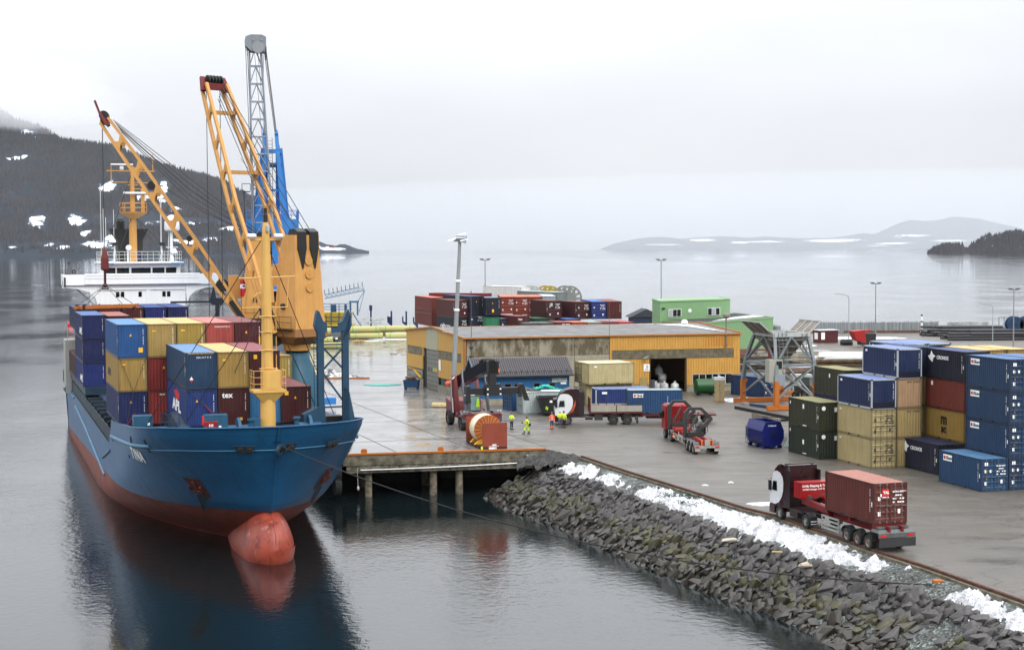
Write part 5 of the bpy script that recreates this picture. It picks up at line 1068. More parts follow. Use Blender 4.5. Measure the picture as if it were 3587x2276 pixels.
# ================================================================ ship cranes
def ship_crane(label, base, tip, zfoot, ship_ang, hook):
    """base: world xy of the slewing axis, tip: world point of the jib head"""
    az = V((tip.x-base.x, tip.y-base.y, 0)).normalized(); ang = math.atan2(az.y, az.x)
    cr_ = thing('deck_crane', label, 'crane', (base.x, base.y, 0), ang)          # local x along the jib, y to its left
    BX = MB(); BX.frm([(-2.2, -1.6, 12.2), (1.45, -1.6, 12.2), (1.45, 1.6, 12.2), (-2.2, 1.6, 12.2)], [(-1.75, -1.3, 19.2), (.6, -1.3, 19.2), (.6, 1.3, 19.2), (-1.75, 1.3, 19.2)])
    poly = [(-1.75, 19.2), (.6, 19.2)]+[(-.5+1.1*math.cos(a), 19.2+1.45*math.sin(a)) for a in (0.35, .7, 1.05, 1.4)]+[(-1.75, 20.6)]
    BX.prism(poly, -1.3, 1.3, 'y')
    hs_ = part('crane_housing', BX, TAN, cr_)
    b = MB()
    b.frm([(-1.2, -1.2, 10.75), (1.2, -1.2, 10.75), (1.2, 1.2, 10.75), (-1.2, 1.2, 10.75)], [(-2.4, -1.8, 11.5), (1.6, -1.8, 11.5), (1.6, 1.8, 11.5), (-2.4, 1.8, 11.5)]); b.frm([(-2.4, -1.8, 11.5), (1.6, -1.8, 11.5), (1.6, 1.8, 11.5), (-2.4, 1.8, 11.5)], [(-2.27, -1.67, 12.2), (1.52, -1.67, 12.2), (1.52, 1.67, 12.2), (-2.27, 1.67, 12.2)])
    part('slewing_base', b, paint((170, 122, 60), .55, .35, .1), cr_)
    b = MB(); b.lathe([(1.22, 10.2), (1.22, 10.75)], 24); part('slewing_ring', b, TAN, cr_); b = MB(); b.lathe([(1.0, 9.95), (1.12, 10.2)], 24); part('bearing', b, BLACK, cr_)
    for z in (15.9, 17.1, 18.3):
        x = lerp(-2.2, -1.75, (z-12.2)/7); b = MB(); b.lathe([(.40, x-.16), (.40, x+.05)], 20, (0, -.05, z), 'x'); b.lathe([(.06, x-.2), (.06, x)], 8, (0, -.05, z), 'x'); part('inspection_cover', b, TAN, hs_)
    b = MB(); b.lathe([(.28, -1.65), (.28, -1.2)], 14, (-.5, 0, 14.0), 'y'); b.lathe([(.28, 1.2), (.28, 1.75)], 14, (-.2, 0, 14.2), 'y'); part('vent_mushroom', b, BLACK, cr_)
    for y in (-.75, .55):
        b = MB(); b.prism([(-1.9, 19.3), (-.7, 19.6), (-.2, 20.6), (-.5, 21.1), (-1.2, 21.2), (-1.85, 20.9)], y-.42, y+.5, 'y'); b.frm([(-1.92, y-.06, 17.6), (-1.75, y-.06, 17.6), (-1.75, y+.06, 17.6), (-1.92, y+.06, 17.6)], [(-1.92, y-.42, 19.5), (-1.6, y-.42, 19.5), (-1.6, y+.5, 19.5), (-1.92, y+.5, 19.5)]); part('sheave_guard', b, BLACK, hs_)
    # pedestal (belongs to the ship)
    pb = MB(); pb.lathe([(2.2, 1.0), (2.2, 5.4), (2.05, 6.4), (1.5, 8.6), (1.12, 9.4), (1.1, 9.98)], 28, (base.x, base.y, 0)); po = part('crane_pedestal', pb, paint((46, 116, 140), .5, .35, .2), ship, smooth=True); po.matrix_local = ship.matrix_basis.inverted() if False else (Matrix.Translation(SHIP_O) @ rz(SHIP_A)).inverted()
    # jib
    T = (Matrix.Translation((base.x, base.y, 0)) @ rz(ang)).inverted() @ tip
    F = V((.9, 0, zfoot)); d = (T-F); Lj = d.length; ax = d.normalized(); up = V((-ax.z, 0, ax.x)); Wd = 2.0
    def J(k, side, h): w = lerp(Wd, 1.05, max(0, (k-.5)/.5)); return F+d*k+V((0, side*w, 0))+up*h
    ks = [0, .12, .24, .36, .49, .62, .74, .86, .965]; hh = lambda k: .5+.75*min(1, k*3.3)*(1-.45*max(0, (k-.75)/.25))
    REDM = REDHEAD
    for side in (-1, 1):
        for sg in (-1, 1):
            b = MB(); pts = [J(k, side, sg*hh(k)*.5) for k in ks]
            for p, q in zip(pts[:-1], pts[1:]): b.beam(p, q+(q-p).normalized()*.04, .26, .30, (0, 1, 0))
            part('jib_chord', b, TAN, cr_)
        for k in ks[1:-1]:
            b = MB(); a_, c_ = J(k-.006, side, -hh(k)*.5), J(k+.006, side, hh(k)*.5); m_ = (a_+c_)/2; b.beam(a_, m_, .95, .22, (0, 1, 0), .28, .2); b.beam(m_, c_, .28, .2, (0, 1, 0), .95, .22)
            # turned so that the broad foot of the plate lies along the chord
            part('jib_plate', b, TAN, cr_)
        b = MB(); b.beam(J(-.035, side, 0), J(.10, side, 0), .5, .95, (0, 1, 0)); part('jib_foot_sleeve', b, BLACK, cr_)
    for k in (.115, .36, .62, .86):
        b = MB(); p, q = J(k, -1, -.1), J(k, 1, -.1); b.beam(p, q, .45, .34); b.beam(p, p+(q-p)*.22, .9, .34, (0, 0, 1), .45, .34); b.beam(q, q+(p-q)*.22, .9, .34, (0, 0, 1), .45, .34); part('jib_cross_member', b, TAN, cr_)
    b = MB()
    for side in (-1, 1): b.beam(J(.945, side, 0), J(1.0, side, .1), .3, .95, (0, 1, 0), .24, .6)
    b.beam(J(.965, -1, .0), J(.965, 1, .0), .8, .6); hd = part('jib_head', b, REDM, cr_); b = MB()
    for y in (-.7, -.35, 0, .35, .7): b.lathe([(.48, -.07), (.48, .07)], 16, J(.985, 0, .25)+V((0, y, 0)), 'y')
    b.beam(J(.985, -.9, .25), J(.985, .9, .25), .25); part('head_sheaves', b, BLACK, cr_)
    b = MB(); b.beam(J(1.0, 0, 0), J(1.055, 0, .35), .22); hook and part('jib_tip_horn', b, REDM, cr_)
    for k, r in (((.17, .62), (.40, .28), (.66, .42)) if hook else ((.16, .62),)):
        b = MB(); b.lathe([(r, -.3), (r, .3)], 22, J(k, -1, .1)+V((0, .2, 0)), 'y'); b.lathe([(r*1.1, -.02), (r*1.1, .02)], 22, J(k, -1, .1)+V((0, .2, 0)), 'y'); part('floodlight_drum', b, BLACK, cr_)
    b = MB(); b.box((1.1, -1.0, 16.0) if not hook else (1.2, -2.6, 14.2), (2.4, 1.0, 18.0) if not hook else (2.6, -1.5, 16.6)); 
    cb = part('operator_cab', b, TAN, cr_)
    b = MB(); x_ = 2.4 if not hook else 2.6
    if hook: b.box((x_, -2.5, 14.9), (x_+.04, -1.6, 16.3)); b.box((1.4, -2.64, 14.9), (2.4, -2.6, 16.3))
    else: b.box((x_, -.9, 16.5), (x_+.04, .9, 17.6)); b.box((1.3, -1.04, 16.5), (2.2, -1.0, 17.6))
    part('cab_window', b, LTGLASS, cb)
    b = MB()
    for y in (-1.9, 1.9): b.tube((-1.9, y, 12.25), (-1.9, y, 13.3), .03, n=5); b.tube((0, y, 12.25), (0, y, 13.3), .03, n=5); b.tube((1.6, y, 12.25), (1.6, y, 13.3), .03, n=5); b.tube((-1.9, y, 13.3), (1.6, y, 13.3), .03, n=5); b.tube((-1.9, y, 12.8), (1.6, y, 12.8), .03, n=5)
    b.box((-1.9, -1.95, 12.15), (1.6, -1.5, 12.25)); b.box((-1.9, 1.5, 12.15), (1.6, 1.95, 12.25)); part('crane_walkway', b, paint((120, 104, 76), .6, .3, .2), cr_)
    b = MB()
    for y in (1.25, 1.32):
        b.tube((.9+y*.0, 1.32+(y-1.25)*4, 12.4), (.5, 1.28+(y-1.25)*4, 18.8), .03, n=5)
    for i in range(16): b.tube((.9-.025*i, 1.3, 12.6+i*.4), (.9-.025*i, 1.62, 12.6+i*.4), .02, n=4)
    part('crane_ladder', b, TAN, cr_)
    # luffing ropes from the housing head to the jib head
    b = MB()
    for i, y in enumerate((-.95, -.6, -.2, .2, .6, .95)):
        a_, c_ = V((-.9+.1*i, y, 21.0-.35*(i % 3))), J(.955-.012*i, 0, .75)+V((0, y*.6, 0)); m_ = (a_+c_)/2+V((0, 0, -.3*i)); b.path([a_, m_, c_], .036, 5)
    part('luffing_rope', b, CABLE, cr_)
    b = MB(); b.path([V((-.3, -.5, 20.9)), (V((-.3, -.5, 20.9))+J(.66, 0, .6))/2-V((0, 0, .5)), J(.66, 0, .6)], .03, 4); part('spare_rope', b, CABLE, cr_)
    return cr_, T, J, ang
base1, base2 = shp(6.9, 24.5), shp(6.9, 46.5)
tip1 = gy(742, 275, 149.5); tip2 = gy(350, 400, 157)
c1, T1, J1, a1 = ship_crane('near yellow deck crane with raised twin jib pointing up over the containers', base1, tip1, 11.6, 0, False)
b = MB()
for y in (-.75, .75): 
    p = J1(.985, 0, 0)+V((0, y, 0)); b.tube(p, (p.x, p.y, 12.5), .035, n=5)
part('hoist_rope', b, CABLE, c1)
c2, T2, J2, a2 = ship_crane('farther yellow deck crane with long jib lowered to the left and red hook block', base2, tip2, 11.9, 0, True)
p = J2(.985, 0, 0); zb = 15.9
b = MB()
for y in (-.16, -.05, .05, .16): b.tube(p+V((0, y, 0)), (p.x, p.y+y*.6, zb+3.6), .036, n=5)
part('hoist_rope', b, CABLE, c2)
b = MB(); b.lathe([(.08, 3.7), (.2, 3.4), (.38, 2.6), (.42, 1.5), (.3, 1.35)], 6, (p.x, p.y, zb)); hb = part('hook_block', b, REDHEAD, c2)
b = MB(); b.tube((p.x, p.y, zb+1.4), (p.x, p.y, zb-.1), .13, n=8); b.lathe([(.1, -.2), (.3, 0), (.2, .2)], 8, (p.x, p.y, zb-.2)); b.box((p.x-.35, p.y-.1, zb-.6), (p.x+.35, p.y+.1, zb-.45)); part('hook', b, paint((90, 20, 20), .5, .3, .2), hb)
wp = Matrix.Translation((base2.x, base2.y, 0)) @ rz(a2) @ p
sp = thing('container_spreader', 'orange container spreader hanging in slings below the red hook block', 'spreader', (wp.x+.1, wp.y, 13.55), -.06)
b = MB(); b.beam((-3.1, 0, -.12), (3.1, 0, .12), .34, .34); b.beam((-2.9, -1.1, -.1), (-2.9, 1.1, -.1), .25, .3); b.beam((2.9, -1.1, .12), (2.9, 1.1, .12), .25, .3); part('spreader_beam', b, ORG, sp)
b = MB()
for x in (-3.1, -2.3, 2.9): b.box((x-.12, -.25, -.35), (x+.12, .25, .25))
for x in (1.2, -.9): b.beam((x, -.1, -.5), (x+.2, -.1, .3), .1)
part('twistlock', b, paint((60, 40, 26), .6, .3, .3), sp)
b = MB()
for x, z in ((-2.8, .2), (-2.2, .2), (1.8, .25), (2.6, .3)): b.tube((-.1, 0, 3.3-1.4+.3), (x, (-.4 if x in (-2.8, 1.8) else .4), z), .03, n=5)
part('sling', b, CABLE, sp)
# ================================================================ blue mobile harbour crane behind
hc = gy(948, 900, 190); HB = V((hc.x, hc.y, 0)); BLU = paint((56, 156, 232), .5, .25, .05); GRY = paint((186, 196, 208), .5, .2, .03)
mc = thing('harbour_crane', 'tall blue mobile harbour crane with grey lattice boom behind the ship cranes', 'crane', HB, .18)
b = MB(); b.box((-5, -7, 1.2), (5, 7, 3.0)); b.box((-7.5, -6, .5), (-5, -5, 1.3)); b.box((5, -6, .5), (7.5, -5, 1.3)); part('chassis', b, BLU, mc)
for i in range(6):
    for sx in (-1, 1):
        b = MB(); b.lathe([(.4, -.3), (.8, -.32), (.86, 0), (.8, .32), (.4, .3)], 16, (sx*4.2, -5.4+i*2.1, .86), 'x'); part('wheel', b, RUBBER, mc)
b = MB(); b.lathe([(1.9, 3.0), (1.7, 15.4)], 24); part('column', b, paint((150, 158, 166), .5, .2, .04), mc, smooth=True)
b = MB(); b.box((-.9, -1.8, 6), (.6, -1.66, 7)); part('notice', b, WHT, mc)
b = MB(); b.box((-2.9, -2.4, 15.4), (3.4, 4.6, 23.0)); b.box((-2.9, -2.4, 12.6), (2.2, 2.4, 15.4)) if 0 else None; mh = part('machinery_house', b, BLU, mc)
b = MB(); b.box((-1.2, -2.2, 13.2), (2.1, 1, 15.4)); part('lower_house', b, BLU, mc)
b = MB(); b.box((.1, -2.3, 12.0), (1.9, -.4, 14.4)); part('operator_cab', b, paint((200, 206, 208), .5, .2, .03), mc); b = MB(); b.box((.2, -2.34, 12.9), (1.8, -2.3, 14.2)); part('cab_window', b, GLASS, mc)
b = MB()
for z in (23.6, 24.1): b.path([(-2.9, -2.4, z), (3.4, -2.4, z), (3.4, 4.6, z), (-2.9, 4.6, z), (-2.9, -2.4, z)], .035, 4)
for i in range(8): b.tube((-2.9+i*.9, -2.4, 23), (-2.9+i*.9, -2.4, 24.1), .03, n=4)
for i in range(6): b.tube((3.4, -2.4+i*1.4, 23), (3.4, -2.4+i*1.4, 24.1), .03, n=4)
part('house_railing', b, BLU, mc)
# a-frame tower
b = MB()
for x, xb in ((-.45, -1.5), (1.05, 1.7)):
    b.beam((xb, -.6, 23), (x, -.2, 31.0), .75, .8, (0, 1, 0), .5, .6); b.beam((x, 3.6, 23), (x, .6, 32.2), .5, .5, (0, 1, 0)); b.beam((x, -.2, 30.8), (x-.15, .3, 33.6), .45, .5, (0, 1, 0)); b.lathe([(.42, -.2), (.42, .2)], 14, (x-.15, .3, 33.6), 'x')
    b.beam((xb+.5*(1 if x > 0 else -1), .8, 23), (x+.35*(1 if x > 0 else -1), .3, 31.8), .4, .4)
b.beam((-.9, -.1, 31.4), (1.5, -.1, 31.4), .5, .5); b.beam((-1.6, -.3, 26.6), (1.9, -.3, 26.6), .35, .3); b.beam((-1.0, -.1, 29.7), (1.5, -.1, 29.7), .4, .6)
part('tower_frame', b, BLU, mc); b = MB(); b.box((-.9, -.5, 29.5), (1.5, .8, 29.8)); b.box((.9, .2, 30), (1.4, .8, 31.2)); part('tower_platform', b, plain((24, 44, 66)), mc)
b = MB()
for x in (-.25, .35): b.tube((x, -.9, 23.2), (x, -.7, 33), .04, n=5)
for i in range(24): b.tube((-.25, -.9, 23.4+i*.4), (.35, -.9, 23.4+i*.4), .025, n=4)
part('tower_ladder', b, paint((120, 132, 142)), mc)
# boom: almost upright lattice, leaning slightly to the left
f0, f1 = V((-.9, -2.4, 20.5)), (Matrix.Translation(HB) @ rz(.18)).inverted() @ gy(893, 170, 183)
dv = f1-f0; n_b = 11
def BP(k, ix, iy):
    w = lerp(2.15, 1.15, k); return f0+dv*k+V((ix*w*.5*1.15, iy*w*.5, 0))
for ix in (-1, 1):
    for iy in (-1, 1):
        b = MB(); b.path([BP(i/n_b, ix, iy) for i in range(n_b+1)], .11, 6); part('boom_chord', b, GRY, mc)
b = MB()
for i in range(n_b+1):
    k = i/n_b; q = [BP(k, -1, -1), BP(k, 1, -1), BP(k, 1, 1), BP(k, -1, 1)]
    for j in range(4): b.tube(q[j], q[(j+1) % 4], .06, n=4)
    if i < n_b:
        k2 = (i+.5)/n_b; q2 = [BP(k2, -1, -1), BP(k2, 1, -1), BP(k2, 1, 1), BP(k2, -1, 1)]; q3 = [BP((i+1)/n_b, -1, -1), BP((i+1)/n_b, 1, -1), BP((i+1)/n_b, 1, 1), BP((i+1)/n_b, -1, 1)]
        for j in (0, 1, 2, 3):
            m_ = (q3[j]+q3[(j+1) % 4])/2; b.tube(q[j], m_, .05, n=4); b.tube(q[(j+1) % 4], m_, .05, n=4)
part('boom_lattice', b, GRY, mc)
b = MB(); M = Matrix.Translation(f1); b.prism([(-1.2, .8), (-1.15, .2), (-.45, -.45), (1.1, -.5), (1.3, .3), (1.3, 1.25), (.8, 1.5), (-.5, 1.5), (-1.1, 1.25)], f1.y-1.0, f1.y+1.0, 'y'); b.v = [(x+f1.x, y, z+f1.z) for x, y, z in b.v]; bh = part('boom_head', b, paint((164, 172, 178), .5, .15, .03), mc)
b = MB(); b.lathe([(.7, -1.1), (.7, -1.02)], 18, f1+V((.35, 0, .0)), 'y')
for x in (-.2, .75): b.lathe([(.16, -1.1), (.16, -1.0)], 10, f1+V((x, 0, .9)), 'y'); b.beam(f1+V((x, -1.05, 1.4)), f1+V((x, -1.05, .5)), .07)
part('head_plate', b, paint((176, 182, 186), .5, .15, .03), bh); b = MB(); b.box((f1.x-1.0, f1.y-.9, f1.z-.2), (f1.x-.5, f1.y+.9, f1.z+.8)); b.box((f1.x+1.15, f1.y-.6, f1.z-1.3), (f1.x+1.35, f1.y+.6, f1.z+.2)); b.box((f1.x-.95, f1.y-.9, f1.z-1.0), (f1.x-.85, f1.y-.6, f1.z+.2)); part('head_sheaves', b, plain((50, 50, 54)), bh)
b = MB()
for x0_, x1_ in ((-1.1, -2.35), (-.9, -2.1)): b.tube(f1+V((x0_, -.3, 0)), (x1_+.5, -3.2, 13.8), .035, n=4)
for x0_, x1_, z1 in ((1.2, .85, 33.5), (1.05, .75, 33.5), (1.3, .95, 33.5), (.95, -.6, 33.5)): b.tube(f1+V((x0_, .3, 0)), (x1_, .3, z1), .04, n=4)
for x0_ in (-.1, .3): b.tube(f1+V((x0_, 0, 0)), (x0_, 0, 23), .025, n=4)
part('boom_rope', b, paint((96, 100, 106), .5, .1, 0), mc)
b = MB()
for z in range(16, 26): b.tube((-3.15, -2.3, z), (-3.15, -1.5, z), .03, n=4)
for y in (-2.3, -1.5): b.tube((-3.15, y, 13.5), (-3.15, y, 26.4), .05, n=4)
b.box((-3.4, -2.4, 26.3), (-2.4, -1.4, 26.4)); b.path([(-3.4, -2.4, 27.3), (-2.4, -2.4, 27.3), (-2.4, -1.4, 27.3)], .04, 4); b.tube((-3.4, -2.4, 26.4), (-3.4, -2.4, 27.3), .04, n=4); b.tube((-2.4, -2.4, 26.4), (-2.4, -2.4, 27.3), .04, n=4)
part('access_ladder', b, paint((60, 70, 78)), mc)
# ================================================================ warehouse
WB = V((-6.2, 197.9, 0)); wa = V((.9745, .2245, 0)); wb = V((-.385, .923, 0)); LW, DW, EV, RG = 37.9, 23.2, 7.75, 8.62
def Wp(a, b_, z): return WB+wa*a+wb*b_+V((0, 0, z))
wh = thing('warehouse', 'large yellow and concrete warehouse with grey roof and dark open gateway', 'warehouse')
WY = paint((236, 186, 92), .6, .25, .03); WY2 = paint((238, 190, 98), .6, .2, .03); GRYR = mottled((88, 88, 88), (112, 111, 110), .5, .8); TRIM = paint((216, 152, 80), .6, .3, .1)
def wallmat():
    m, t, b = newmat('stained_concrete'); tc = t.nodes.new('ShaderNodeTexCoord'); v = tc.outputs['Object']
    n = noise_tex(t, v, 1.2, 6, .65); n2 = noise_tex(t, mapping(t, v, (1.2, 1.2, .45)), .5, 6, .7); sp = t.nodes.new('ShaderNodeSeparateXYZ'); t.links.new(v, sp.inputs[0])
    c = ramp(t, n, [(.3, lin((132, 126, 108))), (.7, lin((154, 148, 130)))])
    up = ramp(t, sp.outputs[2], [(5.1/10, g(0)), (5.35/10, g(1))]); 
    mr = t.nodes.new('ShaderNodeMath'); mr.operation = 'MULTIPLY'; mr.inputs[1].default_value = .1; t.links.new(sp.outputs[2], mr.inputs[0]); up = ramp(t, mr.outputs[0], [(.515, g(0)), (.535, g(1))])
    d = mixc(t, 1.0, up, ramp(t, n2, [(.42, g(0)), (.56, g(.85))]), 'MULTIPLY')
    t.links.new(mixc(t, d, c, lin((70, 58, 34))), b.inputs['Base Color']); b.inputs['Roughness'].default_value = .9; return m
WC = wallmat()
XC = 19.6      # concrete part of the long side ends here
# long side panels (concrete) : two courses of large panels
for i in range(4):
    a0, a1_ = .35+i*(XC-.35)/4, .35+(i+1)*(XC-.35)/4-.05
    for z0_, z1_ in ((0, 5.25), (5.3, EV-.12)):
        b = MB(); b.frm([Wp(a0, 0, z0_), Wp(a1_, 0, z0_), Wp(a1_, .25, z0_), Wp(a0, .25, z0_)], [Wp(a0, 0, z1_), Wp(a1_, 0, z1_), Wp(a1_, .25, z1_), Wp(a0, .25, z1_)]); part('concrete_panel', b, WC, wh)
b = MB(); b.frm([Wp(0.3, .06, 0), Wp(XC, .06, 0), Wp(XC, .24, 0), Wp(.3, .24, 0)], [Wp(.3, .06, EV-.12), Wp(XC, .06, EV-.12), Wp(XC, .24, EV-.12), Wp(.3, .24, EV-.12)]); part('joint_backing', b, plain((40, 38, 34), .9), wh)
def corr_wall(a0, a1_, z0_, z1_, mat, name, pitch=.36, off=-.12, dep=.06):
    n = max(1, int((a1_-a0)/pitch)); pr = []
    for i in range(n):
        a = a0+(a1_-a0)*i/n; p = (a1_-a0)/n; pr += [(a, off), (a+p*.45, off), (a+p*.55, off+dep), (a+p*.92, off+dep)]
    pr.append((a1_, off)); m_ = len(pr); b = MB(); b.add([Wp(a, o, z0_) for a, o in pr]+[Wp(a, o, z1_) for a, o in pr], [(i, i+1, i+1+m_, i+m_) for i in range(m_-1)])
    b.frm([Wp(a0, off+dep+.02, z0_), Wp(a1_, off+dep+.02, z0_), Wp(a1_, .2, z0_), Wp(a0, .2, z0_)], [Wp(a0, off+dep+.02, z1_), Wp(a1_, off+dep+.02, z1_), Wp(a1_, .2, z1_), Wp(a0, .2, z1_)]); return part(name, b, mat, wh)
GA0, GA1 = 25.2, 30.2; BAND = mottled((84, 78, 62), (120, 112, 90), 1.5, .85)
corr_wall(XC, LW, 5.75, EV-.1, WY, 'cladding'); corr_wall(XC+.3, LW-.9, 4.55, 5.7, BAND, 'rooflight_band', .24); corr_wall(XC, GA0, 1.2, 4.5, WY, 'cladding'); corr_wall(GA1, LW, 2.35, 4.5, WY, 'cladding'); corr_wall(XC, XC+.28, 4.5, 5.75, WY, 'cladding', .28); corr_wall(LW-.9, LW, 4.5, 5.75, WY, 'cladding'); corr_wall(GA1, GA1+.9, .9, 2.35, WY, 'cladding'); corr_wall(LW-1.1, LW, .9, 2.35, WY, 'cladding')
corr_wall(32.6, 36.9, 6.1, 7.3, paint((226, 164, 62), .6, .2, .02), 'repainted_patch', .36, -.135)
b = MB(); b.frm([Wp(GA1, -.02, 0), Wp(LW, -.02, 0), Wp(LW, .2, 0), Wp(GA1, .2, 0)], [Wp(GA1, -.02, .92), Wp(LW, -.02, .92), Wp(LW, .2, .92), Wp(GA1, .2, .92)]); b.frm([Wp(XC, -.02, 0), Wp(GA0, -.02, 0), Wp(GA0, .2, 0), Wp(XC, .2, 0)], [Wp(XC, -.02, 1.2), Wp(GA0, -.02, 1.2), Wp(GA0, .2, 1.2), Wp(XC, .2, 1.2)]); part('plinth', b, CONC, wh)
wn = [GA1+.95+i*(LW-1.15-GA1-.95)/6 for i in range(7)]
for i in range(6):
    b = MB(); b.frm([Wp(wn[i]+.05, -.05, .98), Wp(wn[i+1]-.05, -.05, .98), Wp(wn[i+1]-.05, 0, .98), Wp(wn[i]+.05, 0, .98)], [Wp(wn[i]+.05, -.05, 2.3), Wp(wn[i+1]-.05, -.05, 2.3), Wp(wn[i+1]-.05, 0, 2.3), Wp(wn[i]+.05, 0, 2.3)]); part('window_pane', b, GLASS, wh)
b = MB()
for x in wn: b.beam(Wp(x, -.07, .95), Wp(x, -.07, 2.35), .1, .08)
b.beam(Wp(wn[0], -.07, .95), Wp(wn[6], -.07, .95), .08); b.beam(Wp(wn[0], -.07, 2.34), Wp(wn[6], -.07, 2.34), .08); part('window_frame', b, paint((196, 200, 196), .5, .2, .02), wh)
b = MB(); b.frm([Wp(GA0-1.5, -.16, 0.05), Wp(GA0-.5, -.16, .05), Wp(GA0-.5, -.06, .05), Wp(GA0-1.5, -.06, .05)], [Wp(GA0-1.5, -.16, 2.1), Wp(GA0-.5, -.16, 2.1), Wp(GA0-.5, -.06, 2.1), Wp(GA0-1.5, -.06, 2.1)]); part('side_door', b, paint((196, 172, 110), .6, .3, .02), wh)
def wsign(a, z, w, h, side=0):
    b = MB()
    if side == 0: b.frm([Wp(a, -.18, z), Wp(a+w, -.18, z), Wp(a+w, -.14, z), Wp(a, -.14, z)], [Wp(a, -.18, z+h), Wp(a+w, -.18, z+h), Wp(a+w, -.14, z+h), Wp(a, -.14, z+h)])
    return part('sign', b, WHT, wh)
sg_ = wsign(GA0-.95, 2.9, .82, .95); P = Wp(GA0-.54, -.2, 3.5); b = MB(); b.lathe([(.14, -.0), (.2, -.0), (.2, .01), (.14, .01)], 20, P, 'y', cap=False); b.beam(P+V((-.12, 0, .12)), P+V((.12, 0, -.12)), .04); part('no_entry_symbol', b, plain((90, 84, 80)), sg_); b = MB(); [b.frm([Wp(GA0-.85, -.2, z), Wp(GA0-.25, -.2, z), Wp(GA0-.25, -.185, z), Wp(GA0-.85, -.185, z)], [Wp(GA0-.85, -.2, z+.06), Wp(GA0-.25, -.2, z+.06), Wp(GA0-.25, -.185, z+.06), Wp(GA0-.85, -.185, z+.06)]) for z in (3.02, 3.14)]; part('sign_lines', b, plain((150, 146, 140)), sg_)
# open gateway: jambs, header, dark hall inside
b = MB()
for a in (GA0-.12, GA1): b.frm([Wp(a, -.14, 0), Wp(a+.12, -.14, 0), Wp(a+.12, .3, 0), Wp(a, .3, 0)], [Wp(a, -.14, 4.5), Wp(a+.12, -.14, 4.5), Wp(a+.12, .3, 4.5), Wp(a, .3, 4.5)])
part('gate_jamb', b, paint((120, 96, 50), .6, .2, .05), wh)
b = MB(); b.add([Wp(.4, DW-.3, .02), Wp(LW-.4, DW-.3, .02), Wp(LW-.4, .35, .02), Wp(.4, .35, .02)], [(0, 1, 2, 3)]); part('hall_floor', b, plain((48, 46, 42), .9), wh)
b = MB(); b.frm([Wp(0, DW-.25, 0), Wp(LW, DW-.25, 0), Wp(LW, DW, 0), Wp(0, DW, 0)], [Wp(0, DW-.25, EV), Wp(LW, DW-.25, EV), Wp(LW, DW, EV), Wp(0, DW, EV)]); b.frm([Wp(LW-.2, 0, 0), Wp(LW, 0, 0), Wp(LW, DW, 0), Wp(LW-.2, DW, 0)], [Wp(LW-.2, 0, EV-.1), Wp(LW, 0, EV-.1), Wp(LW, DW, EV-.1), Wp(LW-.2, DW, EV-.1)])
b.add([Wp(LW-.1, 0, EV-.1), Wp(LW-.1, DW, EV-.1), Wp(LW-.1, DW/2, RG)], [(0, 1, 2)]); part('rear_wall', b, WY, wh)
# roof: two slopes with seams
for sd_ in (0, 1):
    b = MB(); b0, b1 = ((-.25, DW/2) if sd_ == 0 else (DW/2, DW+.2)); z0_, z1_ = ((EV-.02, RG) if sd_ == 0 else (RG, EV))
    b.frm([Wp(-.15, b0, z0_-.12), Wp(LW+.1, b0, z0_-.12), Wp(LW+.1, b1, z1_-.12), Wp(-.15, b1, z1_-.12)], [Wp(-.15, b0, z0_), Wp(LW+.1, b0, z0_), Wp(LW+.1, b1, z1_), Wp(-.15, b1, z1_)]); part('roof_slope', b, GRYR, wh)
b = MB(); b.beam(Wp(-.2, -.3, EV-.02), Wp(LW+.15, -.3, EV-.02), .14, .2); b.beam(Wp(-.2, -.3, EV), Wp(-.2, DW/2, RG+.04), .16, .22); b.beam(Wp(-.2, DW/2, RG+.04), Wp(-.2, DW+.2, EV+.02), .16, .22); b.beam(Wp(LW+.12, -.3, EV), Wp(LW+.12, DW/2, RG+.08), .16, .3); b.beam(Wp(LW+.12, DW/2, RG+.08), Wp(LW+.12, DW+.2, EV+.08), .16, .3); b.beam(Wp(-.2, DW/2, RG+.02), Wp(LW, DW/2, RG+.02), .12, .05); part('roof_trim', b, TRIM, wh)
b = MB(); b.add([Wp(31, 10.6, 8.56), Wp(35.8, 10.4, 8.55), Wp(36.6, 1.5, 7.91), Wp(35.9, 2.5, 7.98), Wp(34.2, 7.5, 8.35)], [(0, 4, 3, 2, 1)]); b.add([Wp(25.5, 11.1, 8.61), Wp(31, 11.1, 8.61), Wp(31, 10.6, 8.57), Wp(27, 10.9, 8.6)], [(0, 1, 2, 3)]); b.v = [tuple(V(v)+V((0, 0, .03))) for v in b.v]; part('snow_on_roof', b, SNOW, wh)
# gable end
def Gp(x, z, off=0): return WB+wb*x+V((0, 0, z))-wa*off      # x from near corner towards the far corner
def gpan(x0_, x1_, z0_, z1_, mat, name, off=.0, th=.15, par=None):
    b = MB(); b.frm([Gp(x0_, z0_, off), Gp(x1_, z0_, off), Gp(x1_, z0_, off-th), Gp(x0_, z0_, off-th)], [Gp(x0_, z1_, off), Gp(x1_, z1_, off), Gp(x1_, z1_, off-th), Gp(x0_, z1_, off-th)]); return part(name, b, mat, par or wh)
D0, D1 = 9.9, 14.7
b = MB(); b.prism([(0, 0)]*0, 0, 0) if 0 else None
def gpoly(pts, mat, name, off=0, th=.15):
    n = len(pts); b = MB(); b.add([Gp(x, z, off) for x, z in pts]+[Gp(x, z, off-th) for x, z in pts], [tuple(range(n-1, -1, -1)), tuple(range(n, 2*n))]+[(i, (i+1) % n, n+(i+1) % n, n+i) for i in range(n)]); return part(name, b, mat, wh)
zr = lambda x: lerp(EV, RG, x/(DW/2)) if x < DW/2 else lerp(RG, EV, (x-DW/2)/(DW/2))
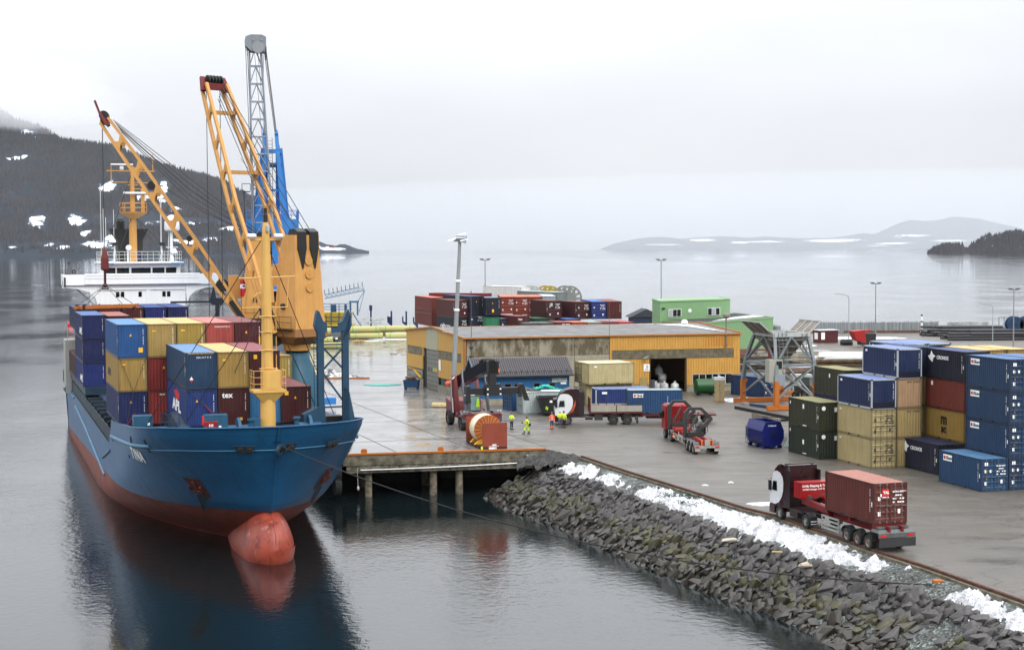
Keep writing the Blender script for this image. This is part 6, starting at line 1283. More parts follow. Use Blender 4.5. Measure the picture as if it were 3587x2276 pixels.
gpoly([(0, 5.6), (D0, 5.6), (D0, zr(D0)-.05), (0, EV-.05)], WY2, 'gable_cladding'); gpoly([(D1, 5.6), (DW, 5.6), (DW, EV-.05), (D1, zr(D1)-.05)], WY2, 'gable_cladding'); gpoly([(D0, 5.5), (D1, 5.5), (D1, zr(D1)-.05), (DW/2, RG-.05), (D0, zr(D0)-.05)], paint((206, 204, 176), .6, .3, .08), 'pale_gable_strip', .03)
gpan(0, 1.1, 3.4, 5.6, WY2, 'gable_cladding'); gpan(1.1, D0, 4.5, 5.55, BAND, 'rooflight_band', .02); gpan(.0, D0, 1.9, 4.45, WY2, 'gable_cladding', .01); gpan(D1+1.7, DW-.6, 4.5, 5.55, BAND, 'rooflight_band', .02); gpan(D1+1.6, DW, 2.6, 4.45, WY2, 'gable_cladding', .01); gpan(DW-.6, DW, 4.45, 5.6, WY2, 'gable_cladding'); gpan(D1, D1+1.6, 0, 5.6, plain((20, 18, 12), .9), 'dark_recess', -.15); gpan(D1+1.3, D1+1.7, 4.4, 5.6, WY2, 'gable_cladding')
gpan(D1+1.6, DW, 0, 1.15, CONC, 'plinth', .03); gpan(0, D0, 0, .9, CONC, 'plinth', .03)
for i in range(5): x0_ = D1+1.7+i*1.28; gpan(x0_, x0_+1.2, 1.2, 2.55, plain((70, 84, 84), .12), 'window_pane', -.03)
for i in range(4): x0_ = .4+i*2.3; gpan(x0_, x0_+1.7, .95, 1.85, plain((84, 94, 92), .12), 'window_pane', -.03)
b = MB(); b.beam(Gp(D1+2.2, 1.35, .06), Gp(D1+5, 2.2, .06), .18); b.beam(Gp(D1+1.9, 2.2, .07), Gp(DW-.8, 2.4, .07), .06); part('yellow_pipe_seen_through_window', b, YEL, wh)
gpan(0, .35, 0, EV-.08, TRIM, 'corner_post', .05, .3)
nr = 9
for i in range(nr): gpan(D0+.05, D1-.05, .05+i*5.4/nr, .05+(i+1)*5.4/nr-.04, paint((158, 158, 148), .6, .35, .06), 'door_panel', -.02, .1)
for i in range(4): gpan(D0+.5+i*1.0, D0+1.2+i*1.0, 2.55, 3.05, GLASS if i > 1 else plain((170, 160, 40), .3), 'door_window', .0, .05)
b = MB(); b.frm([Gp(8.8, 2.9, .08), Gp(9.5, 2.9, .08), Gp(9.5, 2.9, .04), Gp(8.8, 2.9, .04)], [Gp(8.8, 4.3, .08), Gp(9.5, 4.3, .08), Gp(9.5, 4.3, .04), Gp(8.8, 4.3, .04)]); part('sign', b, WHT, wh)
# lamps, aerials, vents on the walls
b = MB(); p = Wp(GA0-.9, -.7, 4.75); b.beam(p, Wp(GA0-.6, -.1, 4.9), .06); b.frm([p+V((-.35, -.2, -.15)), p+V((.35, -.2, .05)), p+V((.35, .2, .05)), p+V((-.35, .2, -.15))], [p+V((-.35, -.2, .0)), p+V((.35, -.2, .2)), p+V((.35, .2, .2)), p+V((-.35, .2, .0))]); part('wall_lamp', b, paint((170, 172, 168), .5, .2, .02), wh)
b = MB(); p = Wp(35.8, -.25, 6.0); b.tube(p, p+V((0, 0, 3.9)), .08, n=8); b.lathe([(.2, 0), (.44, .12), (.5, .35), (.44, .6), (.15, .72)], 12, p+V((0, 0, 3.75))); b.box((-.14, -.12, 0), (.14, .12, .35), Matrix.Translation(p)); part('round_vent_on_pole', b, paint((150, 140, 130), .5, .3, .1), wh)
b = MB(); p = Wp(.9, -.15, 5.4); b.tube(p, p+V((0, 0, 8.3)), .045, n=5); b.lathe([(.02, 8.2), (.1, 8.3), (.02, 8.45)], 8, p); b.box((-.25, -.1, -.1), (.25, .1, .1), Matrix.Translation(p)); b.box((-.25, -.1, 1.1), (.25, .1, 1.3), Matrix.Translation(p)); part('roof_aerial', b, paint((100, 100, 100), .5, .1, 0), wh)
b = MB(); p = Wp(19.4, -.35, 7.6); b.tube(p, p+V((0, 0, 4.6)), .03, n=4); part('roof_aerial', b, paint((100, 100, 100), .5, .1, 0), wh)
b = MB(); p = Wp(1.35, -.1, 4.3); b.box((-.1, -.1, 0), (.1, .1, .6), Matrix.Translation(p)); b.tube(p, p-V((0, 0, 1.2)), .02, n=4); part('white_aerial_box', b, WHITE, wh)
for x in (36.4,): b = MB(); p = Wp(35.5, DW/2-1, 8.6); b.lathe([(.0, .1), (.5, .1), (.4, .45), (.02, .6)], 12, p); part('roof_vent', b, WHITE, wh)
# bulk bags in the gateway
BAG = mottled((150, 150, 150), (214, 214, 210), 2, .7)
for i, (a, y, z, s) in enumerate(((27.2, 2.4, 0, 1.0), (28.3, 2.2, 0, 1.0), (28.9, 4.0, 1.1, 1.0), (28.5, 4.2, 2.0, .9), (27.6, 6.0, 0, .9), (26.6, 6.2, .4, .9), (29.3, 1.2, 0, .95), (28.9, 4.2, .05, 1.0))):
    p = Wp(a, y, z); b = MB(); b.lathe([(.42*s, 0), (.56*s, .15), (.6*s, .5), (.56*s, .95), (.3*s, 1.1), (.1*s, 1.16), (.22*s, 1.35)], 12, p)
    solo('bulk_bag', b, BAG, ['white bulk bag standing low left in the dark gateway', 'white bulk bag beside it under the taller pile in the gateway', 'white bulk bag on the middle tier of the pile in the gateway', 'white bulk bag highest on the pile in the gateway', 'dim bulk bag deeper in the dark gateway', 'dimmest bulk bag far left in the dark gateway', 'white bulk bag against the right gateway post', 'bulk bag carrying the pile in the gateway'][i], 'bulk bag', 'bulk bags piled in the warehouse gateway', smooth=True)
# ================================================================ blue hut
hut = thing('blue_hut', 'low blue timber hut with grey tiled roof before the concrete wall', 'hut', (-4.24, 187.1, 0), .225)
HBL = paint((20, 112, 186), .6, .25, .02); HG = 11.6; HD = 5.6
b = MB()
for i in range(20): b.box((.0, .0-.012*(i % 1), .9+i*.155), (HG, .1, .9+i*.155+.14), None) if i < 19 else None
part('wall_boards', b, HBL, hut)
b = MB(); b.box((0, .03, 0), (HG, HD, .9)); part('foundation', b, CONC, hut); b = MB(); b.box((.05, .06, .9), (HG-.05, HD, 3.85)); part('wall', b, HBL, hut)
b = MB(); b.prism([(0, .9), (HD, .9), (HD, 3.85), (HD/2, 5.5), (0, 3.85)], -.02, .06, 'x'); b.prism([(0, .9), (HD, .9), (HD, 3.85), (HD/2, 5.5), (0, 3.85)], HG-.05, HG+.02, 'x'); part('gable', b, HBL, hut)
TL = paint((92, 88, 92), .6, .2, .02)
for sg in (0, 1):
    b = MB(); n = 44; y0_, y1_, z0_, z1_ = (-.55, HD/2, 3.6, 5.62) if sg == 0 else (HD+.55, HD/2, 3.6, 5.62)
    for i in range(n):
        x = -.5+i*(HG+1)/n; w = (HG+1)/n; b.frm([(x+.01, y0_, z0_), (x+w*.72, y0_, z0_), (x+w*.72, y1_, z1_), (x+.01, y1_, z1_)], [(x+.04, y0_, z0_+.1), (x+w*.6, y0_, z0_+.1), (x+w*.6, y1_, z1_+.1), (x+.04, y1_, z1_+.1)])
    o_ = part('roof_tile_ribs', b, TL, hut); b = MB(); b.frm([(-.5, y0_, z0_-.08), (HG+.5, y0_, z0_-.08), (HG+.5, y1_, z1_-.08), (-.5, y1_, z1_-.08)], [(-.5, y0_, z0_+.01), (HG+.5, y0_, z0_+.01), (HG+.5, y1_, z1_+.01), (-.5, y1_, z1_+.01)])
    for k in range(8): yy, zz = lerp(y0_, y1_, k/8), lerp(z0_, z1_, k/8); b.box((-.48, min(yy, yy+.05), zz+.01), (HG+.48, max(yy, yy+.05), zz+.075))
    part('roof', b, TL, hut)
b = MB(); b.beam((-.52, -.6, 3.62), (-.52, HD/2, 5.72), .08, .26); b.beam((-.52, HD+.6, 3.62), (-.52, HD/2, 5.72), .08, .26); part('barge_board', b, paint((110, 140, 156), .6, .2, .02), hut); b = MB(); b.beam((-.5, -.6, 3.58), (HG+.5, -.6, 3.58), .12, .12); b.beam((-.5, -.2, 4.15), (HG+.5, -.2, 4.15), .05); part('gutter', b, plain((30, 30, 34)), hut)
b = MB()
for i in range(15): x = 1.2+i*.72; b.beam((x, -.1, 4.0), (x, -.1, 4.36), .08)
part('snow_guard', b, plain((50, 48, 52)), hut)
for x in (3.3, 4.5, 7.0, 8.9):
    b = MB(); b.box((x, -.06, 1.9), (x+.95, 0, 2.75)); o_ = part('window_frame', b, paint((110, 110, 120), .5, .1, 0), hut); b = MB(); b.box((x+.12, -.09, 2.0), (x+.83, -.06, 2.65)); part('window_pane', b, GLASS, o_)
b = MB(); b.box((9.4, -.1, 2.75), (11.3, -.03, 3.25)); o_ = part('sign_board', b, paint((214, 222, 216), .6, .1, 0), hut); b = MB(); [b.box((9.55+i*.16, -.11, 3.02), (9.65+i*.16, -.1, 3.14)) for i in range(10) if i != 5]; [b.box((10.0+i*.12, -.11, 2.84), (10.08+i*.12, -.1, 2.92)) for i in range(7)]; part('sign_lettering', b, plain((70, 110, 130)), o_); b = MB(); b.box((10.5, -.1, 2.48), (11.2, -.03, 2.7)); part('small_sign', b, WHT, hut)
# ================================================================ green building
GB = paint((156, 196, 146), .6, .15, .01); GBT = paint((172, 210, 160), .6, .1, .01)
gb = thing('green_building', 'pale green two storey building with white windows behind the warehouse', 'building')
def quad(b, pts, z0_, z1_): n = len(pts); b.prism([(p.x, p.y) for p in pts], z0_, z1_)
P0 = gy(2312, 1100, 272); P1 = gy(2557.5, 1100, 282); P3 = gy(2284.6, 1100, 286); P0.z = P1.z = P3.z = 0; P2 = P1+(P3-P0)
b = MB(); quad(b, [P0, P1, P2, P3], 0, 9.75); part('upper_block', b, GB, gb)
Q0 = P0+(P1-P0)*.52-(P3-P0)*.35; Q1 = V((47.9, 281, 0)); 
Q0 = gy(2318, 1130, 269); Q0.z = 0; Qm = gy(2480, 1130, 262); Qm.z = 0; Qn = gy(2708.7, 1120, 281); Qn.z = 0; Qf = gy(2570, 1100, 300); Qf.z = 0
b = MB(); quad(b, [Q0, Qm, Qn, Qf, P3], 0, 6.35); part('lower_block', b, GB, gb)
b = MB(); b.prism([(p.x, p.y) for p in (Q0.lerp(Qf, .03), Qm.lerp(Qf, .06), Qn.lerp(Qf, .06), Qf, P3)], 6.36, 6.4); part('flat_roof', b, plain((34, 36, 40), .9), gb); b = MB(); b.prism([(p.x, p.y) for p in (Qm.lerp(Qf, .15), Qn.lerp(Qf, .2), Qn.lerp(Qf, .5), P1+V((.5, 0, 0)))], 6.41, 6.46); part('roof_snow', b, SNOW, gb)
b = MB()
for a, c in ((P0, P1), (P1, P2), (P3, P0)): b.beam(a+V((0, 0, 9.75)), c+V((0, 0, 9.75)), .25, .2)
for a, c in ((Q0, Qm), (Qm, Qn), (Qn, Qf)): b.beam(a+V((0, 0, 6.4)), c+V((0, 0, 6.4)), .22, .22)
part('parapet', b, GBT, gb)
e = (P1-P0); Le = e.length; e.normalize(); nrm = V((e.y, -e.x, 0)); EA = math.atan2(e.y, e.x)
for fr, w in ((.11, 3.1), (.665, 3.1)):
    o = P0+e*Le*fr+nrm*.02; M = Matrix.Translation((o.x, o.y, 0)) @ rz(EA); b = MB(); b.box((0, -.12, 6.9), (w, -.02, 8.3), M); o_ = part('window_frame', b, paint((224, 226, 222), .5, .05, 0), gb)
    for i in range(3): b = MB(); b.box((.1+i*.98, -.15, 7.0), (.1+i*.98+.86, -.12, 8.2), M); part('window_pane', b, GLASS if (i != 0) == (fr < .5) or i == 2 else plain((150, 156, 156), .2), o_)
o = P0+e*Le*.41+nrm*.1; b = MB(); b.lathe([(.32, -.1), (.36, 0), (.02, .06)], 16, o+V((0, 0, 7.9)), 'y'); part('wall_clock', b, WHITE, gb)
o = P0+e*Le*.02+nrm*.1; b = MB(); b.box((0, -.1, 8.35), (.7, 0, 8.6), Matrix.Translation((o.x, o.y, 0)) @ rz(EA)); part('wall_lamp', b, BLACK, gb)
e2 = (Qn-Qm); L2 = e2.length; e2.normalize(); n2 = V((e2.y, -e2.x, 0)); M = Matrix.Translation((Qm.x, Qm.y, 0)) @ rz(math.atan2(e2.y, e2.x))
b = MB(); b.box((3.6, -.12, 1.8), (7.2, -.02, 3.1), M); o_ = part('window_frame', b, paint((224, 226, 222), .5, .05, 0), gb)
for i in range(4): b = MB(); b.box((3.7+i*.88, -.15, 1.9), (3.7+i*.88+.78, -.12, 3.0), M); part('window_pane', b, GLASS, o_)
b = MB(); b.box((7.9, -.15, 0), (9.2, -.02, 2.3), M); part('blue_door', b, paint((28, 84, 150), .5, .1, 0), gb)
b = MB(); b.lathe([(.8, 0), (.8, .9), (.4, 1.2), (.02, 1.25)], 12, Qn+V((1.1, 3, 3.8))); b.box((Qn.x, Qn.y+2, 3.5), (Qn.x+2.2, Qn.y+4, 4.0)); part('roof_ventilator', b, STEEL, gb)
# small dark boat house
p = gy(2260, 1135, 335); t_ = thing('boat_house', 'small dark blue boat house with snowy gable beyond the containers', 'boat house', (p.x, p.y, 0), .1)
b = MB(); b.box((-3.2, -3, 0), (3.2, 3, 4.2)); part('wall', b, plain((24, 34, 60), .8), t_); b = MB(); b.prism([(-4, 4.2), (3.6, 4.2), (-.2, 6.0)], -3.2, 3.2, 'y'); part('roof', b, plain((40, 42, 50), .8), t_); b = MB(); b.box((1.2, -3.15, 1), (3.3, -3, 4.4)); part('white_door', b, WHT, t_)
# ================================================================ vehicles
MAR = paint((70, 18, 26), .28, .1, .01); WCAB = paint((228, 230, 232), .25, .06, 0); REDV = paint((186, 26, 30), .35, .15, .03); DKG = paint((52, 54, 56), .55, .3, .1); ALU = paint((176, 178, 172), .45, .3, .08, .2); TAIL = plain((190, 30, 24), .3); AMB = plain((230, 120, 30), .4)
def wheel(parent, x, y, r=.5, w=.32, outer=-1, name='wheel', rimc=(150, 150, 146)):
    b = MB(); b.lathe([(r*.62, -w/2), (r*.94, -w/2), (r, -w/2+.05), (r, w/2-.05), (r*.94, w/2), (r*.62, w/2)], 22, (0, 0, 0), 'x', cap=False); M = rt(x, y, r); o = part(name, b, RUBBER, parent, M)
    b = MB(); b.lathe([(r*.62, .4*w*outer), (r*.5, .2*w*outer), (r*.3, .25*w*outer), (r*.28, .5*w*outer), (.01, .5*w*outer)], 18, (0, 0, 0), 'x', cap=False)
    for k in range(8): b.box((.26*w*outer-.02, -.02, r*.36), (.26*w*outer+.02, .02, r*.41), Matrix.Rotation(k*math.pi/4, 4, 'X'))
    part('rim', b, paint(rimc, .4, .4, .1, .2), o); return o
def arch(b, x0, x1, y, r, a0=15, a1=165, th=.04, zc=None):
    zc = r if zc is None else zc; n = 8; pts = [(y+math.cos(math.radians(lerp(a0, a1, i/n)))*r, zc+math.sin(math.radians(lerp(a0, a1, i/n)))*r) for i in range(n+1)]
    for p, q in zip(pts[:-1], pts[1:]): b.frm([(x0, p[0], p[1]), (x1, p[0], p[1]), (x1, q[0], q[1]), (x0, q[0], q[1])], [(x0, p[0], p[1]+th), (x1, p[0], p[1]+th), (x1, q[0], q[1]+th), (x0, q[0], q[1]+th)])
def big_cab(T, yf, back, top=3.95, white=True, flash=True):
    """long haul cab; nose at y = yf, rear wall at y = back; x 0..2.46"""
    prof = [(back, .95), (yf-.05, .95), (yf, 1.2), (yf-.02, 1.9), (yf-.32, 2.85), (yf-.42, 3.1), (yf-.75, 3.55), (yf-1.25, top-.1), (yf-1.7, top), (back, top-.05)]
    b = MB(); b.prism(prof, .0, 2.46, 'x'); cab = part('cab', b, MAR, T)
    if white:
        b = MB(); pts = [(yf-.03, 1.05), (yf-.0, 1.3), (yf-.02, 1.9), (yf-.32, 2.85), (yf-.42, 3.1), (yf-.62, 3.36), (yf-1.0, 3.44), (yf-1.5, 3.36), (yf-1.85, 3.1), (yf-1.98, 2.7), (yf-1.95, 2.15), (yf-1.78, 1.7), (yf-1.45, 1.32), (yf-1.2, 1.12), (yf-.7, 1.02)]
        for x0_ in (-.014, 2.464): b.prism(pts, x0_, x0_+.01, 'x')
        b.frm([(0.1, yf-.02, 1.35), (2.36, yf-.02, 1.35), (2.36, yf+.01, 1.35), (.1, yf+.01, 1.35)], [(.1, yf-.04, 1.95), (2.36, yf-.04, 1.95), (2.36, yf, 1.95), (.1, yf, 1.95)]); part('white_door_area', b, WCAB, cab)
        b = MB(); pts = [(yf-1.72, 1.7), (yf-1.5, 1.5), (yf-1.1, 1.42), (yf-1.6, 1.32), (yf-2.05, 2.9), (yf-1.95, 2.9)]; b.prism(pts, -.012, -.002, 'x') if 0 else None
        b.prism([(yf-1.3, 1.1), (yf-1.85, 1.6), (yf-2.25, 2.75), (yf-2.27, 2.2), (yf-2.0, 1.5)], -.016, -.004, 'x'); flash and part('orange_flash', b, plain((176, 78, 44), .3), cab)
    for x0_ in (-.02, 2.47):
        b = MB(); b.prism([(yf-.42, 2.02), (yf-.55, 2.62), (yf-1.0, 2.64), (yf-1.05, 2.04)], x0_, x0_+.012, 'x'); part('side_window', b, GLASS, cab)
        b = MB(); 
        for p, q in (((yf-.39, 2.0), (yf-.53, 2.66)), ((yf-.53, 2.66), (yf-1.02, 2.68)), ((yf-1.02, 2.68), (yf-1.08, 2.02)), ((yf-1.08, 2.02), (yf-.39, 2.0))): b.beam((x0_+.006, *p), (x0_+.006, *q), .05, .03)
        part('window_frame', b, BLACK, cab)
    b = MB(); b.frm([(.12, yf-.03, 1.98), (2.34, yf-.03, 1.98), (2.34, yf+.0, 1.98), (.12, yf+.0, 1.98)], [(.2, yf-.3, 2.8), (2.26, yf-.3, 2.8), (2.26, yf-.27, 2.8), (.2, yf-.27, 2.8)]); part('windscreen', b, GLASS, cab)
    b = MB(); b.frm([(.1, yf-.3, 2.82), (2.36, yf-.3, 2.82), (2.36, yf+.12, 2.7), (.1, yf+.12, 2.7)], [(.1, yf-.3, 2.88), (2.36, yf-.3, 2.88), (2.36, yf+.12, 2.75), (.1, yf+.12, 2.75)]); part('sun_visor', b, plain((30, 24, 26)), cab)
    for sg, x0_ in ((-1, -.05), (1, 2.51)):
        b = MB(); b.box((x0_-.12 if sg < 0 else x0_-.08, yf-.28, 1.95), (x0_+.08 if sg < 0 else x0_+.12, yf-.05, 2.65)); b.beam((x0_+.1*-sg, yf-.2, 2.6), (x0_, yf-.15, 2.6), .05); part('mirror', b, BLACK, cab)
    b = MB(); b.box((-.02, yf-2.0, .45), (.25, yf-1.05, 1.0)) if 0 else None; b.box((-.01, yf-.7, .35), (2.47, yf+.06, .95)); arch(b, -.03, .3, yf-1.35, .62, 10, 170, .06, .52); arch(b, 2.16, 2.5, yf-1.35, .62, 10, 170, .06, .52); part('bumper', b, MAR, cab)
    b = MB(); [b.box((.1+k*2.0, yf+.06, .6), (.38+k*2.0, yf+.09, .85)) for k in (0, 1)]; part('headlight', b, plain((230, 230, 220), .1), cab)
    b = MB(); b.box((-.0, back-.55, 1.0), (.05, back, top-.35)); b.box((2.41, back-.55, 1.0), (2.46, back, top-.35)); b.frm([(0, back-.5, top-.35), (.05, back-.5, top-.35), (.05, back, top-.35), (0, back, top-.35)], [(.1, back-.2, top), (.14, back-.2, top), (.14, back, top), (.1, back, top)]); part('side_fairing', b, plain((24, 14, 16), .4), cab)
    b = MB(); b.path([(.2, back+.5, top), (.25, back-.1, top+.08), (2.2, back-.1, top+.08), (2.26, back+.5, top)], .05, 6); part('roof_rail', b, plain((20, 12, 14), .4), cab)
    b = MB(); b.box((.1, back-.04, 2.95), (2.36, back-.01, 3.0)); b.box((.1, back-.05, 1.4), (2.36, back-.02, 1.46)); part('rear_wall_seam', b, plain((40, 12, 16), .4), cab)
    return cab
# ---- lorry with red container in the foreground
TA = thing('articulated_lorry', 'maroon and white tractor pulling a trailer with a red lettered box', 'lorry', (22.89, 96.44, 0), .3204)
big_cab(TA, 13.85, 11.5, 4.0, flash=False)
b = MB(); [b.box((x, 7.8, .75), (x+.25, 12, 1.0)) for x in (.75, 1.5)]; b.box((.2, 10.2, .45), (.7, 11.3, 1.05)); b.box((1.8, 10.2, .45), (2.3, 11.3, 1.05)); b.box((.1, 9.4, .9), (2.3, 11.3, 1.06)); part('tractor_chassis', b, plain((36, 16, 18), .5), TA)
for x, o_ in ((.16, -1), (2.3, 1)): wheel(TA, x, 12.45, .51, .32, o_); wheel(TA, x, 8.65, .51, .42, o_)
b = MB(); arch(b, -.06, .55, 8.65, .62, 5, 175, .05, .5); arch(b, 1.95, 2.52, 8.65, .62, 5, 175, .05, .5); b.box((-.03, 7.95, .3), (.5, 8.0, .9)); b.box((1.95, 7.95, .3), (2.48, 8.0, .9)); part('rear_mudguard', b, plain((30, 26, 28), .5), TA)
b = MB(); [b.box((-.0+k*.09, 7.93, .55), (.06+k*.09, 7.95, .62)) for k in range(5)]; [b.box((0+k*.08, 7.93, .38), (.05+k*.08, 7.95, .43)) for k in range(6)]; part('mudflap_lettering', b, WHT, TA)
b = MB(); b.box((.0, 9.35, 1.95), (2.44, 10.35, 3.05)); rb = part('red_trailer_box', b, REDV, TA); text('Orkla Shipping & Trading', .22, WHT, rb, rt(.1, 9.34, 2.74) @ FY, bold=.006); text('N-7300 Orkanger. (+47 72 48', .155, WHT, rb, rt(.14, 9.34, 2.52) @ FY, bold=.004)
b = MB(); [b.frm([(x, 6.3, 1.35), (x+.3, 6.3, 1.35), (x+.3, 9.9, 1.55), (x, 9.9, 1.55)], [(x, 6.3, 1.75), (x+.3, 6.3, 1.75), (x+.3, 9.9, 1.98), (x, 9.9, 1.98)]) for x in (.35, 1.75)]; [b.box((x, -.7, 1.1), (x+.16, 6.4, 1.65)) for x in (.65, 1.6)]; [b.box((.02, y, 1.5), (2.42, y+.16, 1.72)) for y in (.05, 2.9, 5.8)]; b.box((.3, 6.1, 1.2), (2.1, 6.4, 1.6)); part('trailer_chassis', b, paint((150, 24, 26), .45, .3, .08), TA)
b = MB(); [b.box((.0, 4.35+0*k, .45+k*.26), (.05, 6.5, .57+k*.26)) for k in range(4)]; b.box((.0, 4.3, .4), (.06, 4.4, 1.35)); b.box((.0, 6.45, .4), (.06, 6.55, 1.35)); part('side_guard', b, ALU, TA)
for y in (.7, 2.02, 3.34):
    for x, o_ in ((.18, -1), (2.26, 1)): wheel(TA, x, y, .5, .38, o_, rimc=(176, 174, 166))
    b = MB(); arch(b, -.04, .45, y, .6, 10, 170, .04, .52); arch(b, 2.0, 2.48, y, .6, 10, 170, .04, .52); part('trailer_mudguard', b, plain((40, 42, 44), .5), TA); b = MB(); b.tube((.2, y, .5), (2.2, y, .5), .1, n=8); b.box((-.02, y-.1, .42), (.0, y+.1, .6)); part('axle', b, plain((120, 24, 24)), TA)
b = MB(); b.frm([(-.08, -.75, 1.28), (2.52, -.75, 1.28), (2.52, .25, 1.3), (-.08, .25, 1.3)], [(-.0, -.5, 1.46), (2.44, -.5, 1.46), (2.44, .2, 1.46), (0, .2, 1.46)]); b.box((-.1, -.8, 1.0), (2.54, -.72, 1.28)); b.box((.1, -.4, 1.5), (2.3, -.1, 1.62)); part('rear_bumper_plate', b, paint((112, 114, 114), .4, .5, .12, .2), TA)
b = MB(); b.box((-.1, -.86, .42), (2.54, -.8, .98)); part('rear_mudflap', b, paint((60, 61, 62), .6, .3, .05), TA); b = MB(); [b.box((x, -.82, 1.04), (x+.42, -.79, 1.2)) for x in (.02, 2.0)]; part('tail_light', b, TAIL, TA)
b = MB(); b.path([(.9, 10.0, 1.9), (.8, 8.6, 2.0), (.9, 8.0, 2.4), (1.0, 7.2, 2.5), (1.1, 6.3, 2.1)], .035, 6); b.box((.4, 8.9, 1.4), (.6, 9.1, 2.2)); part('air_hose', b, paint((90, 90, 90), .5), TA)
for x in (.5, 1.9): b = MB(); b.tube((x, 10.2, 3.05), (x, 10.2, 3.5), .02, n=5); part('antenna', b, BLACK, TA)
c = container('red brown container with four locking bars and red sign on the foreground lorry', (126, 62, 50), (22.89, 96.44, 1.753), .3204, near='door', side=1, roof=(186, 130, 114), bar=(170, 160, 156))
sticker(c, .62, 1.75, .48, .46, plain((206, 36, 30))); sticker(c, .62, 1.66, .48, .06, WHT); sticker(c, .46, 1.72, .12, .2, WHT); text('TAL', .24, WHT, c, rt(.66, -.045, 1.92) @ FY, bold=.01); text('TRLU 205459 3', .14, WHT, c, rt(1.45, -.04, 2.0) @ FY)
# ---- flatbed lorry with drawbar trailer, seen from its left side
def sideways(x, y, yaw):       # thing whose local +y (its nose) points to the left in the picture
    return (x, y, 0), yaw+math.pi/2
loc, ra = sideways(14.2, 167.0, .02)
TB = thing('flatbed_lorry', 'maroon and white flatbed lorry with grey dropsides standing side on', 'lorry', loc, ra)
big_cab(TB, 9.55, 6.9, 3.95)
b = MB(); [b.box((x, -.2, .75), (x+.2, 8.5, 1.05)) for x in (.8, 1.5)]; b.box((.1, 4.3, .5), (.6, 5.2, 1.15)); b.box((.2, 5.6, .8), (.6, 6.8, .95)); b.tube((.3, 5.4, .75), (.3, 6.2, .75), .22, n=12); part('lorry_chassis', b, plain((44, 38, 36), .5), TB)
b = MB(); b.box((0, -.15, 1.22), (2.46, 5.75, 1.42)); part('load_bed', b, paint((110, 34, 34), .5, .3, .1), TB)
GP = paint((196, 192, 178), .5, .25, .05)
for y0_, y1_ in ((.0, 2.75), (2.85, 5.6)):
    for x in (0, 2.4): b = MB(); b.box((x, y0_, 1.44), (x+.05, y1_, 2.1)); [b.box((x-.02, lerp(y0_, y1_, k), 1.44), (x, lerp(y0_, y1_, k)+.05, 1.7)) for k in (.15, .5, .85)]; part('dropside', b, GP, TB)
b = MB(); [b.box((-.03, y, 1.4), (.06, y+.08, 2.2)) for y in (2.76, 5.62)]; b.box((0, 5.65, 1.42), (.1, 5.8, 2.95)); b.box((2.3, 5.65, 1.42), (2.4, 5.8, 2.95)); b.box((0, 5.7, 2.0), (2.4, 5.78, 2.95)); part('headboard', b, paint((120, 44, 42), .5, .3, .1), TB)
b = MB(); [b.tube((x, y, 1.42), (x, y, 2.9+.1*k), .03, n=5) for k, (x, y) in enumerate(((2.3, 4.6), (2.3, 3.7), (2.3, 1.3), (2.3, .9), (.05, .4), (.05, .1), (2.3, .2)))]; part('stake', b, paint((90, 80, 74), .5), TB)
for x, o_ in ((.16, -1), (2.3, 1)):
    wheel(TB, x, 8.2, .52, .32, o_, rimc=(120, 118, 112)); wheel(TB, x, 3.1, .52, .42, o_, rimc=(96, 92, 86)); wheel(TB, x, 1.6, .52, .42, o_, rimc=(96, 92, 86))
b = MB(); [arch(b, -.03, .5, y, .62, 15, 165, .05, .52) for y in (3.1, 1.6)]; b.box((0, .45, .5), (.5, .75, .95)); part('mudguard', b, plain((60, 54, 50), .5), TB)
b = MB(); [b.box((.05+i*.0, 8.6-i*.12, 1.22), (.0, 8.66-i*.12, 1.32)) for i in range(10)]; part('chequer_strip', b, plain((40, 20, 24)), TB)
TRT = thing('drawbar_trailer', 'dark red low trailer carrying a blue container behind the flatbed lorry', 'trailer', (22.4, 167.6, 0), .02+math.pi/2)
b = MB(); b.box((0, 0, .88), (2.46, 9.8, 1.05)); b.box((.6, 2.2, .55), (1.9, 7.6, .88)); b.box((0, 9.5, .4), (.3, 9.8, 1.5)); b.box((2.1, 9.5, .4), (2.46, 9.8, 1.5)); b.box((1.1, 9.8, .7), (1.3, 11.0, .8)); part('trailer_bed', b, paint((110, 28, 32), .5, .3, .1), TRT)
b = MB(); b.box((-.02, 3.3, .35), (.06, 5.9, .82)); part('side_skirt', b, GP, TRT); b = MB(); b.box((.0, 8.6, .1), (.2, 8.8, .9)); b.box((.0, 9.5, .1), (.2, 9.7, .9)); part('support_leg', b, BLACK, TRT)
for y in (1.0, 2.4):
    for x, o_ in ((.18, -1), (2.28, 1)): wheel(TRT, x, y, .44, .34, o_, rimc=(104, 98, 90))
c = xcont('blue container with white sticker riding on the drawbar trailer', (34, 92, 140), (12.7, 168.0), .02, 1.08, roof=(170, 186, 190), post=(60, 90, 110)); b = MB(); b.box((-.006, 4.35, 1.8), (.0, 5.45, 2.2)); o_ = part('sticker', b, WHT, c); text('Elkem', .32, plain((24, 70, 60)), c, rt(-.01, 5.08, 1.9) @ FX, bold=.01); b = MB(); b.lathe([(.14, 0), (.14, .006)], 14, (-.014, 5.27, 2.0), 'x'); part('logo', b, plain((190, 34, 34)), c)
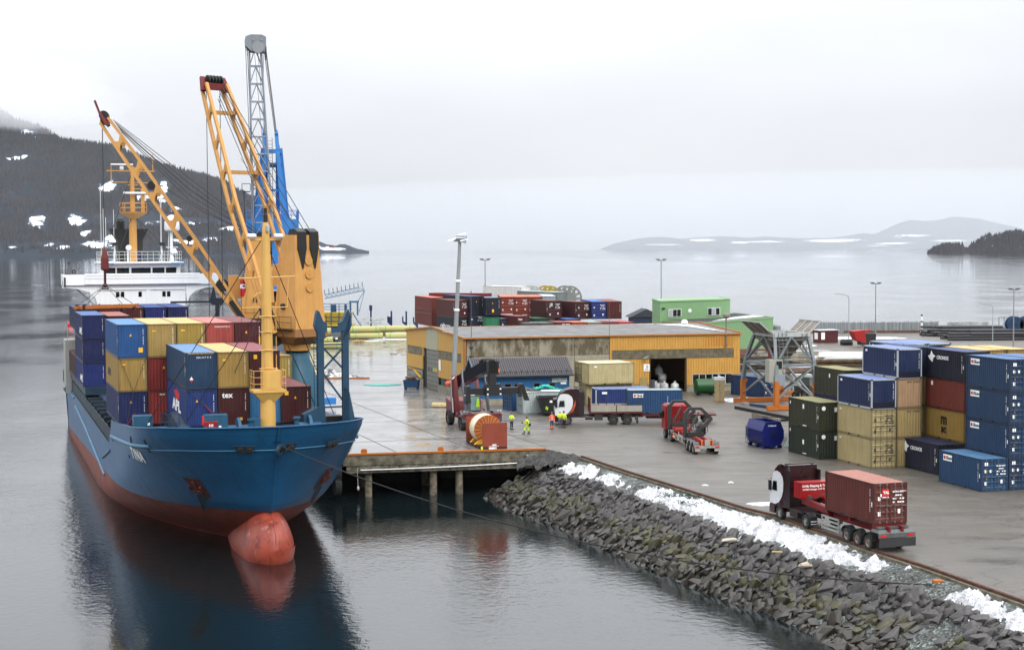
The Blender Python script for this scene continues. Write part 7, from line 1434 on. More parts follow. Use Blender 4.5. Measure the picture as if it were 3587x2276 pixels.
# ---- side loader
TC = thing('side_loader_lorry', 'red lorry with dark steel side lifting arms seen from behind', 'lorry', (17.0, 142.3, 0), .12)
b = MB(); b.box((.0, 12.3, .9), (2.4, 14.2, 3.3)); b.frm([(0, 12.3, 3.3), (2.4, 12.3, 3.3), (2.4, 13.9, 3.3), (0, 13.9, 3.3)], [(.15, 12.6, 3.5), (2.25, 12.6, 3.5), (2.25, 13.6, 3.5), (.15, 13.6, 3.5)]); cb = part('cab', b, REDV, TC)
b = MB(); b.box((-.02, 13.1, 2.1), (-.005, 13.9, 2.95)); b.box((.2, 12.27, 2.2), (2.2, 12.29, 3.0)) if 0 else None; part('side_window', b, GLASS, cb); b = MB(); b.box((-.3, 13.7, 1.9), (-.1, 13.9, 2.6)); part('mirror', b, BLACK, cb); b = MB(); [b.tube((x, 12.5, 3.3), (x, 12.5, 3.3+h_), .03, n=5) for x, h_ in ((.25, 1.0), (.7, .5), (1.9, .5))]; part('antenna', b, paint((200, 200, 200)), cb)
b = MB(); [b.box((x, 0.2, .8), (x+.28, 9.5, 1.15)) for x in (.75, 1.45)]; b.box((.3, 9.0, 1.1), (2.0, 11.4, 1.35)); b.frm([(.7, .1, .75), (.95, .1, .75), (1.0, 3.2, .9), (.75, 3.2, .9)], [(.7, .1, 1.3), (.95, .1, 1.3), (1.0, 3.2, 1.3), (.75, 3.2, 1.3)]); b.frm([(1.5, .1, .75), (1.75, .1, .75), (1.7, 3.2, .9), (1.45, 3.2, .9)], [(1.5, .1, 1.3), (1.75, .1, 1.3), (1.7, 3.2, 1.3), (1.45, 3.2, 1.3)]); part('red_frame', b, paint((186, 40, 30), .45, .3, .08), TC)
b = MB(); b.box((.98, .02, .85), (1.5, .1, 1.4)); part('rear_plate', b, GP, TC); b = MB(); b.box((0, -.06, .62), (2.42, .04, .82)); part('light_bar', b, ALU, TC); b = MB(); [b.box((x, -.08, .66), (x+.4, -.06, .8)) for x in (.06, 1.96)]; part('tail_light', b, TAIL, TC); b = MB(); b.box((.66, .02, .85), (.74, .1, 1.35)); b.box((1.72, .02, .85), (1.8, .1, 1.35)); part('amber_marker', b, AMB, TC)
b = MB(); [b.box((x, -.03, .3), (x+.5, .0, .58)) for x in (.03, 1.9)]; part('mudflap', b, plain((150, 148, 140)), TC)
for y in (.75, 2.05, 3.35):
    for x, o_ in ((.2, -1), (2.22, 1)): wheel(TC, x, y, .48, .4, o_, rimc=(170, 170, 164))
    b = MB(); arch(b, -.03, .5, y, .58, 5, 175, .05, .5); arch(b, 1.92, 2.46, y, .58, 5, 175, .05, .5); part('mudguard', b, paint((88, 88, 90), .5, .3), TC)
for x, o_ in ((.2, -1), (2.2, 1)): wheel(TC, x, 10.1, .5, .42, o_); wheel(TC, x, 13.1, .5, .32, o_)
b = MB(); arch(b, -.06, .6, 10.1, .62, 0, 180, .06, .5); arch(b, 1.9, 2.5, 10.1, .62, 0, 180, .06, .5); part('mudguard', b, paint((104, 104, 106), .5, .3), TC)
b = MB(); b.box((-.05, 9.35, .3), (.6, 9.42, 1.1)); part('rear_lamp_board', b, BLACK, TC); b = MB(); b.box((-.0, 9.32, .88), (.55, 9.35, 1.0)); part('tail_light', b, TAIL, TC); b = MB(); b.box((-.0, 9.32, .5), (.55, 9.35, .72)); part('amber_board', b, AMB, TC)
b = MB(); b.beam((.02, 4.0, .55), (.02, 9.2, .55), .05, .08); b.beam((.02, 4.0, 1.0), (.02, 9.2, 1.0), .05, .08); [b.beam((.02, 4+i*.87, .55 if i % 2 else 1.0), (.02, 4.87+i*.87, 1.0 if i % 2 else .55), .05) for i in range(6)]; part('side_guard', b, ALU, TC)
LIFT = paint((58, 58, 58), .5, .35, .12)
for y, s_ in ((4.3, 1.0), (11.2, .95)):
    b = MB(); b.box((.0, y, 1.1), (.32, y+.45, 3.55)); b.beam((.16, y+.2, 3.4), (.6, y+.2, 3.85), .3, .3, (0, 1, 0)); b.beam((.55, y+.2, 3.85), (1.7, y+.2, 3.85), .26, .3, (0, 1, 0)); b.beam((1.65, y+.2, 3.88), (2.75, y+.2, 2.85), .28, .3, (0, 1, 0)); o_ = part('lifting_arm', b, LIFT, TC)
    b = MB(); b.beam((2.78, y+.2, 2.9), (1.15, y+.2, 1.45), .3, .34, (0, 1, 0)); b.beam((2.5, y+.2, 2.4), (1.2, y+.4, 2.0), .18, .2, (0, 1, 0)); part('lower_boom', b, LIFT, o_)
    b = MB(); b.tube((.5, y+.2, 1.6), (1.35, y+.2, 3.2), .1, n=8); b.tube((1.35, y+.2, 3.2), (1.5, y+.2, 3.5), .06, n=8); b.tube((.6, y+.4, 1.3), (2.0, y+.4, 2.2), .08, n=8); b.box((1.5, y, 2.05), (2.3, y+.1, 2.35), Matrix.Translation((0, 0, 0))); part('hydraulic_ram', b, paint((84, 80, 76), .4, .3), o_)
    b = MB(); b.box((.3, y-.3, 1.1), (1.9, y+.7, 1.6)); [b.tube((.6+i*.2, y-.2, 1.5), (.5+i*.25, y+.5, 2.3), .04, n=5) for i in range(5)]; part('slewing_gear', b, plain((30, 28, 28)), o_)
b = MB(); b.lathe([(.32, 0), (.34, .9), (.3, 1.15)], 14, (2.1, 5.4, 1.2)); b.path([(2.45, 5.4, 1.4), (2.6, 5.4, 1.5), (2.6, 5.4, 2.2), (2.45, 5.4, 2.3)], .03, 5); part('hydraulic_tank', b, BLACK, TC)
# ================================================================ reach stacker
RS = thing('reach_stacker', 'red reach stacker with black telescopic boom and spreader lifting arm', 'reach stacker', (-5.4, 162.6, 0), math.pi+.30)
# local: +y backwards is reversed: nose points to -y of the world, so local +y = towards the camera after the half turn; x to the left
RRED = paint((150, 28, 40), .4, .25, .06); YG = plain((60, 62, 66), .5)
# driver's side faces: x positive is the picture's left after the turn
b = MB(); b.box((-3.2, -6.4, .9), (-.6, 1.0, 1.7)); b.frm([(-3.8, -7.0, .9), (-.1, -7.0, .9), (-.1, -4.6, .9), (-3.8, -4.6, .9)], [(-3.8, -6.9, 2.9), (-.1, -6.9, 2.9), (-.1, -5.2, 2.6), (-3.8, -5.2, 2.6)]); b.box((-4.1, -1.8, 1.4), (.2, 1.1, 1.75)); rb = part('body', b, RRED, RS)
b = MB(); b.frm([(-3.3, -5.4, 2.4), (-2.9, -5.4, 2.4), (-2.9, -4.0, 2.4), (-3.3, -4.0, 2.4)], [(-3.2, -5.6, 5.4), (-3.0, -5.6, 5.4), (-3.0, -4.9, 5.4), (-3.2, -4.9, 5.4)]); b.frm([(-.9, -5.4, 2.4), (-.4, -5.4, 2.4), (-.4, -4.0, 1.5), (-.9, -4.0, 1.5)], [(-.8, -5.7, 5.4), (-.5, -5.7, 5.4), (-.5, -4.9, 5.4), (-.8, -4.9, 5.4)]); part('boom_tower', b, RRED, RS)
for x, o_ in ((-.15, 1), (-3.75, -1)): wheel(RS, x, 0, .92, .68, o_, rimc=(60, 58, 56)); wheel(RS, x, -5.4, .85, .62, o_, rimc=(84, 84, 82))
b = MB(); arch(b, -.55, .25, 0, 1.05, 0, 150, .06, .9); arch(b, -4.15, -3.35, 0, 1.05, 0, 150, .06, .9); b.box((-.55, .95, 1.1), (.25, 1.05, 1.75)); b.box((-4.15, .95, .9), (-3.35, 1.05, 1.75)); part('front_mudguard', b, paint((90, 92, 96), .5, .2), RS)
cabx = MB(); cabx.frm([(-2.5, -2.9, 1.75), (-1.1, -2.9, 1.75), (-1.1, -1.2, 1.75), (-2.5, -1.2, 1.75)], [(-2.5, -2.9, 3.5), (-1.1, -2.9, 3.5), (-1.1, -1.6, 3.5), (-2.5, -1.6, 3.5)]); co = part('operator_cab', cabx, YG, RS)
b = MB(); b.frm([(-2.4, -1.17, 1.95), (-1.2, -1.17, 1.95), (-1.2, -1.13, 1.95), (-2.4, -1.13, 1.95)], [(-2.4, -1.53, 3.4), (-1.2, -1.53, 3.4), (-1.2, -1.49, 3.4), (-2.4, -1.49, 3.4)]); b.frm([(-1.1, -2.7, 1.95), (-1.07, -2.7, 1.95), (-1.07, -1.35, 1.95), (-1.1, -1.35, 1.95)], [(-1.1, -2.7, 3.4), (-1.07, -2.7, 3.4), (-1.07, -1.65, 3.4), (-1.1, -1.65, 3.4)]); part('cab_glass', b, plain((120, 150, 146), .08), co); b = MB(); b.frm([(-2.3, -1.12, 2.3), (-1.9, -1.12, 2.3), (-1.9, -1.11, 2.3), (-2.3, -1.11, 2.3)], [(-2.3, -1.38, 3.2), (-2.1, -1.38, 3.2), (-2.1, -1.37, 3.2), (-2.3, -1.37, 3.2)]); part('driver_hi_vis_jacket', b, HIVIS, co); b = MB(); b.box((-2.2, -1.1, 1.55), (-1.4, -.4, 1.95)); part('cab_step_box', b, BLACK, co)
pv, tp = V((-1.3, -5.3, 4.7)), V((-3.0, .9, 7.1))
b = MB(); b.beam(pv, lerp(pv, tp, .93), .95, 1.25, (0, 0, 1), .85, 1.1); b.beam(lerp(pv, tp, .8), lerp(pv, tp, .93), 1.1, 1.45); bo = part('boom', b, plain((20, 20, 22), .3), RS)
b = MB(); b.box((-3.7, .6, 6.0), (-2.5, 1.6, 7.4)); b.box((-3.3, .9, 4.6), (-2.6, 1.8, 6.1)); [b.tube((-3.5+i*.25, 1.6, 5.0), (-3.4+i*.22, 1.8, 7.6), .05, n=5) for i in range(5)]; b.lathe([(.25, 7.3), (.35, 7.5), (.2, 7.7)], 10, (-3.1, 1.0, 0)); part('boom_head', b, plain((26, 26, 28), .4), bo)
b = MB(); b.box((-3.72, 1.65, 6.2), (-3.6, 1.7, 6.6)); part('amber_reflector', b, AMB, bo)
for x in (-3.15, -.65): b = MB(); b.tube((x, -.5, 1.7), (x-.05, -2.0, 4.9), .19, n=12); b.tube((x-.05, -2.0, 4.9), (x-.1, -2.6, 6.2), .12, n=10); part('lift_cylinder', b, paint((110, 112, 118), .35, .15, 0, .3), RS)
sp2 = MB(); sp2.box((-3.9, .8, 3.75), (-2.1, 2.0, 4.7)); sp2.box((-3.8, .9, 4.7), (-2.2, 1.9, 5.0)); spo = part('spreader_carrier', sp2, plain((24, 24, 26), .4), RS)
b = MB(); b.box((-6.0, 1.1, 3.85), (-.3, 1.6, 4.55)); b.box((-6.2, 1.0, 3.5), (-5.9, 1.7, 4.8)); b.frm([(-7.1, 1.1, 3.1), (-6.6, 1.1, 3.1), (-6.6, 1.6, 3.1), (-7.1, 1.6, 3.1)], [(-6.4, 1.1, 4.9), (-6.0, 1.1, 4.9), (-6.0, 1.6, 4.9), (-6.4, 1.6, 4.9)]); b.box((-.5, .9, 2.9), (0, 1.8, 4.8)); part('spreader_beam', b, plain((22, 22, 24), .4), spo)
b = MB(); [b.box((x, 2.0, z), (x+.16, 2.03, z+.16)) for x in (-3.8, -2.4) for z in (3.85, 4.4)]; b.box((-1.0, 1.62, 3.84), (.2, 1.66, 3.9)); part('white_mark', b, WHT, spo); b = MB(); b.box((-.45, 1.7, 2.2), (-.15, 2.0, 3.0)); b.lathe([(.3, -.1), (.3, .1)], 12, (-.3, 1.6, 3.2), 'y'); part('corner_leg', b, YG, spo)
b = MB(); b.path([(.3, .8, 2.2), (.3, .8, 1.8), (.1, .9, 1.75)], .03, 5); [b.lathe([(.1, -.05), (.12, .05)], 10, (x, 1.05, 2.1), 'y') for x in (.0, -.35, -3.7, -4.0)]; part('work_light', b, paint((200, 200, 200), .2, 0, 0), RS); b = MB(); b.path([(.2, -2.8, 1.6), (.25, -3.4, 5.0), (-.2, -3.6, 5.4)], .09, 8); part('exhaust_stack', b, paint((200, 200, 196), .3, .1, 0, .4), RS)
b = MB(); b.box((.0, -3.6, 1.6), (.25, -3.0, 5.2)); part('side_frame', b, plain((70, 20, 26)), RS); b = MB(); b.box((-3.0, -1.0, 1.76), (-.9, .9, 1.86)); part('front_deck', b, paint((150, 140, 130), .6, .3), RS)
b = MB(); b.lathe([(.35, 0), (.42, .3), (.3, .5)], 10, (.3, -4.2, 4.4)); part('orange_float', b, plain((216, 80, 36)), RS)
# flat rack with reel
FR = container.__defaults__ and thing('flat_rack', 'rust red flat rack with solid end walls standing close to the quay edge', 'flat rack', (-2.85, 146.2, 0), .30)
RRC = paint((176, 88, 60), .6, .3, .25)
b = MB(); b.box((0, 0, .28), (CW, .14, 2.6)); part('end_wall', b, RRC, FR); b = MB(); b.box((0, 5.9, .28), (CW, 6.05, 2.6)); part('end_wall', b, RRC, FR)
b = MB(); b.box((0, 0, .06), (CW, 6.05, .3)); [b.box((-.02, .4+i*.6, .0), (.05, .6+i*.6, .3)) for i in range(9)]; part('base', b, paint((96, 36, 34), .6, .4, .3), FR)
b = MB(); b.box((.95, -.02, .42), (1.35, 0, .54)); b.box((.6, -.03, .08), (1.2, -.01, .26)); b.box((1.25, -.03, .08), (1.35, -.01, .26)); [b.box((.6+i*.11, -.03, .31), (.67+i*.11, -.01, .37)) for i in range(9)]; part('plate_marks', b, WHT, FR)
RL = thing('cable_reel', 'large cable reel wrapped in clear film with orange spoked flange on the flat rack', 'cable reel', (-2.85, 146.2, 0), .30)
b = MB(); b.lathe([(1.3, -1.0), (1.36, -.85), (1.42, -.4), (1.43, .4), (1.36, .9), (1.3, 1.0)], 40, (1.2, 3.3, 1.72), 'y', cap=False); part('wrapped_cable', b, mottled((214, 198, 128), (236, 232, 214), 1.6, .3), RL, smooth=False)
for y in (2.25, 4.35):
    b = MB(); b.lathe([(.5, -.03), (1.42, -.03), (1.42, .03), (.5, .03)], 40, (1.2, y, 1.72), 'y', cap=False); fo = part('flange', b, paint((206, 120, 50), .6, .2, .05), RL)
    b = MB()
    for k in range(20): a = k*math.pi/10; b.beam((1.2+.3*math.cos(a), y-.05, 1.72+.3*math.sin(a)), (1.2+1.4*math.cos(a), y-.05, 1.72+1.4*math.sin(a)), .06, .12, (0, 1, 0))
    part('spoke', b, paint((232, 170, 96), .6, .2, .02), fo)
b = MB(); [b.frm([(x-.7, 2.2, .3), (x+.7, 2.2, .3), (x+.7, 2.5, .3), (x-.7, 2.5, .3)], [(x-.15, 2.2, .75), (x+.15, 2.2, .75), (x+.15, 2.5, .75), (x-.15, 2.5, .75)]) for x in (.5, 1.9)]; [b.frm([(x-.6, 4.0, .3), (x+.6, 4.0, .3), (x+.6, 4.3, .3), (x-.6, 4.3, .3)], [(x-.15, 4.0, .8), (x+.15, 4.0, .8), (x+.15, 4.3, .8), (x-.15, 4.3, .8)]) for x in (.5, 1.9)]; part('cradle', b, YEL, RL)
b = MB(); b.box((-.15, -.0, .0), (.0, .2, .35)); part('lashing_strap', b, HIVIS, FR)
# skip, dumpster, timber
def skip(name, label, loc, rot, mat, L=3.3, Wd=1.9, H=1.75, tilt=.55):
    t = thing(name, label, 'skip', loc, rot); b = MB(); p = [(0, .25), (L, .25)]; o = [(tilt, 0, .25), (L-tilt, 0, .25), (L-tilt, Wd, .25), (tilt, Wd, .25)]; tp_ = [(0, -.1, H), (L, -.1, H), (L, Wd+.1, H), (0, Wd+.1, H)]
    q = lambda a: [V(v) for v in a]; o, tp_ = q(o), q(tp_)
    for i in range(4): j = (i+1) % 4; c1_, c2_ = (V((L/2, Wd/2, o[i].z))), (V((L/2, Wd/2, H))); b.add([o[i], o[j], tp_[j], tp_[i], o[i].lerp(c1_, .06), o[j].lerp(c1_, .06), tp_[j].lerp(c2_, .06), tp_[i].lerp(c2_, .06)], [(0, 1, 2, 3), (7, 6, 5, 4), (3, 2, 6, 7)])
    b.add([v for v in o], [(0, 1, 2, 3)]); part('shell', b, mat, t); b = MB(); [b.beam(tp_[i], tp_[(i+1) % 4], .12) for i in range(4)]; [b.box((tilt+k*(L-2*tilt-.2), .1, 0), (tilt+.2+k*(L-2*tilt-.2), Wd-.1, .26)) for k in (0, 1)]; part('rim', b, mat, t); return t
t_ = skip('waste_skip', 'black open waste skip with white stickers beside the white container', (3.0, 176.0, 0), .08, paint((40, 38, 38), .5, .4, .2), 3.6, 2.0, 2.1); b = MB(); b.box((1.3, -.22, 1.55), (1.6, -.18, 1.8)); b.box((2.1, -.22, 1.45), (2.75, -.18, 1.95)); part('sticker', b, WHT, t_); b = MB(); b.box((2.25, -.24, 1.65), (2.6, -.22, 1.9)); part('red_emblem', b, TAIL, t_); b = MB(); b.beam((.85, -.05, .8), (.95, -.05, 1.1), .1); b.beam((1.0, -.05, .7), (1.1, -.05, 1.0), .1); part('yellow_mark', b, HIVIS, t_)
t_ = skip('waste_container', 'small blue waste container filled with scrap at the left warehouse corner', (-15.0, 210.1, 0), -.1, paint((22, 92, 140), .5, .3, .1), 2.1, 1.4, 1.2, .1)
b = MB(); rr = random.Random(4); [b.beam((rr.uniform(.2, 1.8), rr.uniform(.2, 1.2), rr.uniform(.6, 1.2)), (rr.uniform(.2, 1.8), rr.uniform(.2, 1.2), rr.uniform(1.1, 1.7)), rr.uniform(.05, .2)) for _ in range(26)]; part('scrap', b, mottled((60, 44, 34), (110, 80, 50), 3, .9), t_); b = MB(); b.path([(0, 0, 1.2), (.7, .7, 1.75), (1.6, .7, 1.8), (2.1, 0, 1.2)], .04, 5); part('lifting_chain', b, STEEL, t_)
tb = MB(); p = gp(1560, 1425); 
for i in range(4): tb.beam((p.x-1.6, p.y-.5+i*.3, .3+.1*(i % 2)), (p.x+1.7, p.y-1.4+i*.3, .3+.1*(i % 2)), .28, .24)
pile('timber_balks', 'balk', tb, mottled((176, 152, 104), (206, 186, 140), 2, .8), 'heavy pale timber balks on the ground by the warehouse gable', 'timber')
b = MB(); rr = random.Random(9); c0 = V((3.9, 178.9, 2.62))
for _ in range(70):
    pts = []; p = c0+V((rr.gauss(0, .8), rr.gauss(0, .4), rr.uniform(0, .15)))
    for k in range(5): pts.append(p+V((k*.14-.3, rr.uniform(-.14, .14), max(0, .5*(1-abs(p.x-c0.x)/1.9))+rr.uniform(-.06, .1))))
    b.path(pts, .05, 5)
solo('rope_heap', b, mottled((34, 160, 140), (70, 206, 184), 4, .8), 'turquoise rope heap lying on the roof of the white container', 'rope')
b = MB(); [b.beam((rr.uniform(1.0, 3.0), 178.6+rr.uniform(0, 1), 2.65+rr.uniform(0, .2)), (rr.uniform(1.0, 3.4), 178.6+rr.uniform(0, 1), 2.65+rr.uniform(.0, .4)), .12) for _ in range(20)]; pile('scrap_heap', 'scrap_piece', b, mottled((50, 46, 44), (150, 150, 146), 3, .9), 'dark scrap heap beside the turquoise rope on the container roof', 'scrap')
# pallet of blocks, green tank, snow patch
pl_ = thing('pallet_stack', 'tall stack of pale paving blocks on pallets by the warehouse windows', 'pallet', (25.4, 191.2, 0), .08)
b = MB(); b.box((0, 0, 0), (1.25, 1.1, .12)); part('pallet', b, plain((140, 116, 80), .9), pl_)
BLK = paint((204, 184, 142), .8, .2, .02)
bm_ = MB(); bm_.box((0, 0, 0), (.59, .5, .27)); bme = bm_.mesh('paving_block')
for z in range(9):
    for i in range(2): part('paving_block', bme, BLK, pl_, rt(.02+i*.62+(.06 if z % 2 else 0)-.03, 0, .14+z*.285) @ Matrix.Diagonal((1 if z % 3 else .97, 1, 1, 1)))
b = MB(); b.box((-.0, .05, 2.72), (1.28, 1.1, 3.05)); b.frm([(.6, 0, 3.05), (1.2, 0, 3.05), (1.2, 1, 3.05), (.6, 1, 3.05)], [(.5, .1, 3.35), (.9, .1, 3.1), (.9, .9, 3.1), (.5, .9, 3.35)]); part('plastic_cover', b, mottled((176, 190, 196), (220, 224, 226), 2, .3), pl_)
tk = thing('green_tank', 'dark green cylindrical tank lying at the warehouse wall', 'tank', (24.1, 199.2, 0), .2)
b = MB(); b.lathe([(.0, -.05), (.6, .0), (1.0, .12), (1.0, 2.6), (.6, 2.75), (0, 2.8)], 28, (0, .9, 1.15), 'x', cap=False); part('tank_shell', b, paint((16, 108, 50), .35, .25, .05), tk, smooth=False); b = MB(); b.box((.4, .3, 0), (.6, 1.5, .6)); b.box((2.1, .3, 0), (2.3, 1.5, .6)); part('saddle', b, BLACK, tk)
def snowpatch(pts, label=None):
    c = sum((p for p in pts), V())/len(pts); b = MB(); n = len(pts); rings = []
    for k, h_ in ((1, .004), (.75, .05), (.4, .1)): rings.append([c+(p-c)*k*(1+.18*mn.noise(p*1.7+V((k, 0, 0))))+V((0, 0, h_)) for p in pts]+[])
    b.add([p for r in rings for p in r]+[c+V((0, 0, .12))], [(k*n+i, k*n+(i+1) % n, (k+1)*n+(i+1) % n, (k+1)*n+i) for k in (0, 1) for i in range(n)]+[(2*n+i, 2*n+(i+1) % n, 3*n) for i in range(n)]); return b
def oval(x, y, rx, ry, n=22, s=0): return [V((x+rx*math.cos(a)*(1+.4*mn.noise(V((math.cos(a)*2, math.sin(a)*2, s)))), y+ry*math.sin(a)*(1+.4*mn.noise(V((math.cos(a)*2, math.sin(a)*2, s+4)))), 0)) for a in [2*math.pi*i/n for i in range(n)]]
allp = MB()
for i, (px, py, rx, ry) in enumerate(((2580, 1402, 1.6, 3.2), (2545, 1398, .6, 1.0), (2610, 1395, .8, 2), (2670, 1765, 1.2, .8), (2790, 1210, 4, 3), (2700, 1225, 5, 2), (2840, 1230, 5, 2.5), (2880, 1255, 4, 2), (3000, 1182, 9, 3), (3060, 1185, 7, 3), (2960, 1185, 6, 4), (1395, 1188, 6, 2), (1310, 1194, 2.5, .8), (2560, 1690, .25, .15), (2470, 1700, .3, .15), (3010, 1265, 3.6, 2.2), (2950, 1262, 2, 1), (2800, 1285, 3, 2), (2720, 1296, 2, 1))):
    p = gp(px, py); q = snowpatch(oval(p.x, p.y, rx, ry, s=i*3)); allp.add(q.v, q.f)
solo('snow_patches', allp, SNOW, kind='stuff', smooth=True)
# blue feed hopper bin
hb_ = thing('blue_hopper_bin', 'deep blue hopper bin with sloping sides and ladder standing on the asphalt', 'hopper bin', (23.95, 146.2, 0), .30)
BIN = paint((26, 40, 140), .32, .15, .03)
Lb = 3.5; Wb = 2.3
b = MB(); b.prism([(.35, .25), (Wb-.35, .25), (Wb, .95), (Wb, 1.7), (Wb-.35, 2.55), (.35, 2.55), (0, 1.7), (0, .95)], 0, .05, 'y'); b.prism([(.35, .25), (Wb-.35, .25), (Wb, .95), (Wb, 1.7), (Wb-.35, 2.55), (.35, 2.55), (0, 1.7), (0, .95)], Lb, Lb+.05, 'y')
for p, q in (((.35, 2.55), (0, 1.7)), ((0, 1.7), (0, .95)), ((0, .95), (.35, .25)), ((.35, .25), (Wb-.35, .25)), ((Wb-.35, .25), (Wb, .95)), ((Wb, .95), (Wb, 1.7)), ((Wb, 1.7), (Wb-.35, 2.55))): b.frm([(p[0], 0.05, p[1]), (q[0], .05, q[1]), (q[0]*.97+.03, .05, q[1]), (p[0]*.97+.03, .05, p[1])], [(p[0], Lb, p[1]), (q[0], Lb, q[1]), (q[0]*.97+.03, Lb, q[1]), (p[0]*.97+.03, Lb, p[1])])
part('bin_shell', b, BIN, hb_); b = MB(); b.box((.35, .05, 2.52), (.42, Lb, 2.6)); b.box((Wb-.42, .05, 2.52), (Wb-.35, Lb, 2.6)); b.box((.35, -.03, 2.5), (Wb-.35, .06, 2.6)); b.beam((-.03, .0, 1.7), (-.03, Lb, 1.7), .07); b.beam((-.03, 0, .95), (-.03, Lb, .95), .07); [b.box((.1+k*1.7, y, 0), (.45+k*1.7, y+.3, .3)) for k in (0, 1) for y in (.1, 1.4, 3.0)]; b.box((.8, -.1, .1), (1.3, .05, .5)); part('rib', b, BIN, hb_)
b = MB(); b.box((.9, -.06, 1.1), (1.4, -.0, 1.45)); part('outlet', b, plain((8, 10, 40)), hb_); text('A DeLaval', .2, WHT, hb_, rt(.62, -.02, 2.15) @ FY, bold=.006)
b = MB(); [b.tube((-.15, y, .2), (-.15, y, 2.0), .03, n=5) for y in (2.9, 3.25)]; [b.tube((-.15, 2.9, .4+i*.3), (-.15, 3.25, .4+i*.3), .025, n=4) for i in range(6)]; part('ladder', b, paint((110, 116, 150), .4), hb_)
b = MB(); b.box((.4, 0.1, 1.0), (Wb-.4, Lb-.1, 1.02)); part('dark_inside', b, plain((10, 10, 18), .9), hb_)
t_ = thing('conveyor_ramp', 'low grey concrete ramp with dark sloping edge behind the blue hopper bin', 'ramp', (26.6, 152.6, 0), .3); b = MB(); b.box((0, 0, 0), (.3, 6, 2.2)); b.box((-.6, 0.3, 1.3), (0, 1.2, 2.0)); part('ramp_wall', b, CONC, t_); b = MB(); b.beam((-1.6, 6.5, 2.75), (1.5, -2.5, 2.2), .3, .35); b.box((.3, 0, 1.9), (3, 6, 2.1)); part('ramp_edge', b, plain((26, 26, 28)), t_)
b = MB(); [b.beam((26.2+i*.2, 146.6, .1+.05*i), (26.8+i*.2, 147.6, 1.0-.1*i), .18, .05) for i in range(4)]; pile('glass_sheets', 'glass_sheet', b, paint((160, 176, 172), .3, .2), 'pale sheets leaning between blue bin and green containers', 'sheets')
# ================================================================ loading hopper on steel frame
LH = thing('loading_hopper', 'grey steel loading hopper on a braced frame with yellow base beams', 'hopper', (31.3, 181.0, 0), .26)
GS = paint((150, 158, 160), .45, .35, .12); HBD = mottled((84, 80, 74), (116, 112, 104), 2.4, .7); W5, D9 = 5.1, 9.8
b = MB(); b.beam((-1.2, 0, .3), (W5+1.2, 0, .3), .45, .5); b.beam((-1.2, D9, .3), (W5+1.2, D9, .3), .45, .5)
for x in (0, W5):
    for y in (0, D9): b.beam((x, y, .5), (x, y, 2.9 if y > 1 else 3.4), .55, .55); b.beam((x, y, 2.2), (x+(.6 if x == 0 else -.6), y, 2.9), .2)
part('yellow_base', b, ORG, LH)
tf = [(.5, 1.6), (W5-.3, 1.6), (W5-.3, 7.4), (.5, 7.4)]; bf = [(0, 0), (W5, 0), (W5, D9), (0, D9)]
for i in range(4):
    p, q = bf[i], tf[i]; b = MB(); m_ = lerp(V((*p, 0)), V((*q, 0)), .25); b.beam((p[0], p[1], 2.8), (m_.x, m_.y, 5.6), .42, .42); b.beam((m_.x, m_.y, 5.6), (q[0], q[1], 8.7), .36, .36); part('leg', b, GS, LH)
b = MB(); L5_ = [lerp(V((*p, 0)), V((*q, 0)), .22) for p, q in zip(bf, tf)]
for i in range(4):
    p, q = L5_[i], L5_[(i+1) % 4]; b.beam((p.x, p.y, 5.2), (q.x, q.y, 5.2), .28, .3)
    P, Q = V((*tf[i], 8.7)), V((*tf[(i+1) % 4], 8.7)); m_ = (P+Q)/2; b.beam((p.x, p.y, 5.3), m_-V((0, 0, .1)), .2); b.beam((q.x, q.y, 5.3), m_-V((0, 0, .1)), .2)
    a_, c_ = V((*bf[i], 1.2)), V((*bf[(i+1) % 4], 1.2)); b.beam(a_, (q.x, q.y, 5.1), .2); b.beam(c_, (p.x, p.y, 5.1), .2)
part('bracing', b, GS, LH)
b = MB()
for i in range(4): P, Q = V((*tf[i], 8.8)), V((*tf[(i+1) % 4], 8.8)); b.beam(P+(P-Q)*.06, Q+(Q-P)*.06, .3, .45)
part('top_frame', b, paint((186, 190, 188), .5, .3, .1), LH)
hp = MB(); z_ = [8.95, 8.2, 7.4, 6.6, 5.9]; sc_ = [1.0, .92, .72, .52, .32]; cx_, cy_ = (tf[0][0]+tf[1][0])/2, (tf[0][1]+tf[2][1])/2
ring = lambda k, z: [V((cx_+(x-cx_)*k, cy_+(y-cy_)*k, z)) for x, y in tf]
for i in range(4):
    A_, B_ = ring(sc_[i], z_[i]), ring(sc_[i+1], z_[i+1])
    hp.add(A_+B_, [(j, (j+1) % 4, 4+(j+1) % 4, 4+j) for j in range(4)])
ho = part('hopper_body', hp, HBD, LH)
b = MB()
for i in range(1, 5):
    A_ = ring(sc_[i]+.03, z_[i]); [b.beam(A_[j], A_[(j+1) % 4], .16, .22) for j in range(4)]
part('stiffening_rib', b, HBD, ho)
for (x0_, dx, lab) in ((.3, -1.6, 'l'), (W5-.1, 1.5, 'r')):
    b = MB(); b.frm([(x0_, 1.5, 8.9), (x0_+.08, 1.5, 8.9), (x0_+.08, 7.5, 8.9), (x0_, 7.5, 8.9)], [(x0_+dx, 1.8, 10.3), (x0_+dx+.08, 1.8, 10.3), (x0_+dx+.08, 7.4, 10.3), (x0_+dx, 7.4, 10.3)]); o_ = part('flap', b, mottled((92, 84, 76), (128, 120, 110), 2, .7), LH); b = MB(); [b.beam((x0_-.05, y, 8.9), (x0_+dx-.05, y, 10.3), .14) for y in (1.7, 3.5, 5.4, 7.2)]; b.beam((x0_+dx, 1.7, 10.35), (x0_+dx, 7.5, 10.35), .14); part('flap_frame', b, paint((180, 182, 178), .5, .3, .1), o_)
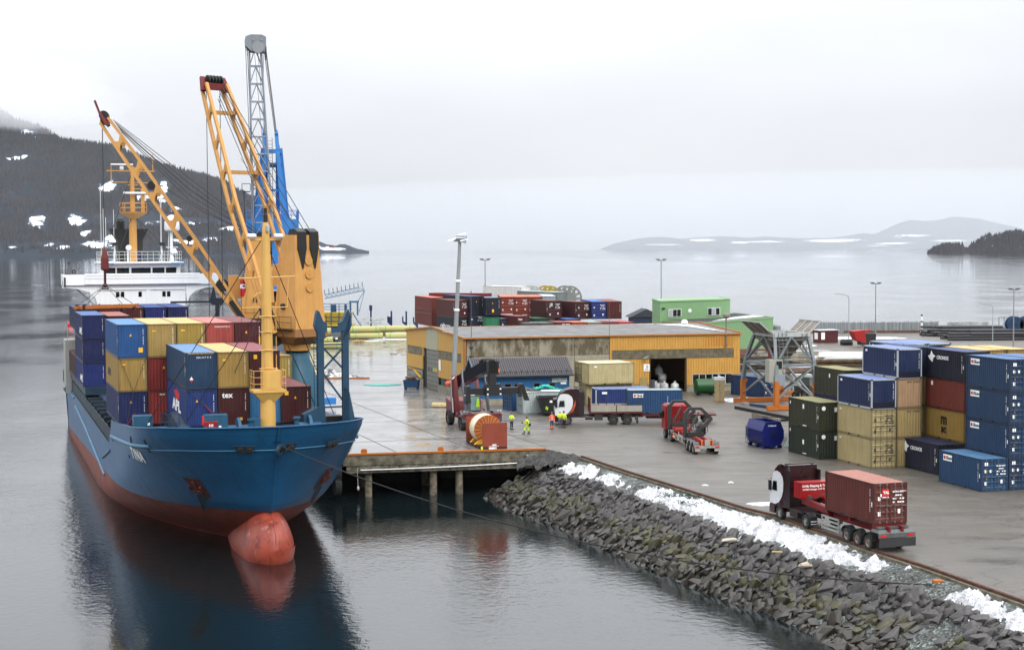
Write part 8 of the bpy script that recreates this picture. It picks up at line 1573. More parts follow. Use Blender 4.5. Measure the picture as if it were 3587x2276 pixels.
b = MB(); b.box((-.8, .2, 3.3), (.9, 1.4, 6.0)); cbx = part('control_cabin', b, paint((196, 196, 184), .5, .25, .06), LH); b = MB(); b.box((.1, .15, 4.9), (.8, .2, 5.8)); part('cabin_window', b, GLASS, cbx); b = MB(); b.box((-.2, -.1, 2.9), (1.1, .15, 4.2)); part('electric_cabinet', b, paint((170, 180, 190), .4, .15, .03), cbx)
b = MB(); [b.tube((x, 0.9, 5.4), (x, 1.4, 9.2), .04, n=4) for x in (.9, 1.4, 1.9)]; [b.tube((.9, 1.0, 7.0+i*.4), (1.9, 1.0, 7.0+i*.4), .03, n=4) for i in range(6)]; [b.tube((x, 1.1, 5.4), (x, 1.4, 9.0), .035, n=4) for x in (W5-1.1, W5-.6)]; [b.tube((W5-1.1, 1.2, 5.6+i*.4), (W5-.6, 1.2, 5.6+i*.4), .03, n=4) for i in range(9)]; part('ladder', b, GS, LH)
b = MB(); [b.path([(L5_[0].x, L5_[0].y+y, 6.3), (L5_[1].x, L5_[1].y+y, 6.3)], .03, 4) for y in (0, 7)]; [b.tube((.6+i*.9, L5_[0].y, 5.3), (.6+i*.9, L5_[0].y, 6.3), .03, n=4) for i in range(5)]; b.box((.3, L5_[0].y, 5.3), (W5-.3, L5_[0].y+1, 5.36)); b.box((.3, 6.5, 5.3), (W5-.3, 7.5, 5.36)); part('walkway', b, GS, LH)
b = MB(); b.box((1.0, 3.6, 5.4), (1.6, 4.6, 7.2)); b.tube((.9, 3.4, 5.4), (1.5, 3.6, 6.8), .2); part('gate_motor', b, plain((110, 40, 40)), LH)
b = MB(); [b.beam((26.2+31.3-26.2-2.2+i*.8, 186.5-i*1.2, .15), (31.3+i*.3, 182.2, .15), .3, .26) for i in range(4)]; pile('steel_beams', 'steel_beam', b, paint((44, 84, 124), .5, .3, .15), 'blue steel beams lying on the ground under the loading hopper', 'steel beams')
# ================================================================ lamp posts
def tall_mast():
    b0 = gp(1586, 1400); t_ = thing('light_mast', 'tall thick grey light mast leaning slightly beside the reach stacker', 'light mast', b0)
    tp_ = gy(1611, 838, b0.y)-b0; b = MB(); b.tube((0, 0, 0), tp_, .36, .2, 14); part('pole', b, paint((158, 162, 162), .6, .3, .04), t_)
    b = MB()
    for k in (.56, .74): q = tp_*k; b.lathe([(.2, -.2), (.36, -.1), (.36, .1), (.2, .2)], 12, q)
    part('speaker', b, WHITE, t_)
    b = MB(); b.box((-.75, -.4, -.3), (.75, .4, .1), Matrix.Translation(tp_)); b.path([tp_+V((.3, -.4, -.3)), tp_+V((.7, -.5, -.5)), tp_+V((.9, -.4, .3)), tp_+V((-.5, -.4, .4))], .05, 5); part('lamp_bracket', b, paint((110, 116, 120), .5), t_)
    for dx, dz, w in ((.25, .55, .5), (.5, -.2, .5), (-1.05, -.15, .45)):
        b = MB(); q = tp_+V((dx, -.3, dz)); b.frm([q+V((-.5, -.3, -.12)), q+V((.5, -.3, .1)), q+V((.5, .3, .1)), q+V((-.5, .3, -.12))], [q+V((-.4, -.25, .08)), q+V((.6, -.25, .3)), q+V((.6, .25, .3)), q+V((-.4, .25, .08))]); part('floodlight', b, WHITE, t_)
    b = MB(); q = tp_*.42; b.beam(q, q+V((-1.6, 0, .15)), .08); b.beam(q+V((-1.6, 0, .15)), q+V((-1.6, 0, 1.2)), .08); b.beam(q+V((-1.6, 0, 1.2)), q+V((-1.3, 0, .9)), .07); b.beam(q, q+V((.5, 0, .6)), .1); part('side_arm', b, paint((200, 202, 200), .5), t_)
    b = MB(); b.path([tp_*.16+V((.1, -.3, 0)), tp_*.07+V((.8, -.4, .2)), V((3.2, -.4, 4.2-2.4))], .04, 5); part('hanging_cable', b, CABLE, t_)
tall_mast()
def tlamp(px, ptop, Y, lab, zb=0):
    t = gy(px, ptop, Y); t_ = thing('yard_lamp_post', lab, 'lamp post', (t.x, t.y, 0), 0, 'twin headed yard lamp posts'); b = MB(); b.tube((0, 0, zb), (0, 0, t.z), .14, .09, 8); part('pole', b, paint((150, 154, 156), .5, .15, .02), t_)
    b = MB(); b.beam((-.9, 0, t.z-.1), (.9, 0, t.z-.1), .1); part('cross_arm', b, paint((120, 124, 126), .5), t_)
    for s in (-1, 1): b = MB(); b.frm([(s*.5-.35, -.3, t.z), (s*.5+.35, -.3, t.z), (s*.5+.35, .3, t.z), (s*.5-.35, .3, t.z)], [(s*.8-.4, -.25, t.z+.25), (s*.8+.4, -.25, t.z+.25), (s*.8+.4, .25, t.z+.25), (s*.8-.4, .25, t.z+.25)]); part('lamp_head', b, paint((88, 92, 94), .5), t_)
tlamp(1699, 910, 300, 'twin headed lamp post rising over the red roofed far containers'); tlamp(2316, 911, 318, 'twin headed lamp post above the green building'); tlamp(3068, 993, 306, 'twin headed lamp post near the black pipe stack'); tlamp(3552, 1014, 290, 'twin headed lamp post at the right edge of the picture by the blue reels')
def glamp(px, ptop, pb, lab):
    g0 = gp(px, pb); t = gy(px, ptop, g0.y); t_ = thing('street_lamp', lab, 'street lamp', (g0.x, g0.y, 0), 0, 'curved street lamps on the far yard'); b = MB(); pts = [(0, 0, 0), (0, 0, t.z-1.2), (-.15, 0, t.z-.5), (-.7, 0, t.z-.1), (-1.8, 0, t.z), (-2.2, 0, t.z+.05)]; b.path(pts, .09, 8); part('pole', b, paint((170, 176, 176), .5, .1, .01), t_); b = MB(); b.box((-3.0, -.15, t.z), (-2.1, .15, t.z+.18)); part('lamp_head', b, paint((206, 208, 200), .5), t_)
glamp(2973, 1030, 1200, 'curved street lamp beside the red cabin'); glamp(3477, 1063, 1203, 'curved street lamp in front of the black pipe stack')
# ================================================================ far yard, left side
PIPE = paint((210, 204, 140), .5, .15, 0); PG = mottled((90, 140, 80), (110, 160, 90), 3, .7)
def pipe(px0, px1, pyb, r, zc, lab, yaw=0.0, bands=True, Y=None):
    Y = Y or gp(px0, pyb).y; a = gy(px0, pyb, Y); c = gy(px1, pyb, Y+yaw); a.z = c.z = zc; t_ = thing('glass_fibre_pipe', lab, 'pipe', (a.x, a.y, 0), 0, 'pale yellow pipes stacked on the far quay'); d = c-a; d0 = V((0, 0, zc)); e_ = V((d.x, d.y, zc)); b = MB(); b.tube(d0, e_, r, n=20, cap=False); b.tube(e_-(e_-d0)*.05, e_, r*1.06, n=20, cap=False); part('pipe_wall', b, PIPE, t_)
    b = MB(); b.tube(d0+(e_-d0)*.012, e_-(e_-d0)*.012, r*.9, n=16, cap=True); part('pipe_bore', b, plain((96, 92, 66), .9), t_)
    if bands:
        for k in (.14, .86): q = lerp(d0, e_, k); b = MB(); b.tube(q, q+(e_-d0).normalized()*.25, r*1.015, n=20, cap=False); part('green_band', b, PG, t_)
pipe(1227, 1341, 1188, .66, .66, 'lowest left pipe with open end of the far pipe stack', 1); pipe(1221, 1300, 1187, .66, .66, 'pipe peeping out just behind the lowest left one', 1, Y=329); pipe(1218, 1330, 1166, .72, 2.02, 'upper left pipe lying on top of the stack', 1, Y=328)
pipe(1350, 1450, 1186, .68, .68, 'lower right pipe running behind the warehouse', 1, Y=328); pipe(1331, 1450, 1162, .70, 2.05, 'upper right pipe running behind the warehouse', 1, Y=330); pipe(1337, 1356, 1180, .6, .9, 'short pipe stub between left and right pipes', 1, False, Y=331)
pipe(1040, 1202, 1222, .62, .62, 'near pipe seen through the teal jib rest', 0); pipe(1030, 1166, 1205, .6, 1.7, 'pipe resting on the near one behind the crane', 0, Y=297); pipe(960, 1110, 1190, .7, 2.6, 'pipe end showing between foremast and crane housing', 0, False, Y=300); pipe(1130, 1160, 1180, .85, 1.9, 'upright looking pipe end beside the dark van', 0, False, Y=322)
# dark van
p = gp(1178, 1197); vn = thing('dark_van', 'small dark people carrier driving towards the camera by the pipes', 'van', (p.x, p.y, 0), math.pi-.15)
b = MB(); b.prism([(-2.2, .3), (2.1, .3), (2.2, .8), (1.9, 1.0), (1.2, 1.15), (.4, 1.8), (-1.9, 1.8), (-2.2, 1.2)], -.9, .9, 'x'); vb = part('body', b, paint((50, 52, 66), .25, .1, 0), vn)
b = MB(); b.frm([(-.75, 1.22, 1.14), (.75, 1.22, 1.14), (.75, 1.25, 1.14), (-.75, 1.25, 1.14)], [(-.7, .45, 1.76), (.7, .45, 1.76), (.7, .48, 1.76), (-.7, .48, 1.76)]); part('windscreen', b, GLASS, vb)
for x in (-.65, .65): b = MB(); b.box((x-.18, 2.12, .68), (x+.18, 2.2, .88)); part('headlight', b, plain((250, 250, 240), .2, 0, 1.2), vb)
for x in (-.8, .8):
    for y in (-1.3, 1.35): wheel(vn, x, y, .33, .24, -1 if x < 0 else 1)
# offshore basket / winch machine
p = gp(1160, 1172); mc_ = thing('offshore_winch', 'yellow and blue winch machine with lattice arm at the far quay', 'winch', (p.x, 340, 0)); YL = paint((222, 196, 30), .5, .2, .03); BLW = paint((34, 96, 140), .5, .2, .05)
s0_ = 5366/340
def mp_(px, z): return ((px-1793.5)/s0_-p.x, 0, z)
b = MB(); x0_, x1_ = mp_(1125, 0)[0], mp_(1236, 0)[0]
b.box((x0_, -2, 2.6), (x1_-.4, 2, 5.0)); b.box((x0_-.1, -2.2, 5.0), (x1_, 2.2, 5.35)); b.box((x0_, -2.3, 2.3), (x1_+.3, 2.3, 2.6)); [b.box((x0_, -2.2, 3.0+i*.5), (x1_, -2.05, 3.15+i*.5)) for i in range(4)]; part('drum_body', b, YL, mc_)
b = MB(); [b.beam((lerp(x0_, x1_, k), -2.3, 2.3), (lerp(x0_, x1_, k), -2.3, 7.2), .16) for k in (.1, .35, .6, .8, .97)]; [b.beam((x0_, -2.3, z), (x1_, -2.3, z), .12) for z in (3.5, 4.3, 6.0, 6.6, 7.2)]; b.box((x0_+2.2, -1, 5.3), (x0_+3.4, 0, 7.0)); b.box((x1_-1.8, -1, 5.3), (x1_-1.3, 0, 7.0)); b.box((x0_+1, -2, 0), (x1_-.6, 2, 2.3)); b.beam((x1_, 0, 5), (x1_+2.4, 0, 1.2), .2); b.beam((x0_+2, 0, 2), (x0_+2.5, 0, 0), .4); part('blue_frame', b, BLW, mc_)
b = MB(); xa = x1_-.5; b.beam((xa, -.5, 4.6), (xa, -.5, 7.6), .35); b.beam((xa+1.6, -.5, 4.6), (xa+1.6, -.5, 7.6), .35); b.beam((xa-.3, -.5, 7.6), (xa+1.9, -.5, 7.6), .4)
A1_, B1_ = V((xa-5.6, -.5, 8.3)), V((xa+3.2, -.5, 10.1)); up_ = V((0, 0, 1.0))
b.beam(A1_, B1_, .14); b.beam(A1_+up_*.9, B1_+up_*.5-V((1.2, 0, -.2)), .14); b.beam(B1_, (xa+1.6, -.5, 7.6), .12); b.beam(B1_, (xa+1.9, -.5, 5.2), .1)
for i in range(9): k = i/9; q, q2 = lerp(A1_, B1_, k), lerp(A1_, B1_, k+.11); b.beam(q, q2+up_*.7, .09); b.beam(q+up_*.8, q2, .09)
part('lattice_arm', b, paint((70, 130, 170), .5, .1, .02), mc_); b = MB(); [b.beam(lerp(A1_, B1_, i/9.5)+V((0, 0, .8)), lerp(A1_, B1_, i/9.5)+V((-.1, 0, 2.0)), .14) for i in range(10)]; part('guide_peg', b, plain((44, 60, 84)), mc_)
b = MB(); b.lathe([(.6, 0), (.6, .5)], 16, (x0_+.2, -2.4, 6.2), 'y'); part('drum_end', b, BLACK, mc_)
# blue forked posts and quay scrap
for i, (px, py0, f) in enumerate(((1299, 1069, 0), (1371, 1089, 1), (1423, 1090, 2), (1461, 1092, 2))):
    q = gy(px, py0, 345); b = MB(); b.box((-.18, -.18, 0), (.18, .18, q.z)); 
    if f == 0: b.box((-.35, -.2, q.z-1.2), (.3, .2, q.z))
    else: b.frm([(-.9, -.15, q.z-2.6), (.2, -.15, q.z-3.6), (.2, .15, q.z-3.6), (-.9, .15, q.z-2.6)], [(-.9, -.15, q.z-1.3), (.2, -.15, q.z-1.3), (.2, .15, q.z-1.3), (-.9, .15, q.z-1.3)] if f == 1 else [(-.9, -.15, q.z-2.2), (.2, -.15, q.z-2.6), (.2, .15, q.z-2.6), (-.9, .15, q.z-2.2)]); b.box((-.95, -.15, q.z-2.4), (-.65, .15, q.z-1.2))
    solo('forked_post', b, paint((24, 50, 116), .5, .15, .03), ['tallest slim blue post standing left on the far quay', 'blue post with closed fork beside the pipe stack', 'blue post with open fork right of the closed one', 'blue forked post nearest the warehouse roof'][i], 'post', 'blue posts on the far quay', M=rt(q.x, 345, 0))
b = MB(); rr = random.Random(2); q = gp(1325, 1150); 
for _ in range(40): a = V((-31.5+rr.uniform(-1.5, 3), 335, 2.9+rr.uniform(0, 1.4))); b.tube(a, a+V((rr.uniform(-1.5, 2.2), rr.uniform(-.5, .5), rr.uniform(-1.0, .2))), .07, n=4)
solo('hose_heap', b, mottled((120, 128, 124), (190, 196, 190), 2, .8), 'grey heap of hoses lying on top of the far pipes', 'hoses')
b = MB(); [b.beam((p_.x+rr.uniform(-1.4, 1.4), p_.y+rr.uniform(-1, 1), .1+rr.uniform(0, .5)), (p_.x+rr.uniform(-1.4, 1.4), p_.y+rr.uniform(-1, 1), .1+rr.uniform(0, .6)), .1) for p_ in (gp(1254, 1202), gp(1256, 1201)) for _ in range(24)]
pile('wood_heap', 'broken_board', b, plain((176, 148, 106), .9), 'small heap of broken timber in front of the far pipe stack', 'timber')
b = MB()
for _ in range(60): p_ = gp(rr.uniform(1240, 1480), rr.uniform(1192, 1250)); a = rr.uniform(-.4, .4); l = rr.uniform(.3, 1.6); b.beam((p_.x, p_.y, .05), (p_.x+l*math.cos(a), p_.y+l*math.sin(a), .07), .12, .06)
for _ in range(30): p_ = gp(rr.uniform(2780, 3050), rr.uniform(1210, 1300)); b.beam((p_.x, p_.y, .1), (p_.x+rr.uniform(-3, 3), p_.y+rr.uniform(-1, 1), .1), .2, .12)
solo('wood_litter', b, plain((150, 128, 96), .9), kind='stuff')
t_ = thing('tarpaulin_heap', 'black and white tarpaulin heap with orange bar lying beyond the jib rest', 'tarpaulin', gp(1160, 1322)); b = MB(); rows = []
for i in range(14):
    rows.append([V((-3.5+j*.75, i*.35-2, max(0, 1.1*math.sin(math.pi*i/13)*math.sin(math.pi*min(1, (j+.5)/9))+mn.noise(V((i*.7, j*.9, 2)))*.5))) for j in range(12)])
b.grid(rows); part('tarpaulin', b, mottled((30, 30, 30), (200, 200, 196), 1.2, .5, 0, 6, .45, .6), t_); b = MB(); b.beam((-3.5, -2.2, .1), (6, -2.2, .1), .18); part('orange_bar', b, plain((150, 84, 50), .8), t_); b = MB(); b.box((-3.6, 1, .2), (-.4, 3, .9)); b.box((-3, 1.2, .9), (-2.7, 1.5, 2.2)); part('yellow_trolley', b, YEL, t_)
# ================================================================ steel reels behind the container yard
for (px, py, Y, r, c_, lab) in ((1996, 1085, 295, 2.5, (140, 144, 140), 'large grey steel reel behind the far containers'), (1927, 1075, 300, 2.4, (196, 176, 60), 'yellow rimmed steel reel peeping over the far containers'), (1866, 1078, 298, 2.2, (180, 186, 184), 'pale steel reel half hidden by the white container')):
    q = gy(px, py, Y); t_ = thing('steel_reel', lab, 'reel', (q.x-.5, Y, 0), .35, 'steel reels behind the container yard'); zc = gy(px, 1000+ (0), Y).z if 0 else r
    zt = gy(px, 1000, Y).z; zc = zt-r
    for y in (-1.4, 1.4):
        b = MB(); b.lathe([(r*.86, y-.06), (r, y-.06), (r, y+.06), (r*.86, y+.06), (r*.86, y-.06)], 40, (0, 0, zc), 'y', cap=False); b.lathe([(.01, y-.03), (r*.5, y-.03)], 24, (0, 0, zc), 'y', cap=False); [b.beam((r*.3*math.cos(a), y, zc+r*.3*math.sin(a)), (r*.9*math.cos(a), y, zc+r*.9*math.sin(a)), .5, .1, (0, 1, 0)) for a in [k*math.pi/6 for k in range(12)]]; part('flange', b, paint(c_, .5, .2, .08), t_)
    b = MB(); b.lathe([(r*.5, -1.4), (r*.5, 1.4)], 24, (0, 0, zc), 'y'); part('core', b, plain((60, 60, 60)), t_); b = MB(); b.box((-r*.8, -1.6, 0), (r*.8, 1.6, max(.3, zc-r+.2))); part('cradle', b, plain((90, 90, 88)), t_)
# ================================================================ far yard, right side
rc = thing('red_cabin', 'dark red site cabin with white hatch on the far right quay', 'cabin', (61.7, 307, 0), .3); b = MB(); b.box((0, 0, 0), (4.2, 2.6, 2.5)); part('wall', b, paint((112, 30, 36), .6, .25, .05), rc); b = MB(); b.box((-.2, -.2, 2.5), (4.4, 2.8, 2.6)); part('roof_snow', b, SNOW, rc); b = MB(); b.box((-.03, .6, .7), (0, 2.0, 2.0)); b.box((.4, -.05, .7), (1.2, 0, 2.1)); part('white_hatch', b, WHT, rc)
p = gp(2965, 1208); b = MB(); b.lathe([(1.2, 0), (1.3, .5), (1.1, 1.1)], 16, p); solo('black_tub', b, BLACK, 'round black tub beside the curved street lamp', 'tub')
p = gp(3010, 1213); t_ = thing('red_machine', 'red and black tipping machine parked on the far right quay', 'machine', (p.x, p.y, 0), .2); b = MB(); b.frm([(-1, -1, 1.2), (1, -1, .6), (1, 1, .6), (-1, 1, 1.2)], [(-1.8, -1.2, 3.0), (.6, -1.2, 3.2), (.6, 1.2, 3.2), (-1.8, 1.2, 3.0)]); b.beam((0, 0, 2.7), (2.6, 1, 3.0), .4, .35); part('red_bucket', b, paint((204, 44, 40), .5, .2, .03), t_); b = MB(); b.box((0, -1, .3), (3.0, 1, 2.5)); b.box((3, -1, .4), (8, 1, 1.2)); part('chassis', b, BLACK, t_)
for k, (px, py, L_, lab) in enumerate(((3395, 1178, 17, 'long black pipe stack on the far right quay, rear heap'), (3480, 1192, 15, 'long black pipe stack on the far right quay, front heap'))):
    p = gp(px, py); t_ = thing('black_pipe_stack', lab, 'pipe stack', (p.x, p.y, 0), 0); rr = random.Random(k)
    for i in range(26):
        b = MB(); lv = 0 if i < 9 else (1 if i < 17 else (2 if i < 22 else 3)); x0_ = rr.uniform(-2.5, 2.5)+lv*.5; yy = (i % 9)*.6+lv*.3; b.tube((x0_-L_/2, yy, .3+lv*.5), (x0_+L_/2-lv*1.2, yy+.6, .3+lv*.5), .27, n=8); part('pipe', b, plain((28, 28, 32), .6), t_)
t_ = thing('blue_cable_drums', 'pair of blue cable drums standing at the right edge of the far quay', 'cable drum', (gp(3548, 1178).x, 325, 0)); BD = paint((30, 84, 120), .5, .2, .05)
for x in (0, 2.6):
    b = MB(); b.lathe([(1.75, -.1), (1.75, .1), (.0, .1)], 22, (x, 0, 2.6), 'x' if 0 else 'y'); b.lathe([(.7, .1), (.7, 1.8)], 14, (x, 0, 2.6), 'y'); b.lathe([(1.75, 1.7), (1.75, 1.9)], 22, (x, 0, 2.6), 'y'); part('drum', b, BD, t_); b = MB(); [b.beam((x, -.14, 2.6), (x+1.6*math.cos(a), -.14, 2.6+1.6*math.sin(a)), .1) for a in [i*math.pi/3 for i in range(6)]]; part('drum_spokes', b, plain((14, 44, 70)), t_)
b = MB(); [b.box((-3.6+i*1.1, 0, 0), (-3.5+i*1.1, .1, 4.2)) for i in range(3)]; b.box((-3.6, 0, 4.1), (-1.2, .1, 4.2)); b.box((-3, 0, 0), (4.4, 2, .9)); part('stand', b, BD, t_)
t_ = thing('sheet_pile_row', 'row of pale sheet piles standing along the far right quay edge', 'sheet piling', (0, 0, 0)); pm = paint((172, 178, 180), .8, .15, 0)
pb_ = MB(); pb_.box((-.09, -.05, 0), (.09, .05, 2.5)); pme = pb_.mesh('sheet_pile'); rr = random.Random(3)
for i in range(74):
    px = lerp(2850, 3288, i/73)+rr.uniform(-2, 2); q = gy(px, 1165, 343); part('sheet_pile', pme, pm, t_, Matrix.Translation((q.x, 343.3, 0)) @ Matrix.Diagonal((rr.uniform(.5, 1.2), 1, rr.uniform(.92, 1.05), 1)))
b = MB(); a, c = gy(2850, 1165, 343), gy(3288, 1165, 343); b.box((a.x, 343.4, 0), (c.x, 343.44, 2.3)); part('backing_sheet', b, paint((196, 202, 204), .7, .12, 0), t_)
t_ = thing('wave_screen', 'grey streaked screen wall standing behind the black pipe stack', 'screen wall', (0, 0, 0)); b = MB(); a, c = gy(3317, 1165, 338), gy(3463, 1165, 338); 
for i in range(40): x = lerp(a.x, c.x, i/40); b.box((x, 338, 0), (x+(c.x-a.x)/46, 338.1+.05*(i % 3), 2.6-.2*abs(i-20)/20*rr.random()))
part('screen_boards', b, mottled((120, 120, 116), (180, 184, 182), .6, .8), t_)
q = gy(3229, 1101, 340); t_ = thing('harbour_beacon', 'slim white harbour beacon with dark bands at the far quay edge', 'beacon', (q.x, 340, 0)); b = MB(); b.tube((0, 0, 0), (0, 0, q.z-.3), .22, n=10); part('post', b, WHITE, t_); b = MB(); [b.tube((0, 0, z), (0, 0, z+.35), .235, n=10) for z in (.6, 2.4, 3.8)]; b.lathe([(.15, q.z-.3), (.15, q.z)], 10); part('band', b, plain((90, 50, 46)), t_)
b = MB(); 
for x0_, x1_ in ((2690, 2860), (2960, 3240), (3420, 3600)): a, c = gy(x0_, 1170, 342), gy(x1_, 1170, 342); b.beam((a.x, 342.5, .25), (c.x, 342.5, .25), .5, .5)
pile('quay_edge_timber', 'edge_timber', b, mottled((70, 46, 36), (100, 70, 56), .4, .8), 'brown timber edge along the far right quay', 'quay edge')
# junk around the hopper: steel stacks, drums, white tubes
def junk(label, px, py, mat, n, L_, h_, seed, cat='steel stack', name='steel_stack', r=.15, z0_=0):
    rr = random.Random(seed); p = gp(px, py); b = MB()
    for i in range(n): y = rr.uniform(0, 3); z = z0_+.15+h_*rr.random(); x = rr.uniform(-.8, .8); b.beam((p.x-L_/2+x, p.y+y, z), (p.x+L_/2+x, p.y+y+rr.uniform(-.6, .6), z), r*2, r*1.6)
    return pile(name, 'stacked_beam', b, mat, label, cat)
junk('grey concrete beams stacked behind the loading hopper', 2850, 1262, mottled((110, 106, 96), (150, 146, 134), 1, .9), 16, 20, 1.2, 1, r=.3); junk('brown timber beams stacked below the concrete ones', 2900, 1285, mottled((96, 80, 60), (140, 120, 92), 1, .9), 14, 16, .8, 2, 'timber stack', 'timber_stack', .25)
junk('white plastic tubes heaped left of the topmost blue container', 2975, 1290, WHITE, 12, 9, .8, 3, 'tubes', 'tube_heap', .25, 1.4); junk('rusty red steel heap between warehouse and hopper', 2640, 1262, mottled((120, 60, 50), (90, 84, 80), 1, .9), 22, 7, 1.6, 4, r=.12); junk('dark steel heap with braces beside the blue container', 2660, 1300, mottled((30, 28, 28), (80, 66, 56), 1, .8), 26, 8, 2.0, 5, r=.1); junk('brown steel frames heaped right of the hopper', 2800, 1330, mottled((80, 62, 50), (130, 110, 96), 1, .9), 20, 7, 1.6, 6, r=.1)
junk('orange steel frame lying behind the olive container', 2810, 1384, ORG, 4, 3.5, .3, 7, r=.12)
b = MB(); p = gp(2742, 1392); b.box((-1.6, 0, 0), (0, 2.4, 3.0), rt(p.x+1.4, p.y+6, 0)); b.box((1, 0, 0), (3.6, 2, 2.4), rt(p.x+1.4, p.y+6, 0)); solo('white_cabin', b, paint((196, 200, 192), .6, .3, .05), 'small white cabins standing behind the hopper legs', 'cabin')
t_ = thing('dark_tractor', 'dark green tractor parked behind the right hopper legs', 'tractor', (37.2, 191, 0), .4); b = MB(); b.box((-1, -1.6, 1.0), (1, 2.0, 1.9)); b.box((-.8, -1.2, 1.9), (.8, .6, 3.1)); part('body', b, plain((40, 56, 50)), t_); b = MB(); b.box((-.84, -1.24, 2.1), (.84, .64, 2.95)); part('cab_glass', b, LTGLASS, t_); [wheel(t_, x, y, r, .45, -1 if x < 0 else 1) for x, y, r in ((-1.1, -.8, .85), (1.1, -.8, .85), (-1, 1.6, .6), (1, 1.6, .6))]
b = MB(); p = gp(2572, 1382); b.box((0, 0, 0), (2.6, .8, .7), rt(p.x, p.y, 0)); b.box((.4, .1, .7), (2.2, .7, .95), rt(p.x, p.y, 0)); solo('steel_trough', b, paint((150, 150, 144), .6, .3, .1), 'grey steel trough at the foot of the warehouse wall', 'trough')
b = MB(); p = gp(2285, 1396); b.tube((p.x, p.y-.3, 0), (p.x, p.y-.3, 2.4), .3, n=10); solo('dark_post_box', b, plain((60, 64, 70)), 'dark grey gas bottle cage beside the pale side door', 'cage')
b = MB(); p = V((-18.5, 214, 0)); b.prism([(p.x+2.6*math.cos(a)*(1+.3*math.sin(3*a)), p.y+3+1.4*math.sin(a)) for a in [i*.628 for i in range(10)]], .0, .06); solo('turquoise_sheet', b, plain((60, 150, 140), .7), 'scrap of turquoise sheet lying left of the warehouse', 'sheet')
# ---- puddles with brown rims near the quay corner
b = MB(); 
for px, py, rx, ry in ((1438, 1530, .5, .9), (1480, 1558, .8, 1.0), (1505, 1552, .35, .8)): p = gp(px, py); b.add([(p.x+rx*math.cos(a)*(1+.2*math.sin(2*a)), p.y+ry*math.sin(a), .004) for a in [i*.523 for i in range(12)]], [tuple(range(12))])
solo('mud_stain', b, plain((134, 112, 82), .8), kind='stuff')
# ================================================================ people
def skin_body(parent, name, segs, mat, sub=1):
    """segs: list of chains; each chain is [(x,y,z,r), ...] and begins at an earlier point"""
    vs, es, rs = [], [], []; idx = {}
    def vid(p):
        k = tuple(round(c, 3) for c in p[:3])
        if k not in idx: idx[k] = len(vs); vs.append(k); rs.append(p[3])
        return idx[k]
    for ch in segs:
        ids = [vid(p) for p in ch]; es += list(zip(ids[:-1], ids[1:]))
    me = bpy.data.meshes.new(name); me.from_pydata(vs, es, []); o = link(name, me, None, parent); me.materials.append(mat)
    sk = o.modifiers.new('skin', 'SKIN'); 
    for i, r in enumerate(rs): me.skin_vertices[0].data[i].radius = (r, r)
    me.skin_vertices[0].data[0].use_root = True; sk.use_smooth_shade = True
    if sub: s = o.modifiers.new('sub', 'SUBSURF'); s.levels = s.render_levels = sub
    return o
SKIN = plain((200, 150, 124), .6)
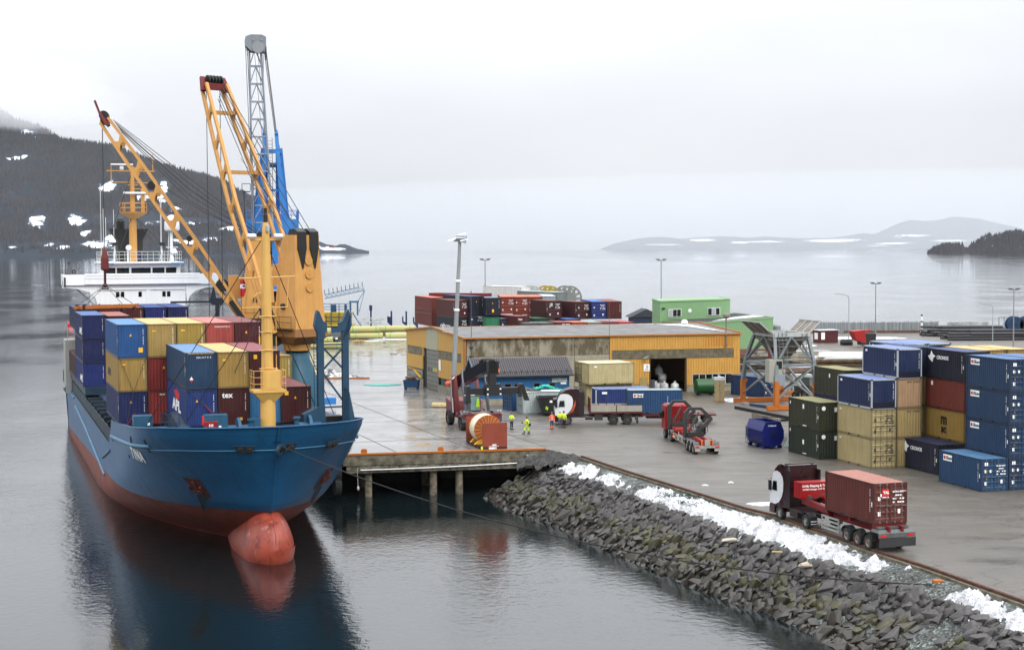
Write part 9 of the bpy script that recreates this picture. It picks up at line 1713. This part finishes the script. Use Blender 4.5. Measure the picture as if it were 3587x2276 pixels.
def person(label, loc, rot, top, legs, stride=.12, arms='down', hair=(60, 44, 34), cap=None, bands=None, bag=False, lower_legs=None):
    t = thing('person', label, 'person', loc, rot, None); s = stride
    lh, rh = (-.1, 0, .95, .1), (.1, 0, .95, .1)
    hL = {'down': [(-.24, 0, 1.38, .055), (-.28, .02, 1.12, .045), (-.27, -.06, .9, .035)], 'fold': [(-.24, 0, 1.38, .055), (-.27, -.06, 1.14, .045), (-.04, -.24, 1.16, .035)], 'hold': [(-.24, 0, 1.38, .055), (-.3, -.05, 1.14, .045), (-.28, -.3, 1.12, .035)]}[arms]
    hR = [(-x, y, z, r) for x, y, z, r in hL] if arms != 'hold' else [(.24, 0, 1.38, .055), (.3, .1, 1.14, .045), (.28, .0, .9, .035)]
    root = (0, 0, .98, .14); body = [[root, (0, 0, 1.2, .135), (0, 0, 1.42, .13), (0, 0, 1.54, .05), (0, -.01, 1.6, .07), (0, -.02, 1.68, .095), (0, -.01, 1.76, .06)]]
    for sg, h_ in ((-1, hL), (1, hR)):
        body.append([(0, 0, 1.42, .13)]+h_); w_ = V(h_[-1][:3]); d_ = (w_-V(h_[-2][:3])).normalized()
        for k in range(4): q = w_+d_*.09+V((.018*(k-1.5), 0, 0)); body.append([h_[-1], (*q, .011), (*(q+d_*.055+V((0, -.01, 0))), .008)])
        q = w_+d_*.05+V((.035*-sg, -.02, 0)); body.append([h_[-1], (*q, .012), (*(q+d_*.03), .009)])
        y1 = s*sg; body.append([root, (sg*.1, 0, .9, .09), (sg*.11, y1*.6-.03, .5, .062), (sg*.11, y1, .1, .045), (sg*.11, y1-.12, .05, .04)])
    skin_body(t, 'body', body, SKIN)
    gj = [[(0, 0, .92, .165), (0, 0, 1.2, .165), (0, 0, 1.42, .155), (0, 0, 1.5, .075)]]
    for h_ in (hL, hR): gj.append([(0, 0, 1.42, .155)]+[(x, y, z, r+.022) for x, y, z, r in h_[:-1]]+[(*lerp(V(h_[-2][:3]), V(h_[-1][:3]), .8), h_[-1][3]+.022)])
    skin_body(t, 'jacket', gj, top)
    gt = [[(0, 0, .95, .155), (0, 0, .88, .13)]]
    for sg in (-1, 1): y1 = s*sg; gt.append([(0, 0, .88, .13), (sg*.1, 0, .8, .105), (sg*.11, y1*.6-.03, .5, .08), (sg*.11, y1, .12, .065)])
    skin_body(t, 'trousers', gt, legs)
    b = MB(); [b.box((sg*.11-.06, s*sg-.22, 0), (sg*.11+.06, s*sg+.08, .1)) for sg in (-1, 1)]; part('boots', b, BLACK, t)
    b = MB(); b.lathe([(.1, 1.66), (.115, 1.72), (.1, 1.8), (.04, 1.84)], 12, (0, .0, 0)); part('helmet' if cap else 'hair', b, plain(cap or hair, .6), t, smooth=True)
    b = MB(); [b.lathe([(.012, -.004), (.012, .004)], 8, (x, -.112, 1.7), 'y') for x in (-.035, .035)]; part('eyes', b, BLACK, t); b = MB(); b.prism([(-.012, 1.655), (.012, 1.655), (0, 1.695)], -.135, -.1, 'y'); part('nose', b, SKIN, t); b = MB(); b.box((-.025, -.108, 1.625), (.025, -.1, 1.634)); part('mouth', b, plain((130, 70, 64)), t)
    if bands:
        b = MB(); [b.lathe([(.172, z), (.172, z+.05)], 14) for z in (1.08, 1.24)]; part('reflective_band', b, plain(bands), t)
    if lower_legs is not None:
        b = MB(); [b.lathe([(.075, .14), (.085, .34)], 10, (sg*.11, s*sg*.85-.01, 0)) for sg in (-1, 1)]; part('trouser_cuff', b, lower_legs, t)
    if bag: b = MB(); b.box((.1, .05, .85), (.38, .3, 1.12)); b.beam((.3, .1, 1.1), (-.12, 0, 1.45), .03); part('shoulder_bag', b, BLACK, t)
    if arms == 'hold': b = MB(); b.box((-.38, -.42, 1.08), (-.2, -.28, 1.2)); part('camera_in_hand', b, BLACK, t)
    return t
NVY = plain((30, 38, 78), .8); DKT = plain((34, 44, 52), .8)
def at(px, py): p = gp(px, py); return (p.x, p.y, 0)
person('person in lime vest and dark trousers with folded arms beside the blue container', at(1792, 1503), .5, HIVIS, DKT, .04, 'fold', bands=(200, 206, 200), hair=(120, 60, 50))
person('person in lime work clothes walking left with black shoulder bag and camera', at(1845, 1519), -1.1, HIVIS, HIVIS, .26, 'hold', bag=True, lower_legs=plain((60, 70, 90)))
person('person in orange jacket and navy trousers standing before the white truck cab', at(1933, 1502), .2, plain((240, 84, 30), .7), NVY, .03, 'down', bands=(225, 225, 225), lower_legs=plain((240, 84, 30)), hair=(90, 84, 80))
person('person in lime vest and jeans talking right of the orange jacket', at(1962, 1497), .1, HIVIS, plain((60, 80, 104), .8), .03, 'fold', hair=(190, 186, 180))
person('person in lime jacket and black trousers seen from behind by the front wheel', at(1975, 1498), 2.6, HIVIS, plain((22, 24, 24), .8), .03, 'down', hair=(50, 44, 40))
